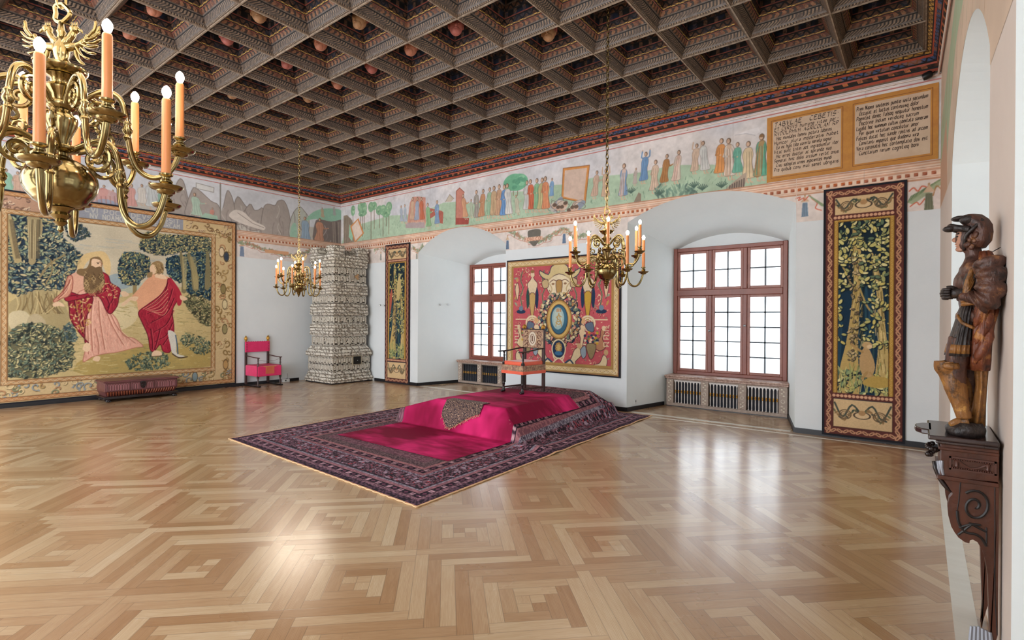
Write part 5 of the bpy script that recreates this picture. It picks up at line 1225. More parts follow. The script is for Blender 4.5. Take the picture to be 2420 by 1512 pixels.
def statue():
    YS=3.42; root=thing('wooden_statue','carved wooden statue of a soldier in pleated skirt and cloak on the console','statue',(.18,YS,CT))
    ox,oz=.18,CT
    def X(px,py,y=YS): x,z=BK(px,py,y); return (x-ox,max(z-oz,.001))
    def loft(name,secs,matl,seg=28,fold=None,dy=0,parent=root,sm=True,pw=1.):
        """secs: (pxL,pxR,py,half_depth,dyc)"""
        m=MB(); R=[]
        for k,s in enumerate(secs):
            xl,z=X(s[0],s[2]); xr,_=X(s[1],s[2]); c=(xl+xr)/2; a=(xr-xl)/2; b=s[3]; yc=s[4] if len(s)>4 else 0
            row=[]
            for i in range(seg):
                t=2*math.pi*i/seg; f=1+(fold[0]*math.sin(fold[1]*t+fold[2]*k) if fold else 0)
                ct,st=math.cos(t),math.sin(t)
                row.append((c+a*f*math.copysign(abs(ct)**pw,ct),dy+yc+b*f*math.copysign(abs(st)**pw,st),z))
            R.append(row)
        n=len(m.v)
        for row in R: m.v+=row
        for j in range(len(R)-1):
            for i in range(seg):
                i2=(i+1)%seg; m.f.append((j*seg+i,j*seg+i2,(j+1)*seg+i2,(j+1)*seg+i)); m.m.append(0)
        m.f.append(tuple(range(seg))); m.m.append(0); m.f.append(tuple((len(R)-1)*seg+i for i in range(seg))); m.m.append(0)
        o=m.build(name,matl,parent,smooth='all' if sm else False)
        return o
    PB=polychrome('statue_brown','543428','8A5E3A','1E1210',13); PG=polychrome('statue_gilt','8A5C2C','BC8A44','2A1A10',15,.1,.5); PD=polychrome('statue_dark','2E2624','54443A','120E10',10)
    PR=polychrome('statue_red_gilt','6E3820','A8703A','2A1410',14); PF=polychrome('statue_face','B08068','CDA08C','6A4434',9,.1,.45)
    # one continuous figure: torso, neck, head, arms and legs, merged by a voxel remesh
    m=MB()
    def blob(px,py,r,dy=0,ry=None,rz=None): x,z=X(px,py); m.ball((x,dy,z),(r,ry or r,rz or r),14,10)
    def limb(l,rad,dy=None):
        P=[(X(p[0],p[1])[0],(p[2] if len(p)>2 else 0),X(p[0],p[1])[1]) for p in l]; P2=cr(P,5); n=len(P2); ra=[np.interp(i/(n-1),np.linspace(0,1,len(rad)),rad) for i in range(n)]; m.tube(P2,ra,14)
    blob(2291,560,.052,0,.05,.068); blob(2284,572,.04,0,.042,.05)      # skull and face
    blob(2280,586,.022,0,.024,.018)                                      # chin
    m.ball((X(2259,566)[0],0,X(2259,567)[1]),(.014,.009,.012),8,6); m.ball((X(2264,560)[0],0,X(2264,556)[1]),(.012,.014,.02),8,6)
    m.ball((X(2265,577)[0],0,X(2265,576)[1]),(.011,.016,.006),8,6); m.ball((X(2266,581)[0],0,X(2266,581)[1]),(.010,.014,.006),8,6)
    for s in (-1,1): m.ball((X(2268,560)[0],s*.02,X(2268,560)[1]),(.012,.014,.007),8,6)
    limb([(2298,585),(2302,605),(2306,625)],[.032,.034,.06])
    blob(2312,640,.075,0,.115,.06); blob(2300,670,.078,0,.10,.085); blob(2303,715,.062,0,.085,.06); blob(2300,750,.07,0,.095,.06)
    for s in (-1,1):
        limb([(2322,625,s*.10),(2330,660,s*.135),(2326,700,s*.14),(2300,706,s*.12),(2268,700,s*.085)],[.046,.042,.034,.03,.022])
        limb([(2275,800,s*.045),(2258 if s<0 else 2290,860,s*.05),(2262 if s<0 else 2300,925,s*.05),(2282 if s<0 else 2306,975,s*.05)],[.06,.045,.036,.022])
    body=m.build('body',PB,root,smooth='all'); rm=body.modifiers.new('remesh','REMESH'); rm.mode='VOXEL'; rm.voxel_size=.0065; sm_=body.modifiers.new('smooth','SMOOTH'); sm_.iterations=4; sm_.factor=.6
    # face paint mask layer: pinkish face plate
    loft('face_paint',[(2262,2275,592,.014),(2261,2280,584,.024),(2258.5,2283,574,.033),(2260,2284,566,.036),(2259,2284,558,.038),(2262,2282,549,.034)],PF,20)
    fm=MB(); fm.ball((X(2258.5,566)[0],0,X(2259,567)[1]),(.015,.010,.013),10,7); fm.ball((X(2263,578)[0],0,X(2263,577)[1]),(.011,.017,.006),8,6); fm.ball((X(2264,581)[0],0,X(2264,582)[1]),(.010,.015,.006),8,6); fm.ball((X(2270,590)[0],0,X(2270,589)[1]),(.02,.02,.014),10,7)
    fm.build('nose_and_mouth',PF,root,smooth='all')
    fm=MB()
    for s in (-1,1): fm.ball((X(2262,560)[0],s*.021,X(2262,560)[1]),(.008,.010,.005),8,6); fm.tube([(X(2262,554)[0],s*.01,X(2262,555)[1]),(X(2264,553)[0],s*.034,X(2264,554)[1])],.004,6)
    fm.build('eyes',PD,root,smooth='all')
    # gripping fists with five fingers
    for s in (-1,1):
        x,z=X(2246,694); y=s*.085-.0
        h=MB(); h.ball((x+.02,y,z),(.026,.018,.022),10,8); h.tube([(x+.09,y,z-.004),(x+.03,y,z)],[.024,.02],10)
        for q in range(4):
            zz=z+.019-q*.0125; L_=(.030,.034,.032,.026)[q]
            h.tube(cr([(x+.012,y-s*.012,zz),(x-L_*.55,y-s*.016,zz),(x-L_,y-s*.004,zz-.001),(x-L_*.8,y+s*.012,zz-.002),(x-.004,y+s*.014,zz-.002)],3),[.0072]*13,7)
        h.tube(cr([(x+.02,y+s*.0,z+.018),(x+.0,y+s*.014,z+.028),(x-.018,y+s*.016,z+.026)],3),[.0085]*4+[.0075]*3,7)
        h.build('hand',PD,root,smooth='all')
    # hat with cap, brim, plume rolls
    hat=loft('hat',[(2284,2330,588,.05),(2288,2344,572,.065),(2290,2347,552,.07),(2280,2345,536,.072),(2266,2336,524,.068),(2268,2322,513,.05),(2280,2305,508,.02)],PB,26,(.05,5,.7))
    h=MB()
    x,z=X(2247,536); h.tube(cr([(X(2290,545)[0],-.045,X(2290,545)[1]),(X(2262,542)[0],-.035,X(2262,541)[1]),(x,0,z),(X(2262,542)[0],.035,X(2262,541)[1]),(X(2290,545)[0],.045,X(2290,545)[1])],5),[.016]*21,9)
    h.ball((X(2244,540)[0],-.01,X(2244,542)[1]),(.028,.035,.016),10,7); h.ball((X(2268,515)[0],0,X(2268,517)[1]),(.035,.05,.014),10,7)
    h.ball((X(2285,520)[0],-.04,X(2285,522)[1]),(.032,.03,.022),10,7)
    h.tube(cr([(X(2320,520)[0],-.06,X(2320,522)[1]),(X(2296,545)[0],-.066,X(2296,545)[1]),(X(2280,560)[0],-.055,X(2280,562)[1]),(X(2278,590)[0],-.02,X(2278,592)[1])],5),.008,7)
    h.build('hat_brim',PD,hat,smooth='all')
    h=MB()
    for q in range(26): 
        a=q*.9; rr_=.3+.7*((q*7)%10)/10; h.ball((X(2296,570)[0]+.028*rr_*math.cos(a),-.05-.008*math.sin(a*2),X(2296,572)[1]+.05*rr_*math.sin(a)),(.012,.012,.013),8,6)
    h.build('hair',PB,hat,smooth='all')
    # breast, belt, skirt
    loft('bodice',[(2273,2312,720,.085),(2262,2315,690,.10),(2264,2320,662,.105),(2280,2320,638,.10),(2293,2318,622,.07)],PD,26,(.02,9,.3))
    bl=MB()
    for q in range(3): bl.tube(cr([(X(2272+q,708+q*5)[0],-.07,X(2272,708+q*6)[1]),(X(2285,704)[0],-.10,X(2285,704+q*7)[1]),(X(2306,700)[0],-.1,X(2306,702+q*7)[1])],5),.011,8)
    bl.build('sash',PG,root,smooth='all')
    bl=MB()
    for q in range(4): bl.tube(cr([(X(2300,628)[0],-.085,X(2300,628+q*9)[1]),(X(2284,662)[0],-.108,X(2284,664+q*9)[1]),(X(2276,690)[0],-.1,X(2276,696+q*6)[1])],5),.010,8)
    bl.build('gathered_drape',PG,root,smooth='all')
    sk=loft('pleated_skirt',[(2232,2300,838,.125),(2236,2300,822,.12),(2244,2302,796,.112),(2256,2304,762,.10),(2262,2306,740,.09),(2272,2308,718,.08)],PD,72,(.055,18,0))
    loft('gilt_band',[(2232.5,2301,832,.126),(2238,2301,812,.12)],PG,72,(.06,18,0),parent=sk)
    r_=MB(); r_.tube(cr([(X(2262,748)[0],-.05,X(2262,746)[1]),(X(2272,760)[0],-.095,X(2272,762)[1]),(X(2292,770)[0],-.104,X(2292,772)[1]),(X(2305,775)[0],-.09,X(2305,777)[1])],5),.008,8); r_.build('rope_girdle',PG,sk,smooth='all')
    # cloak
    loft('cloak',[(2285,2340,872,.09),(2283,2342,850,.115),(2286,2343,815,.125),(2290,2348,775,.13),(2296,2352,735,.13),(2300,2357,700,.13),(2303,2359,660,.128),(2308,2356,620,.115),(2312,2342,596,.07)],PR,64,(.085,8,.55))
    loft('cloak_tail',[(2282,2330,1006,.07,.03),(2296,2331,960,.08,.03),(2304,2334,910,.085,.03),(2300,2338,860,.09,.03),(2298,2340,820,.09,.02)],PG,64,(.09,7,.4))
    dr=MB()
    for q in range(3): dr.tube(cr([(X(2352,670+q*30)[0],-.08,X(2352,670+q*30)[1]),(X(2325,700+q*48)[0],-.118,X(2325,720+q*44)[1]),(X(2300,740+q*46)[0],-.098,X(2300,775+q*40)[1])],5),[.010]*4+[.022]*5+[.008]*2,8)
    dr.build('cloak_fold',PR,root,smooth='all')
    # sleeve
    sl=MB()
    P=[(X(2330,618)[0],-.125,X(2330,618)[1]),(X(2338,655)[0],-.15,X(2338,655)[1]),(X(2330,700)[0],-.15,X(2330,700)[1]),(X(2305,716)[0],-.135,X(2305,716)[1])]
    sl.tube(cr(P,6),[.03+.024*abs(math.sin(i*.8))+.01 for i in range(19)],14); sl.build('sleeve',PB,root,smooth='all')
    # boots
    for s,dx in ((-1,0),(1,24)):
        b_=MB(); 
        P=[(X(2236+dx,850)[0],s*.05,X(2236,852)[1]),(X(2238+dx,872)[0],s*.05,X(2238,872)[1]),(X(2254+dx,905)[0],s*.05,X(2254,905)[1]),(X(2266+dx,945)[0],s*.05,X(2266,945)[1]),(X(2278+dx,985)[0],s*.05,X(2278,985)[1])]
        b_.tube(cr(P,6),list(np.interp(np.linspace(0,1,25),[0,.2,.3,.55,.8,1],[.05,.052,.042,.046,.034,.03])),14)
        b_.tube(cr([(X(2285+dx,988)[0],s*.05,X(2285,990)[1]),(X(2262+dx,992)[0],s*.055,X(2262,994)[1]),(X(2242+dx,996)[0],s*.06,X(2242,999)[1])],4),[.026,.026,.024,.024,.022,.02,.018,.014,.01],10)
        b=b_.build('boot',PG,root,smooth='all')
        c_=MB(); c_.tube(cr([(X(2230+dx,858)[0],s*.05,X(2230,856)[1]),(X(2236+dx,864)[0],s*.1,X(2236,862)[1]),(X(2262+dx,868)[0],s*.09,X(2262,862)[1])],4),.016,8); c_.build('boot_cuff',PG,b,smooth='all')
    loft('rocky_base',[(2236,2329,1026,.11),(2231,2329,1008,.115),(2238,2328,1002,.115),(2250,2322,992,.095)],PD,30,(.05,5,1.3))
    wr=MB(); wr.tube([(X(2336,600)[0],0,X(2336,600)[1]),(RX(YS)-ox-.002,0,X(2352,585)[1])],.002,5); wr.build('fixing_wire',M_black,root)
statue()
# ================= TAPESTRIES =================
M_tap=col_mat('woven_wool',.95,.35,sc=260)
def finish_tap(cv,name,label,X_of,thick=.012,wave=.012,seed=1,edge='14161E',lin_='6A5A4A',parts=()):
    """X_of(A,B,out) maps wall coordinates and offset to space"""
    cv.shade(cv.noise(.012,.05,seed+100,2)+cv.noise(.3,.05,seed+101))
    A,B=np.meshgrid(np.linspace(cv.a0,cv.a1,cv.w),np.linspace(cv.b0,cv.b1,cv.h))
    out=.02+wave*(np.sin(A*5.1+seed)*.5+np.sin(A*11.3+B*1.7+seed)*.3+.7)*(.35+.65*(cv.b1-B)/(cv.b1-cv.b0))
    root=thing(name,label,'tapestry',(0,0,0))
    f=grid_mesh('woven_picture',X_of(A,B,out+.004),cv.C,M_tap,root)
    # dark lining behind with an edge all round
    m=MB(); n=24; e=.028
    a=np.linspace(cv.a0-e,cv.a1+e,n); 
    P=X_of(np.repeat(a[None],4,0),np.array([[cv.b0-e]*n,[cv.b1+e]*n,[cv.b0-e]*n,[cv.b1+e]*n]),np.stack([np.full(n,.004)]*2+[np.interp(a,A[0],out[0])-.003,np.interp(a,A[0],out[-1])-.003]))
    for k in range(n-1):
        q=[tuple(P[r,k]) for r in range(4)]; w_=[tuple(P[r,k+1]) for r in range(4)]
        m.quad(q[2],w_[2],w_[3],q[3]); m.quad(q[0],w_[0],w_[2],q[2]); m.quad(q[1],w_[1],w_[3],q[3]); m.quad(q[0],w_[0],w_[1],q[1])
    m.quad(tuple(P[0,0]),tuple(P[2,0]),tuple(P[3,0]),tuple(P[1,0])); m.quad(tuple(P[0,-1]),tuple(P[2,-1]),tuple(P[3,-1]),tuple(P[1,-1]))
    m.build('lining',mat('tapestry_lining','14161F',.9),root)
    return root
def rope_border(cv,a0,a1,b0,b1,w_,ground,light,dark,per=.05):
    """guilloche band just inside the rectangle"""
    B=cv._poly
    for R in ([(a0,b0),(a1,b0),(a1,b0+w_),(a0,b0+w_)],[(a0,b1-w_),(a1,b1-w_),(a1,b1),(a0,b1)],[(a0,b0),(a0+w_,b0),(a0+w_,b1),(a0,b1)],[(a1-w_,b0),(a1,b0),(a1,b1),(a1-w_,b1)]): B(R,ground)
    k=w_*.5
    def run(p,q,vert):
        n=max(1,int(math.hypot(q[0]-p[0],q[1]-p[1])/per))
        for i in range(n):
            t=(i+.5)/n; c=(p[0]+(q[0]-p[0])*t,p[1]+(q[1]-p[1])*t)
            t_=(.6 if i%2 else -.6)+(1.57 if vert else 0); cv._ell(c,per*.56,w_*.20,light,1,t_); cv._ell(c,per*.30,w_*.07,dark,.7,t_); cv._ell((c[0]+(0 if vert else per*.5),c[1]+(per*.5 if vert else 0)),w_*.07,w_*.07,light,.9)
    run((a0,b0+k),(a1,b0+k),0); run((a0,b1-k),(a1,b1-k),0); run((a0+k,b0),(a0+k,b1),1); run((a1-k,b0),(a1-k,b1),1)
    for e in (0,w_):
        P=[(a0+e,b0+e),(a1-e,b0+e),(a1-e,b1-e),(a0+e,b1-e),(a0+e,b0+e)]; cv._stroke(P,.010,dark,.8)
def scroll_fill(cv,a0,a1,b0,b1,n,size,cols,dark,rs,lw=.010):
    for q in range(n):
        a=rs.uniform(a0,a1); b=rs.uniform(b0,b1); s=size*rs.uniform(.6,1.2); t0=rs.uniform(0,6.28); d=rs.choice((-1,1)); c=rs.choice(cols)
        P=[(a+s*(1-i/12)*math.cos(t0+d*i*.5),b+s*(1-i/12)*math.sin(t0+d*i*.5)) for i in range(11)]
        cv._stroke([(p[0]+.006,p[1]-.008) for p in P],lw*2.0,dark,.85); cv._stroke(P,lw*1.5,c,1)
        for i in (0,3): cv._ell(P[i],s*.3,s*.13,c,1,t0+i); 
def drape(cv,pts,c,folds,dark,light,sm=4,fw=.02,lw=.014):
    """folds: list of polylines in the same coordinates as pts"""
    P=cr(cv.M(pts),sm,True); cv._poly(P,c); ins=inpoly(P); bb=bbox(P); r_=random.Random(len(pts)); n_=int((bb[1]-bb[0])*(bb[3]-bb[2])*900)
    for q in range(n_):
        a=r_.uniform(bb[0],bb[1]); b=r_.uniform(bb[2],bb[3])
        if ins(a,b) and ins(a,b-.09): cv._stroke([(a,b),(a+r_.uniform(-.02,.03),b-r_.uniform(.04,.09))],.010,r_.choice((dark,light,shadec(c,.85),shadec(c,1.12))),.35)
    for i,f in enumerate(folds): 
        Q=cr(cv.M(f),4); cv._stroke(Q,fw,dark,.85); cv._stroke([(q[0]+fw*.9,q[1]) for q in Q],fw*.7,light,.6)
    cv._stroke(P+[P[0]],lw,dark,.9)
def big_tapestry():
    XP=-L+.03; mp=lambda x,y: LF(x,y,XP)
    a1=mp(556,700)[0]; b1=mp(556,528)[1]; b0=mp(562,903)[1]; a0=1.18
    cv=Cv(a0,a1,b0,b1,.0085,'C8B48C'); cv.map=mp; rs=random.Random(3)
    t=lambda x,y:(x/2.748,450+y/2.748)
    ia1=mp(499,700)[0]; ib0=mp(300,885)[1]+.0; ib1=mp(*t(900,245))[1]; ia0=mp(*t(52,700))[0]
    ib0=mp(*t(700,1190))[1]
    # picture field
    cv._poly([(ia0,ib0),(ia1,ib0),(ia1,ib1),(ia0,ib1)],'B7A67C')
    PP=lambda pts,c,al=1.,sm=3: cv.poly([t(*p) for p in pts],c,al,sm)
    PS=lambda pts,w_,c,al=1.: cv.stroke([t(*p) for p in pts],w_,c,al,3)
    # sky and distance
    cv._poly([(ia0,ib1-1.15),(ia1,ib1-1.15),(ia1,ib1),(ia0,ib1)],'BDB29A')
    for q in range(120):
        a=rs.uniform(ia0,ia1); b=rs.uniform(ib1-1.1,ib1); cv._stroke([(a,b),(a+rs.uniform(.1,.5),b+rs.uniform(-.01,.01))],.016,rs.choice(['A4A49C','C8BCA0','8E98A0','D0C4A8','9CA4A6']),.5)
    PP([(560,640),(700,600),(800,560),(960,620),(1000,700),(560,760)],'A8B0A0',.8); PP([(700,560),(780,540),(860,600),(800,640),(700,610)],'8A9CA4',.8)
    # ground
    PP([(40,620),(300,640),(560,700),(760,700),(900,660),(1370,700),(1370,1150),(40,1230)],'BCA878')
    PP([(560,1080),(900,1000),(1370,1000),(1370,1140),(560,1200)],'A89258'); PP([(740,760),(840,720),(900,790),(860,870),(760,900)],'CCBC94')
    for q in range(700):
        x=rs.uniform(50,1365); y=rs.uniform(720,1180); a,b=mp(*t(x,y)); cv._stroke([(a,b),(a+rs.uniform(-.16,.16),b+rs.uniform(-.02,.03))],.014,rs.choice(['9C8A54','C8B888','8E8458','D4C494','AC9A64','7A7850']),.55)
    # banks with foliage
    def fol(pts,n,size,cols,dark,base,al=1.,asp=.42):
        P=cr(cv.M([t(*p) for p in pts]),3,True)
        if base: cv._poly(P,base,al)
        cv.leaves(inpoly(P),int(n*2.2),size*.60,cols+[dark or '3A4438'],rs,asp*.9,dark,bbox(P))
    DK='1E2A36'; 
    PP([(40,760),(180,660),(330,640),(430,760),(450,900),(330,1000),(60,960)],'A4946C'); 
    for q in range(30): x=80+rs.uniform(0,320); PS([(x,650+rs.uniform(0,60)),(x+rs.uniform(-30,30),740),(x+rs.uniform(-50,60),800)],.014,rs.choice(['8A7650','6E5E42','C4B080']),.9)
    PP([(60,800),(150,780),(200,830),(170,900),(70,900)],'C0B290'); PP([(180,830),(240,800),(300,860),(250,920),(180,900)],'AFA080')
    fol([(40,170),(330,160),(420,330),(520,410),(510,480),(420,620),(250,640),(50,640)],520,.062,['B8A878','9AA07C','6E8078','C4B488','5A6E70','8C9470'],DK,'2C3A48')
    fol([(430,190),(540,230),(590,290),(500,330),(440,290)],90,.05,['2C3A44','44545A','1E2C38'],None,None)
    # left trunks
    PP([(50,170),(75,170),(100,300),(130,420),(140,460),(95,470),(75,380),(55,280)],'A8966C',1,2); PP([(175,170),(275,190),(265,320),(240,330),(230,470),(185,470),(190,330)],'9C8C68',1,2)
    for q in range(14): x=190+q*5.5; PS([(x,190),(x-4,300),(x-6,440)],.012,rs.choice(['6E6048','C4B488','57503E']),.8)
    for q in range(6): x=62+q*5; PS([(x,190),(x+22,330),(x+42,440)],.012,'6E6048',.8)
    fol([(260,300),(400,310),(500,400),(420,450),(300,420)],150,.055,['A8A078','7C8C7C','C8BC90','4E6468'],DK,None)
    PS([(260,560),(330,470),(420,420)],.03,'8C7C58'); PS([(300,600),(340,520),(330,450)],.022,'8C7C58')
    # lower left plants
    fol([(60,920),(250,860),(430,930),(480,1060),(420,1170),(60,1210)],330,.05,['B4A878','98986C','C8BC8C','7E8A70','5E6E60'],'2E3430','4A4C3C',.75)
    fol([(820,1110),(900,1060),(1050,1050),(1100,1120),(1000,1160),(850,1160)],110,.045,['8A9474','5A6A5C','A8A87C'],'3A4438',None); fol([(1170,950),(1260,930),(1360,980),(1360,1060),(1230,1040)],90,.045,['8A9474','5A6A5C','A8A87C','C0B080'],'3A4438',None)
    fol([(430,860),(500,900),(490,980),(420,960)],60,.05,['3A4A50','6E7C70'],None,None)
    # middle tree
    PP([(868,560),(882,560),(890,670),(862,670)],'8A7A54',1,2)
    fol([(770,480),(800,410),(870,400),(960,430),(975,500),(930,570),(880,610),(800,600),(770,550)],260,.05,['B0A068','8E9468','C4B478','5E7468','4A6068'],DK,'33464E')
    # right trees
    fol([(905,360),(960,270),(1100,290),(1350,300),(1360,400),(1180,400),(1050,420),(960,400)],430,.048,['C0AE74','A89C68','D0C088','6E7C68','8A8C64'],DK,'3A4A48')
    fol([(1080,450),(1180,420),(1360,420),(1368,700),(1290,760),(1180,600),(1100,560)],420,.055,['4A6470','6E8478','2E4656','A49C6C','8C946C'],'142634','263C4C')
    for pts in ([(1180,400),(1195,480),(1200,600),(1210,660),(1178,660),(1182,560),(1165,420)],[(1230,400),(1260,470),(1290,560),(1285,650),(1250,640),(1240,520),(1215,430)],[(1340,400),(1360,420),(1368,620),(1330,640),(1335,500)]): PP(pts,'7A7254',1,2)
    for q in range(10): PS([(1185+q*3,430),(1190+q*2,640)],.01,'B8A878',.6); PS([(1235+q*4,430),(1262+q*3,640)],.01,'B0A070',.6)
    PP([(1200,700),(1290,690),(1368,730),(1368,880),(1300,860),(1250,800)],'A4946C'); fol([(1190,700),(1300,680),(1368,760),(1368,870),(1280,840)],170,.05,['C0B080','8E8C60','6A6E50'],'3A3A2C',None)
    # -- left figure: long haired bearded man in pink tunic and red mantle
    PP([(600,400),(680,400),(720,480),(700,560),(640,430),(560,470),(520,560),(500,480),(540,420)],'D0B078',.8)
    SK='D8B898'
    PP([(450,560),(520,520),(560,530),(600,700),(480,720),(440,660)],'CFA088')
    drape(cv,[t(*p) for p in [(500,680),(560,640),(690,640),(700,760),(760,840),(800,940),(870,960),(930,1010),(880,1020),(760,1050),(680,1060),(600,1080),(540,1110),(560,1000),(545,880),(520,780)]],'D4A08C',[[t(*p) for p in f] for f in ([(600,720),(590,850),(600,1040)],[(640,720),(650,850),(680,1030)],[(680,760),(730,880),(800,1000)],[(700,760),(770,900),(880,990)],[(560,760),(570,900),(575,1060)],[(620,900),(640,1000),(640,1060)])],'A86E5C','E8C4AC')
    drape(cv,[t(*p) for p in [(440,660),(520,680),(600,690),(590,760),(560,830),(550,980),(575,990),(520,930),(460,840),(450,760)]],'8E2434',[[t(*p) for p in f] for f in ([(480,700),(500,800),(540,930)],[(530,700),(530,800),(545,900)])],'4E1220','C4A068')
    for q in range(60): 
        a,b=mp(*t(rs.uniform(455,590),rs.uniform(700,920))); cv._ell((a,b),.028,.010,rs.choice(['C8A468','D8BC84','A4803C']),.9,rs.uniform(0,3))
    drape(cv,[t(*p) for p in [(640,530),(700,550),(720,600),(780,640),(770,700),(760,750),(720,800),(690,780),(640,690),(540,700),(440,720),(430,690),(560,670),(630,620)]],'982838',[[t(*p) for p in f] for f in ([(660,560),(690,640),(620,680),(500,690)],[(700,600),(740,680),(700,760)],[(650,600),(660,660),(560,690)],[(690,690),(710,740),(700,780)])],'541322','C04C50')
    for q in range(40):
        a,b=mp(*t(rs.uniform(600,760),rs.uniform(600,700))); cv._ell((a,b),.020,.008,'CDAE74',.9,rs.uniform(0,3))
    drape(cv,[t(*p) for p in [(440,560),(470,560),(470,640),(440,690),(400,700),(360,725),(350,710),(410,650)]],'C48C74',[[t(*p) for p in f] for f in ([(455,580),(430,650),(380,700)],[(450,600),(410,660)])],'8A4A40','E4C0A4')
    PP([(340,740),(370,720),(410,735),(420,755),(385,750),(355,755)],SK,1,2); PP([(780,660),(815,655),(840,680),(800,690)],SK,1,2)
    # head, hair, beard
    PP([(590,440),(640,430),(665,460),(662,500),(640,540),(560,560),(500,540),(510,510),(560,505),(580,470)],'7A6244',1,3)
    PP([(600,445),(645,450),(660,470),(655,500),(620,515),(595,490)],SK,1,3)
    PS([(650,462),(662,480),(655,486)],.012,'8A5E48'); PS([(628,468),(645,466)],.010,'5A4030'); cv._ell(mp(*t(637,474)),.014,.008,'3A2A22')
    PP([(590,490),(620,500),(655,495),(670,540),(680,600),(640,650),(590,670),(550,650),(545,560)],'6E583E',1,3)
    for q in range(46):
        x=rs.uniform(550,670); y=rs.uniform(520,650); PS([(x,y),(x+8,y+10),(x-6,y+22),(x+4,y+34)],.010,rs.choice(['A88C60','4E3C28','BCA074','8A7048']),.9)
    PP([(535,1030),(560,985),(590,1010),(570,1050)],SK,1,2); PP([(600,1100),(620,1075),(650,1080),(640,1110)],SK,1,2)
    # -- right figure, turning away, in red mantle
    PP([(960,570),(1010,540),(1090,560),(1130,600),(1100,700),(1050,800),(960,820),(900,780),(890,720),(850,700),(900,640)],'D09A78',1,3)
    drape(cv,[t(*p) for p in [(1095,570),(1140,620),(1155,700),(1120,780),(1130,900),(1110,1040),(1060,1045),(1040,1000),(1000,1045),(975,1030),(960,940),(920,850),(900,790),(960,740),(1040,680),(1080,620)]],'9A2638',[[t(*p) for p in f] for f in ([(1090,600),(1060,680),(960,760)],[(1120,640),(1080,740),(960,800)],[(1130,700),(1080,800),(980,860)],[(1125,780),(1080,870),(1000,920)],[(1120,860),(1080,940),(1010,980)],[(1110,930),(1060,1000)],[(1040,900),(1020,980),(1005,1030)],[(980,900),(990,980),(990,1030)])],'520F1E','C25458')
    for q in range(6): PS([(930+q*14,770+q*4),(1010+q*10,720+q*18),(1090,640+q*26)],.013,'D8A080',.7)
    PP([(1100,560),(1150,620),(1180,680),(1175,740),(1150,740),(1140,660)],'A42C3C',1,3)
    PP([(850,690),(900,690),(880,720),(850,712),(830,730),(800,750),(785,740),(820,710)],SK,1,2); PP([(1170,680),(1200,690),(1220,705),(1190,715),(1170,705)],SK,1,2)
    PP([(990,470),(1030,458),(1060,480),(1062,530),(1020,545),(990,540),(975,510)],'8E7450',1,3); PP([(972,500),(990,480),(1010,490),(1015,530),(990,545),(975,525)],SK,1,3); PP([(1015,540),(1060,545),(1085,575),(1010,565)],SK,1,2)
    for q in range(24): x=rs.uniform(1000,1055); y=rs.uniform(470,535); PS([(x,y),(x+8,y+5),(x+4,y+12)],.010,rs.choice(['5E4A32','B49A6C']),.9)
    PP([(960,535),(990,530),(985,560),(955,565)],'8E7450',1,2)
    PP([(1090,910),(1140,930),(1145,1010),(1150,1060),(1200,1075),(1160,1085),(1120,1060),(1105,1000)],'C8C4B8',1,3); PS([(1140,940),(1150,1000),(1155,1060)],.02,'3A5670'); PS([(1120,1060),(1160,1085),(1215,1080)],.024,'4A3A2C')
    PP([(1000,1040),(1040,1045),(1050,1070),(985,1078)],SK,1,2); PS([(985,1078),(1050,1074)],.016,'5A4632')
    # borders
    M_='B49468'
    for R in ([(a0,b0),(a1,b0),(a1,ib0),(a0,ib0)],[(ia1,b0),(a1,b0),(a1,b1),(ia1,b1)],[(a0,ib1),(a1,ib1),(a1,b1),(a0,b1)],[(a0,b0),(ia0,b0),(ia0,b1),(a0,b1)]): cv._poly(R,'C2AA80')
    scroll_fill(cv,ia1+.1,a1-.08,b0,b1,70,.085,['D2BC90','A88C5C','8E7448','B08460'],'6A5438',rs,.012)
    scroll_fill(cv,a0,a1,b0+.06,ib0-.06,90,.08,['D2BC90','A88C5C','7E8468','B08460','8A9498'],'5E5038',rs,.012)
    scroll_fill(cv,a0,ia0-.05,ib0,b1,30,.07,['D2BC90','A88C5C','8E7448'],'6A5438',rs,.012)
    for (x,y,c) in ((1440,400,'D4C0A0'),(1470,430,'2E3C50'),(1450,640,'7E7048'),(1460,740,'C8B890'),(1460,900,'8A8058'),(1465,1130,'B08C58'),(1265,1210,'7A9098'),(700,1300,'8E8C70')):
        a,b=mp(*t(x,y)); cv._ell((a,b),.06,.12,c,.9); cv._ell((a,b),.06,.12,'5A4A34',.9,0,.2)
    x0=mp(*t(455,200))[0]; x1=mp(*t(1190,200))[0]; zt=b1-.06; zb=ib1+.07
    cv._poly([(x0,zb),(x1,zb),(x1,zt),(x0,zt)],'8E9098'); cv._poly([(a0,zb),(x0-.04,zb),(x0-.04,zt),(a0,zt)],'B08C74')
    scroll_fill(cv,a0,x0-.05,zb,zt,26,.06,['CDB498','8A6C58'],'5A4440',rs); scroll_fill(cv,x1+.05,a1-.1,zb,zt,16,.06,['CDB490','8A6C48'],'5A4438',rs)
    for k,(s) in enumerate(('N CVI POCE DEVS IVSSIT','NV NOAMOE STRVERE ARCAM','PER INREPERTA MANEBIT')):
        P_,w_=letter_paths(s,0,0,.085,0); X0=x0+.05+.25*k; Wd=x1-X0-.05
        for pl in P_: cv._stroke([(X0+p[0]*Wd/w_,zt-.115-k*.105+p[1]) for p in pl],.014,'C0BCB0',.9)
    rope_border(cv,a0,a1,b0+.015,b1-.0,.075,'A8784E','CDA478','5E3E2C',.06)
    rope_border(cv,ia0-.09,ia1+.09,ib0-.09,ib1+.07,.085,'A07850','CDB088','5E4630',.065)
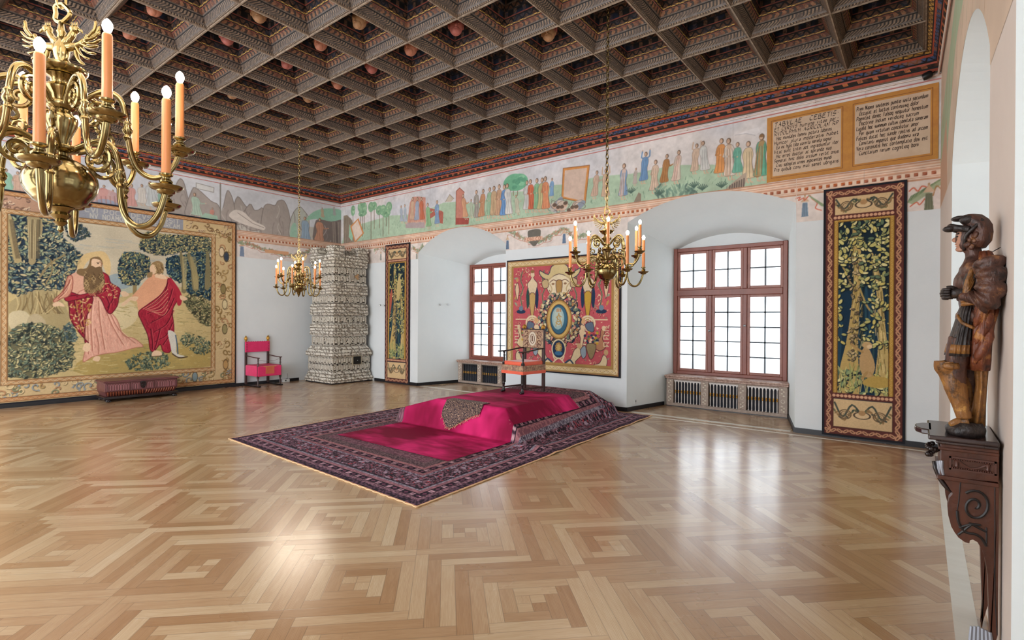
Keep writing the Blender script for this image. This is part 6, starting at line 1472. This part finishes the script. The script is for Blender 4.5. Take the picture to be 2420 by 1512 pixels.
    return finish_tap(cv,'large_tapestry','very large figured tapestry with two robed men in a forest on the left wall',lambda A,B,o: np.stack([-L+o,A,B],-1),seed=4)
big_tapestry()
def red_tapestry():
    YP=D-.03; mp=lambda x,y: BK(x,y,YP); a0,a1,b0,b1=-6.66,-4.17,.60,2.755
    cv=Cv(a0,a1,b0,b1,.007,'B4545A'); cv.map=mp; rs=random.Random(6)
    t=lambda x,y:(1000+x/3.0236,480+y/3.0236)
    cx=(a0+a1)/2+.0; W=(a1-a0)/2; cream='D4C4A0'; gold='B08C50'; navy='28364E'
    cv.shade(cv.noise(.15,.08,61))
    U=lambda u,v:(cx+u*W,b0+v*(b1-b0))
    def sym(fn):
        for s in (-1,1): fn(s)
    def S(pts,w_,c,al=1.): cv._stroke(cr([U(*p) for p in pts],4),w_,c,al)
    def P(pts,c,al=1.,sm=3): cv._poly(cr([U(*p) for p in pts],sm,True) if sm else [U(*p) for p in pts],c,al)
    def O(pts,c,w_=.012,line='4A2E34'): q=cr([U(*p) for p in pts],3,True); cv._poly(q,c); cv._stroke(q+[q[0]],w_,line,.9)
    # small scattered sprigs
    cv.leaves(lambda a,b: abs(a-cx)<W*.84 and b0+.18<b<b1-.16,340,.022,['D8B08C','C88C6C','E0C8A0','8C3440','7C8A70'],rs,.4)
    scroll_fill(cv,cx-W*.84,cx+W*.84,b0+.2,b1-.18,110,.055,['C8A080','D8C09C','A87858','8A9078','C07868'],'7A2C38',rs,.007)
    # strapwork lines
    for v in (.46,.25): S([(-.82,v),(-.3,v)],.02,cream); S([(.3,v),(.82,v)],.02,cream)
    def half(s):
        # terms (half figures on tapering pedestals)
        O([(s*.5,.86),(s*.46,.82),(s*.40,.78),(s*.44,.70),(s*.5,.66),(s*.56,.70),(s*.60,.78),(s*.54,.82)],'D0BC9C'); cv._ell(U(s*.5,.87),.045,.06,'D0BC9C'); cv._ell(U(s*.5,.895),.05,.03,'8A6A48')
        O([(s*.44,.68),(s*.56,.68),(s*.52,.48),(s*.5,.44),(s*.48,.48)],'B8923C' if s>0 else 'B89860'); P([(s*.42,.75),(s*.44,.60),(s*.4,.56),(s*.38,.68)],navy); P([(s*.58,.75),(s*.56,.60),(s*.6,.56),(s*.62,.68)],navy if s>0 else '2E4A44')
        # serpents columns
        for u in (.28,.70): S([(s*u,.90),(s*(u+.03),.82),(s*(u-.02),.75),(s*(u+.03),.67),(s*u,.58)],.028,'7C8468'); S([(s*u,.90),(s*(u+.03),.82),(s*(u-.02),.75),(s*(u+.03),.67),(s*u,.58)],.008,'2A2E2A',.9)
        # scroll circles
        for r in (.16,.11,.06): cv._ell(U(s*.5,.43),r,r*.9,cream,1,0,.25)
        cv._ell(U(s*.72,.53),.11,.04,navy); cv._ell(U(s*.72,.56),.05,.05,'6A7C8C'); cv._ell(U(s*.30,.52),.07,.03,navy)
        # putti beside the garland
        O([(s*.40,.42),(s*.46,.38),(s*.44,.30),(s*.40,.20),(s*.36,.20),(s*.38,.30),(s*.34,.36)],'D8BC98'); cv._ell(U(s*.42,.45),.05,.055,'C89C70'); S([(s*.44,.40),(s*.54,.36),(s*.56,.42)],.04,'D8BC98'); O([(s*.46,.42),(s*.58,.44),(s*.6,.36),(s*.5,.37)],'5E6A7C')
        # dark fruit garland sides
        # big figures and animals low down
        O([(s*.78,.36),(s*.74,.30),(s*.80,.24),(s*.70,.20),(s*.60,.24),(s*.62,.30),(s*.70,.31),(s*.72,.38)],'A8785A' if s>0 else 'C8B088'); cv._ell(U(s*.76,.39),.04,.045,'D0B090')
        O([(s*.30,.10),(s*.40,.16),(s*.36,.22),(s*.28,.20),(s*.22,.12),(s*.12,.07),(s*.16,.05),(s*.30,.06)],'D2BE98'); cv._ell(U(s*.36,.235),.05,.05,'C0A078'); O([(s*.38,.2),(s*.46,.24),(s*.48,.16),(s*.42,.13)],'8A97A0')
        O([(s*.62,.04),(s*.78,.05),(s*.82,.13),(s*.76,.17),(s*.70,.10),(s*.60,.08)],'CDB994'); cv._ell(U(s*.80,.19),.045,.05,'B89870')
        S([(s*.12,.08),(s*.2,.11),(s*.26,.08),(s*.3,.04)],.03,'34485C'); S([(s*.06,.10),(s*.1,.14),(s*.04,.17)],.024,cream)
        for q in range(5): cv._ell(U(s*(.82-.0*q),.60+q*.06),.05,.02,rs.choice([gold,cream,'8C9A80']),1,rs.uniform(0,3))
        O([(s*.80,.64),(s*.84,.74),(s*.80,.80),(s*.76,.74),(s*.78,.66)],'D4B494'); cv._ell(U(s*.80,.825),.035,.04,'B88A60')
        for v in (.40,.33,.27): cv._stroke([U(s*.84,v),U(s*.76,v),U(s*.76,v-.03),U(s*.84,v-.03)],.014,cream)
    sym(half)
    # baskets of fruit right, seated figure left
    for (u,v) in ((.56,.28),(-.58,.30)):
        for q in range(40): cv._ell(U(u+rs.uniform(-.11,.11),v+rs.uniform(-.03,.08)),.026,.022,rs.choice(['4A3A58','B8922E','6E7C50',cream,'8C3440','2E3A4E']),1); 
        O([(u-.08,v-.03),(u+.08,v-.03),(u+.03,v-.14),(u-.03,v-.14)],'8A7A58')
    # canopy with mask
    O([(-.36,.90),(-.2,.86),(-.14,.93),(0,.95),(.14,.93),(.2,.86),(.36,.90),(.34,.85),(.2,.81),(.08,.84),(0,.86),(-.08,.84),(-.2,.81),(-.34,.85)],'C8B484',.016,navy)
    O([(-.18,.82),(0,.86),(.18,.82),(.24,.76),(.16,.68),(.06,.64),(-.06,.64),(-.16,.68),(-.24,.76)],'D8C8A8'); O([(-.22,.82),(-.32,.80),(-.29,.74),(-.2,.75)],'B8A078'); O([(.22,.82),(.32,.80),(.29,.74),(.2,.75)],'B8A078')
    for s in (-1,1): cv._ell(U(s*.11,.775),.035,.02,'8A6A50'); S([(s*.05,.80),(s*.11,.81),(s*.17,.79)],.014,'6A4A40'); S([(s*.02,.70),(s*.12,.68),(s*.18,.72)],.016,'6A4A40'); S([(s*.20,.66),(s*.13,.73),(s*.20,.80),(s*.12,.84)],.022,'B8A078')
    O([(-.05,.80),(.05,.80),(.05,.72),(0,.66),(-.05,.72)],'A88450')
    # garland ring of fruit
    gc=U(0,.46)
    for q in range(330):
        a=rs.uniform(0,6.28); k=rs.uniform(.72,1.05); p=(gc[0]+.44*k*math.cos(a),gc[1]+.50*k*math.sin(a)); cv._ell((p[0]+.008,p[1]-.01),.038,.03,'1E2434',.9); cv._ell(p,.032,.026,rs.choice(['C8B48C','B49A68','D8C8A0','6E7C68','3E5060','A87850','C89080']),1,rs.uniform(0,3))
    cv._ell(gc,.29,.38,gold); cv._ell(gc,.29,.38,'6A4A2C',1,0,.05); cv._ell(gc,.245,.33,'C8A868',1,0,.1)
    cv._ell(gc,.20,.285,navy); cv._ell(gc,.185,.27,'3C6478'); cv._ell((gc[0]-.02,gc[1]+.02),.14,.21,'9AB0AC'); cv._ell((gc[0]-.02,gc[1]+.03),.10,.16,'B4C0B4',.8)
    # cipher of crossed letters with a crown
    for pl in ([(-.07,-.13),(0,.12),(.07,-.13)],[(-.045,-.04),(.045,-.04)],[(.06,.05),(.0,.08),(-.06,.04),(0,0),(.06,-.05),(.0,-.1),(-.07,-.06)]): cv._stroke([(gc[0]+p[0],gc[1]+p[1]) for p in pl],.016,gold)
    for q in range(3): cv._stroke([(gc[0]-.04+q*.04,gc[1]+.15),(gc[0]-.04+q*.04,gc[1]+.20)],.02,'B8743C')
    for q in range(5): cv._ell((gc[0]-.14+q*.07,gc[1]-.41),.03,.035,'5A3A2C',1,0,.4)
    # lower roundel
    lc=U(0,.20); cv._ell(lc,.165,.19,cream); cv._ell(lc,.14,.165,navy); cv._ell((lc[0],lc[1]+.03),.07,.09,'C0A468'); 
    for q in range(9): a=q*.7; cv._ell((lc[0]+.06*math.cos(a),lc[1]+.03+.08*math.sin(a)),.025,.02,'A07C48')
    cv._ell((lc[0],lc[1]-.08),.09,.04,'3E6A8C')
    S([(-.1,.08),(0,.12),(.1,.08),(.06,.03),(0,.06),(-.06,.03),(-.1,.08)],.024,cream); S([(-.3,.06),(-.14,.04),(0,.05),(.14,.04),(.3,.06)],.02,navy)
    # border
    for R in ([(a0,b0),(a1,b0),(a1,b0+.17),(a0,b0+.17)],[(a0,b1-.13),(a1,b1-.13),(a1,b1),(a0,b1)],[(a0,b0),(a0+.15,b0),(a0+.15,b1),(a0,b1)],[(a1-.15,b0),(a1,b0),(a1,b1),(a1-.15,b1)]): cv._poly(R,'A4824C')
    rope_border(cv,a0+.01,a1-.01,b0+.02,b1-.01,.10,'C0A474','D8C49C','7A5838',.075)
    return finish_tap(cv,'red_tapestry','red-ground tapestry with garland and blue oval medallion between the two window niches',lambda A,B,o: np.stack([A,D-.004-o,B],-1),seed=9)
red_tapestry()
def verdure(label,name,a0,a1,b0,b1,res,seed,wide):
    cv=Cv(a0,a1,b0,b1,res,'1C2A34'); rs=random.Random(seed); W=a1-a0; H=b1-b0
    U=lambda u,v:(a0+u*W,b0+v*H)
    k=.115 if wide else .13
    S=lambda pts,w_,c,al=1.: cv._stroke(cr([U(*p) for p in pts],4),w_,c,al)
    P=lambda pts,c,al=1.: cv._poly(cr([U(*p) for p in pts],4,True),c,al)
    vb,vt=.165,.865
    P([(.1,.2),(.9,.2),(.9,.55),(.1,.55)],'1E3A52',.6)
    for q in range(26): u=rs.uniform(.15,.85); S([(u,.25),(u+rs.uniform(-.05,.05),.45),(u,.6)],.02,rs.choice(['2A4A5C','16242E','34504E']),.7)
    # trunks
    P([(.22,.17),(.46,.17),(.44,.35),(.46,.55),(.47,.75),(.44,.84),(.36,.84),(.38,.62),(.30,.4),(.20,.26)],'B49A60'); P([(.66,.18),(.90,.17),(.84,.3),(.78,.45),(.74,.6),(.64,.72),(.60,.72),(.68,.55),(.70,.38)],'B8A068')
    for q in range(110):
        v=rs.uniform(.19,.8); u=.34+.08*math.sin(v*4)+rs.uniform(-.08,.1)*(1-v*.5); cv._stroke([U(u,v),U(u+.02,v+rs.uniform(.015,.035))],.008,rs.choice(['7A6A3C','D8C48C','5E5230']),.8); u=.76-.1*(v-.2)/.5+rs.uniform(-.06,.06)
        if v<.7: cv._stroke([U(u,v),U(u-.01,v+.03)],.008,rs.choice(['7A6A3C','D8C48C','5E5230']),.8)
    S([(.45,.6),(.56,.52),(.68,.48)],.022,'A89058'); S([(.36,.60),(.28,.66),(.2,.7)],.02,'A89058')
    # ivy on the trunk
    cv.leaves(lambda a,b: abs((a-a0)/W-.40+.1*((b-b0)/H-.4)**2)<.085 and .3<(b-b0)/H<.72,150,.022,['A8926C','8E7A5C','C0A880','6E5C48'],rs,.55,'1E2420')
    G=['C9C07C','B4AE6C','D8CE94','A0A068','C4B468']
    cv.leaves(lambda a,b: .12<(a-a0)/W<.9 and (b-b0)/H>.60 and not (.33<(a-a0)/W<.47 and (b-b0)/H<.72 and rs.random()<.8),430 if wide else 260,.033,G+['5E7058'],rs,.5,'121C24')
    cv.leaves(lambda a,b: .12<(a-a0)/W<.9 and .36<(b-b0)/H<.62 and not (.26<(a-a0)/W<.5) and rs.random()<.75,150,.030,G+['6E8468'],rs,.5,'121C24')
    cv.leaves(lambda a,b: .12<(a-a0)/W<.9 and .17<(b-b0)/H<.26,120,.040,G+['8A9A70','6E8468'],rs,.45,'121C24')
    for q in range(30): u=rs.uniform(.14,.9); S([(u,.18),(u+rs.uniform(-.05,.05),.24),(u+rs.uniform(-.09,.09),.27+rs.uniform(0,.03))],.010,rs.choice(['A8A868','7E8C5C','C4BC7C']),.9)
    if wide:  # monkey at the foot of the trees
        P([(.50,.25),(.60,.24),(.66,.28),(.62,.33),(.56,.36),(.50,.35),(.46,.30)],'B49468'); cv._ell(U(.56,.368),.055,.045,'BC9C70'); cv._ell(U(.59,.362),.03,.028,'D4B890'); S([(.50,.34),(.42,.355),(.36,.37)],.03,'A88858'); S([(.60,.26),(.66,.23),(.56,.21),(.5,.235)],.02,'A88858'); S([(.56,.26),(.50,.235)],.035,'A88858'); P([(.5,.215),(.66,.20),(.84,.21),(.82,.24),(.62,.245)],'B09450')
    else:
        P([(.14,.45),(.22,.5),(.3,.62),(.28,.68),(.18,.62)],'A85848'); P([(.5,.6),(.62,.62),(.68,.7),(.6,.78),(.5,.7)],'B8A470')
        for q in range(22): S([(rs.uniform(.2,.8),rs.uniform(.2,.8)) ,(rs.uniform(.2,.8),rs.uniform(.2,.8))],.008,'8E7C4C',.3)
    # panels top and bottom
    for (v0,v1) in ((.025,.145),(.885,.975)):
        cv._poly([U(.1,v0),U(.9,v0),U(.9,v1),U(.1,v1)],'CBAE84')
        for s in (-1,1):
            S([(.5,(v0+v1)/2),(.5+s*.13,v1-.02),(.5+s*.25,(v0+v1)/2-.01),(.5+s*.36,v1-.015)],.022,'4A5048'); 
            for q in range(16): t=q/15; cv._ell(U(.5+s*.36*t,(v0+v1)/2+.02*math.sin(t*7)),.026,.012,rs.choice(['3E4640','6A6A4C','8A6E4C']),.95,rs.uniform(0,3))
            for r in (.075,.05,.025): cv._ell(U(.5+s*.22,(v0+v1)/2),r,r*.9,'6E5A44',1,0,.2)
        cv._ell(U(.5,(v0+v1)/2),.10,.05,'D0B48C'); cv._ell(U(.5,(v0+v1)/2),.10,.05,'4A3E34',1,0,.2); cv._ell(U(.5,(v0+v1)/2+.01),.04,.035,'A8845C')
    rope_border(cv,a0,a1,b0,b1,.105 if wide else .09,'5C3430','C09070','3E2420',.07)
    rope_border(cv,a0+.10,a1-.10,b0+H*.152,b1-H*.118,.05,'A8803C','C8A458','5A4020',.03)
    for v in (.148,.875): cv._poly([U(.1,v),U(.9,v),U(.9,v+.022),U(.1,v+.022)],'5C3430'); [cv._ell(U(.13+q*.052,v+.011),.02,.02,'D0A080') for q in range(15)]
    return finish_tap(cv,name,label,lambda A,B,o: np.stack([A,D-.004-o,B],-1),seed=seed,wave=.008)
verdure('tall narrow verdure tapestry with trees and a monkey, right of the right window niche','verdure_tapestry',-1.05,-.18,.05,3.385,.0055,12,True)
verdure('tall narrow verdure tapestry between the white stove and the left window niche','verdure_tapestry',-10.55,-9.69,.03,3.39,.009,17,False)
# ================= CARPETED DAIS =================
def Hdais(X,Y):
    lo=lambda t: np.clip(t,0,1)
    ease=lambda t: t*t*(3-2*t)
    lower=.2*ease(lo((X+6.46)/.10))*ease(lo((-3.95-X)/.16))*ease(lo((Y-5.28)/.08))*ease(lo((8.12-Y)/.12))
    lower=np.where(X>-4.6,.2*ease(lo((-3.95-X)/.16))*ease(lo((Y-5.28)/.08))*ease(lo((8.12-Y)/.12)),lower)
    up=.2*np.minimum(np.minimum(lo((X+6.34)/.70),lo((-4.12-X)/.22)),np.minimum(lo((Y-5.30)/.14),lo((7.95-Y)/.25)))
    return lower+np.maximum(up,0)*(lower>.1)
def Hbump(X,Y):
    b=.02*np.exp(-((Y-(4.9+.0*X))/.35)**2)*np.exp(-((X+6.9)/.22)**2)*2
    b+=.05*np.exp(-((Y-5.25)/.10)**2)*np.exp(-((X+3.75)/.28)**2)
    b+=.012*np.sin(X*7+Y*5)**2*np.exp(-((X+3.6)/.25)**2)*(Y>5.3)
    return b
CQ=[(-7.15,3.14),(-3.35,3.0),(-3.50,8.27),(-7.45,8.27)]
def quadpos(s,t):
    p=[np.array(c) for c in CQ]; return ((1-s)*(1-t))[...,None]*p[0]+(s*(1-t))[...,None]*p[1]+(s*t)[...,None]*p[2]+((1-s)*t)[...,None]*p[3]
def carpet():
    Wc,Hc=3.85,5.2; res=.0072; nx,ny=int(Wc/res),int(Hc/res)
    s,t=np.meshgrid(np.linspace(0,1,nx),np.linspace(0,1,ny)); XY=quadpos(s,t); X,Y=XY[...,0],XY[...,1]
    Z=Hdais(X,Y)+Hbump(X,Y)+.008
    us,vs=s*Wc,t*Hc; d=np.minimum(np.minimum(us,Wc-us),np.minimum(vs,Hc-vs)); along=np.where(np.minimum(us,Wc-us)<np.minimum(vs,Hc-vs),vs,us)
    r=np.random.default_rng(5); hx=lambda c: np.array([int(c[i:i+2],16) for i in (0,2,4)])/255.
    col=np.zeros((ny,nx,3)); col[:]=hx('6A5460')
    def fb(sc,seed):
        g=np.random.default_rng(seed).random((int(Hc/sc)+2,int(Wc/sc)+2)); return g[np.clip((vs/sc).astype(int),0,g.shape[0]-1),np.clip((us/sc).astype(int),0,g.shape[1]-1)]
    n1=fb(.02,1); n2=fb(.04,2); n3=fb(.011,3)
    def band(a,b,c,c2=None,n=None,th=.5,al=1.):
        m=(d>=a)&(d<b); col[m]=hx(c)
        if c2: k=m&(n>th); col[k]=hx(c2)
    band(0,.02,'D8BC94'); band(.02,.10,'24202C','5A4A5C',n1,.6); band(.10,.14,'8A7684','4A3A48',n3,.6)
    def motif(a,b,per,g1,g2,g3):
        m=(d>=a)&(d<b); ph=(along/per)%1; q=(d-a)/(b-a)-.5
        col[m]=hx(g1)
        k=m&(np.abs(ph-.5)*2.0+np.abs(q)*1.1<.72); col[k]=hx(g2); k=m&(np.abs(ph-.5)*2.6+np.abs(q)*1.4<.42); col[k]=hx('6A4A60')
        k=m&(np.abs(ph-.0)<.13)&(np.abs(q)<.40)|m&(np.abs(ph-1)<.13)&(np.abs(q)<.40); col[k]=hx(g3)
        k=m&((np.abs(ph)<.035)|(np.abs(ph-1)<.035)); col[k]=hx('3A2E3C')
        for e in (a,b-.012): k=(d>=e)&(d<e+.012); col[k]=hx('1E1822')
    motif(.145,.225,.17,'4E4250','1C1826','BDAEBC')
    band(.225,.28,'7E6470','9A7A84',n1,.6); band(.28,.31,'8C9AA8','5A6070',n3,.5); band(.31,.33,'2A2430')
    band(.33,.57,'2E2832','7A6474',n1,.45); m=(d>=.33)&(d<.57); k=m&(n2>.86); col[k]=hx('9A9AAC'); k=m&(n1>.94); col[k]=hx('A04450'); k=m&(n3<.22); col[k]=hx('1C1822')
    band(.57,.60,'8C9AA8','4A4A5C',n3,.5); band(.60,.66,'8E6E74','705460',n1,.5)
    motif(.66,.75,.19,'5E4C5C','1E1824','A89AA2')
    band(.75,.80,'84646A','9C7C80',n1,.5); band(.80,.93,'6E6468','3E363E',n3,.5); band(.93,9,'5A4450','7A6470',n1,.55)
    # patterned ground behind the throne
    m=(d>.93)&(Y>7.0); k=m&(((us/.13)%1-.5)**2+((vs/.13)%1-.5)**2<.09); col[k]=hx('2A222C'); k=m&(((us/.13)%1-.5)**2+((vs/.13)%1-.5)**2<.02); col[k]=hx('A8909C')
    col*= (1+(r.random(col.shape[:2])[...,None]-.5)*.22); col=np.clip(col*np.array([1.10,.95,.94]),0,1)
    root=thing('patterned_carpet','large purple patterned oriental carpet draped over the stepped dais','carpet',(0,0,0))
    grid_mesh('carpet_pile',np.stack([X,Y,Z],-1),col,col_mat('knotted_carpet',.95,.5,sc=180),root)
    m=MB(); rim=[]
    for a in np.linspace(0,1,160): rim.append((a,0.))
    for a in np.linspace(0,1,160): rim.append((1.,a))
    P=quadpos(np.array([p[0] for p in rim]),np.array([p[1] for p in rim])); z=Hdais(P[:,0],P[:,1])+Hbump(P[:,0],P[:,1])
    m.tube([(P[i,0]+.004*math.sin(i*1.7),P[i,1]+.006*math.sin(i*1.3),z[i]+.006) for i in range(len(P))],.006,5); m.build('cream_selvage',mat('cream_selvage','D8B88C',.9),root)
    return root
carpet()
def velvet():
    res=.014; X,Y=np.meshgrid(np.arange(-6.24,-4.14,res),np.arange(4.16,7.02,res))
    # trapezoid sides follow the photographed edge
    rr=np.random.default_rng(9)
    Z=Hdais(X,Y)+Hbump(X,Y)+.014
    cv=Cv(-6.24,-4.14,4.16,7.02,res,'A81458'); n=cv.noise(.55,1.,71,5,1.6); n2=cv.noise(.12,1.,72,4,2.5)
    k=np.clip(n*1.3+n2*.7+.45,0,1)[...,None]; c=np.array([.50,.02,.20])*(1-k)+np.array([.86,.17,.45])*k
    h,w_=min(c.shape[0],X.shape[0]),min(c.shape[1],X.shape[1])
    root=thing('velvet_runner','magenta velvet cloth covering the middle of the carpeted dais','cloth',(0,0,0))
    grid_mesh('velvet_pile',np.stack([X,Y,Z],-1)[:h,:w_],c[:h,:w_],col_mat('magenta_velvet',.8,.2,sc=90),root)
    return root
velvet()
def embroidered():
    """netted gold-thread hanging over the dais edge"""
    m=bpy.data.materials.new('gold_net_embroidery'); m.use_nodes=True; nt=m.node_tree; N=nt.nodes; b=N['Principled BSDF']; b.inputs['Roughness'].default_value=.6
    tc=N.new('ShaderNodeTexCoord'); w_=N.new('ShaderNodeTexWave'); w_.wave_type='BANDS'; w_.bands_direction='DIAGONAL'; w_.inputs['Scale'].default_value=13; w_.inputs['Distortion'].default_value=10; w_.inputs['Detail'].default_value=1; w_.inputs['Detail Scale'].default_value=2.2
    r=N.new('ShaderNodeValToRGB'); r.color_ramp.elements[0].position=.50; r.color_ramp.elements[0].color=c4('2E1824'); r.color_ramp.elements[1].position=.96; r.color_ramp.elements[1].color=c4('3A2230')
    for p_,c_ in ((.62,'B8987C'),(.80,'C0A084')): e_=r.color_ramp.elements.new(p_); e_.color=c4(c_)
    nt.links.new(tc.outputs['Object'],w_.inputs['Vector']); nt.links.new(w_.outputs['Fac'],r.inputs[0]); nt.links.new(r.outputs[0],b.inputs['Base Color'])
    bp=N.new('ShaderNodeBump'); bp.inputs['Strength'].default_value=.7; bp.inputs['Distance'].default_value=.01; nt.links.new(w_.outputs['Fac'],bp.inputs['Height']); nt.links.new(bp.outputs[0],b.inputs['Normal'])
    root=thing('embroidered_hanging','dark net cloth with twisted gold thread hanging over the front edge of the dais','cloth',(0,0,0))
    nx,nl=30,26; x0,x1=-5.42,-4.72
    bx=[0,.10,.18,.3,.45,.6,.75,1.]; bl=[.24,.34,.40,.40,.34,.28,.22,.15]
    mb=MB(); idx={}
    xs=[x0+(x1-x0)*i/nx for i in range(nx+1)]
    # path across the front: y from 5.60 backwards to 5.24 downwards
    ys=np.linspace(5.58,5.20,200); 
    for i,x in enumerate(xs):
        z=Hdais(np.full(200,x),ys)+.03; s_=np.concatenate([[0],np.cumsum(np.hypot(np.diff(ys),np.diff(z)))]); u=i/nx; Lh=.14+np.interp(u,bx,bl)
        for j in range(nl+1):
            q=Lh*j/nl; mb.v.append((x,float(np.interp(q,s_,ys))-.012,float(np.interp(q,s_,z))))
    for i in range(nx):
        for j in range(nl): a=i*(nl+1)+j; mb.f.append((a,a+1,a+nl+2,a+nl+1)); mb.m.append(0)
    o=mb.build('net_cloth',m,root,smooth='all'); so=o.modifiers.new('solid','SOLIDIFY'); so.thickness=.006
    fr=MB(); rs=random.Random(2)
    for i in range(0,nx+1):
        p=mb.v[i*(nl+1)+nl]; fr.tube(cr([p,(p[0]+rs.uniform(-.02,.02),p[1]-.01,p[2]-.015),(p[0]+rs.uniform(-.03,.03),p[1]-.012,p[2]-.03)],3),.004,5)
    fr.build('twisted_fringe',mat('gold_thread','C4A078',.6),root,smooth='all')
embroidered()
# ================= CARVED HEADS IN THE COFFERS =================
M_head=[mat('painted_flesh_carving','C48468',.6,var=(14,'9A5E48',.2)),mat('brown_flesh_carving','B08860',.6,var=(14,'8A6040',.2)),mat('rosy_carving','B8685C',.6,var=(14,'8E5048',.2))]
def heads():
    seen={}
    # pixel positions where a carved head shows below its coffer
    L_=[(389,30,'pink'),(609,35,'pale hooded'),(536,93,'pale'),(763,103,'small pale'),(852,53,'large brown'),(684,154,'rosy'),(971,114,'bearded pale'),(727,236,'pink'),(1086,65,'turned tan'),(796,198,'gilded tan'),(548,228,'tiny pale'),(889,164,'shadowed grey'),(307,84,'pale'),(1300,15,'small pale')]
    n=0
    for (px,py,dsc) in L_:
        d=ray(px,py); best=None
        for i in range(-9,6):
            for j in range(-9,5):
                c=(GX+(i+.5)*SX,GY+(j+.5)*SY); t=(ZC+.30-1.6)/d.z; e=math.hypot(d.x*t-c[0],d.y*t-c[1])
                if best is None or e<best[0]: best=(e,i,j,c)
        e,i,j,c=best
        if (i,j) in seen: continue
        seen[(i,j)]=1
        h=MB(); h.ball((0,0,.0),(.085,.085,.11),14,10); h.ball((0,-.03,-.06),(.06,.05,.06),12,8); h.ball((0,-.085,-.02),(.016,.025,.03),8,6)
        for s in (-1,1): h.ball((s*.03,-.072,.0),(.016,.01,.008),8,5); h.ball((s*.085,0,-.01),(.012,.02,.03),8,5)
        h.ball((0,-.078,-.055),(.024,.012,.008),8,5); h.tube([(0,0,.05),(0,.0,.26)],[.06,.09],12)
        m_=M_head[n%3]
        root=thing('carved_head','carved head in a ceiling coffer, %s'%HL[n],'sculpture',(c[0],c[1],ZC+.22),YAW+rsF.uniform(-.5,.5),'carved heads in the ceiling coffers')
        h.build('head',m_,root,smooth='all')
        k=MB(); 
        for q in range(16): a=q*.42; k.ball((.072*math.cos(a),.02+.06*math.sin(a),.06-.02*(q%3)),(.035,.035,.04),7,5)
        k.ball((0,.02,.07),(.09,.085,.06),12,8); k.build('hair',M_head[(n+1)%3] if n%2 else MATS['ceiling_red_line'],root,smooth='all')
        n+=1
    print('HEADS',n,list(seen))
HL=['leftmost near the big chandelier','second from the left at the top edge','below the leftmost pair, third along','small one above the far chandelier, left side','large one at the top edge, middle left','rosy one lower left of centre','bearded one nearest the ceiling middle','pink one above the far chandelier chain','turned tan one left of the middle chain','one low in the middle rows','farthest left small one','shadowed one left of centre','pale one right of the big chandelier','one beside the middle chandelier chain']
heads()
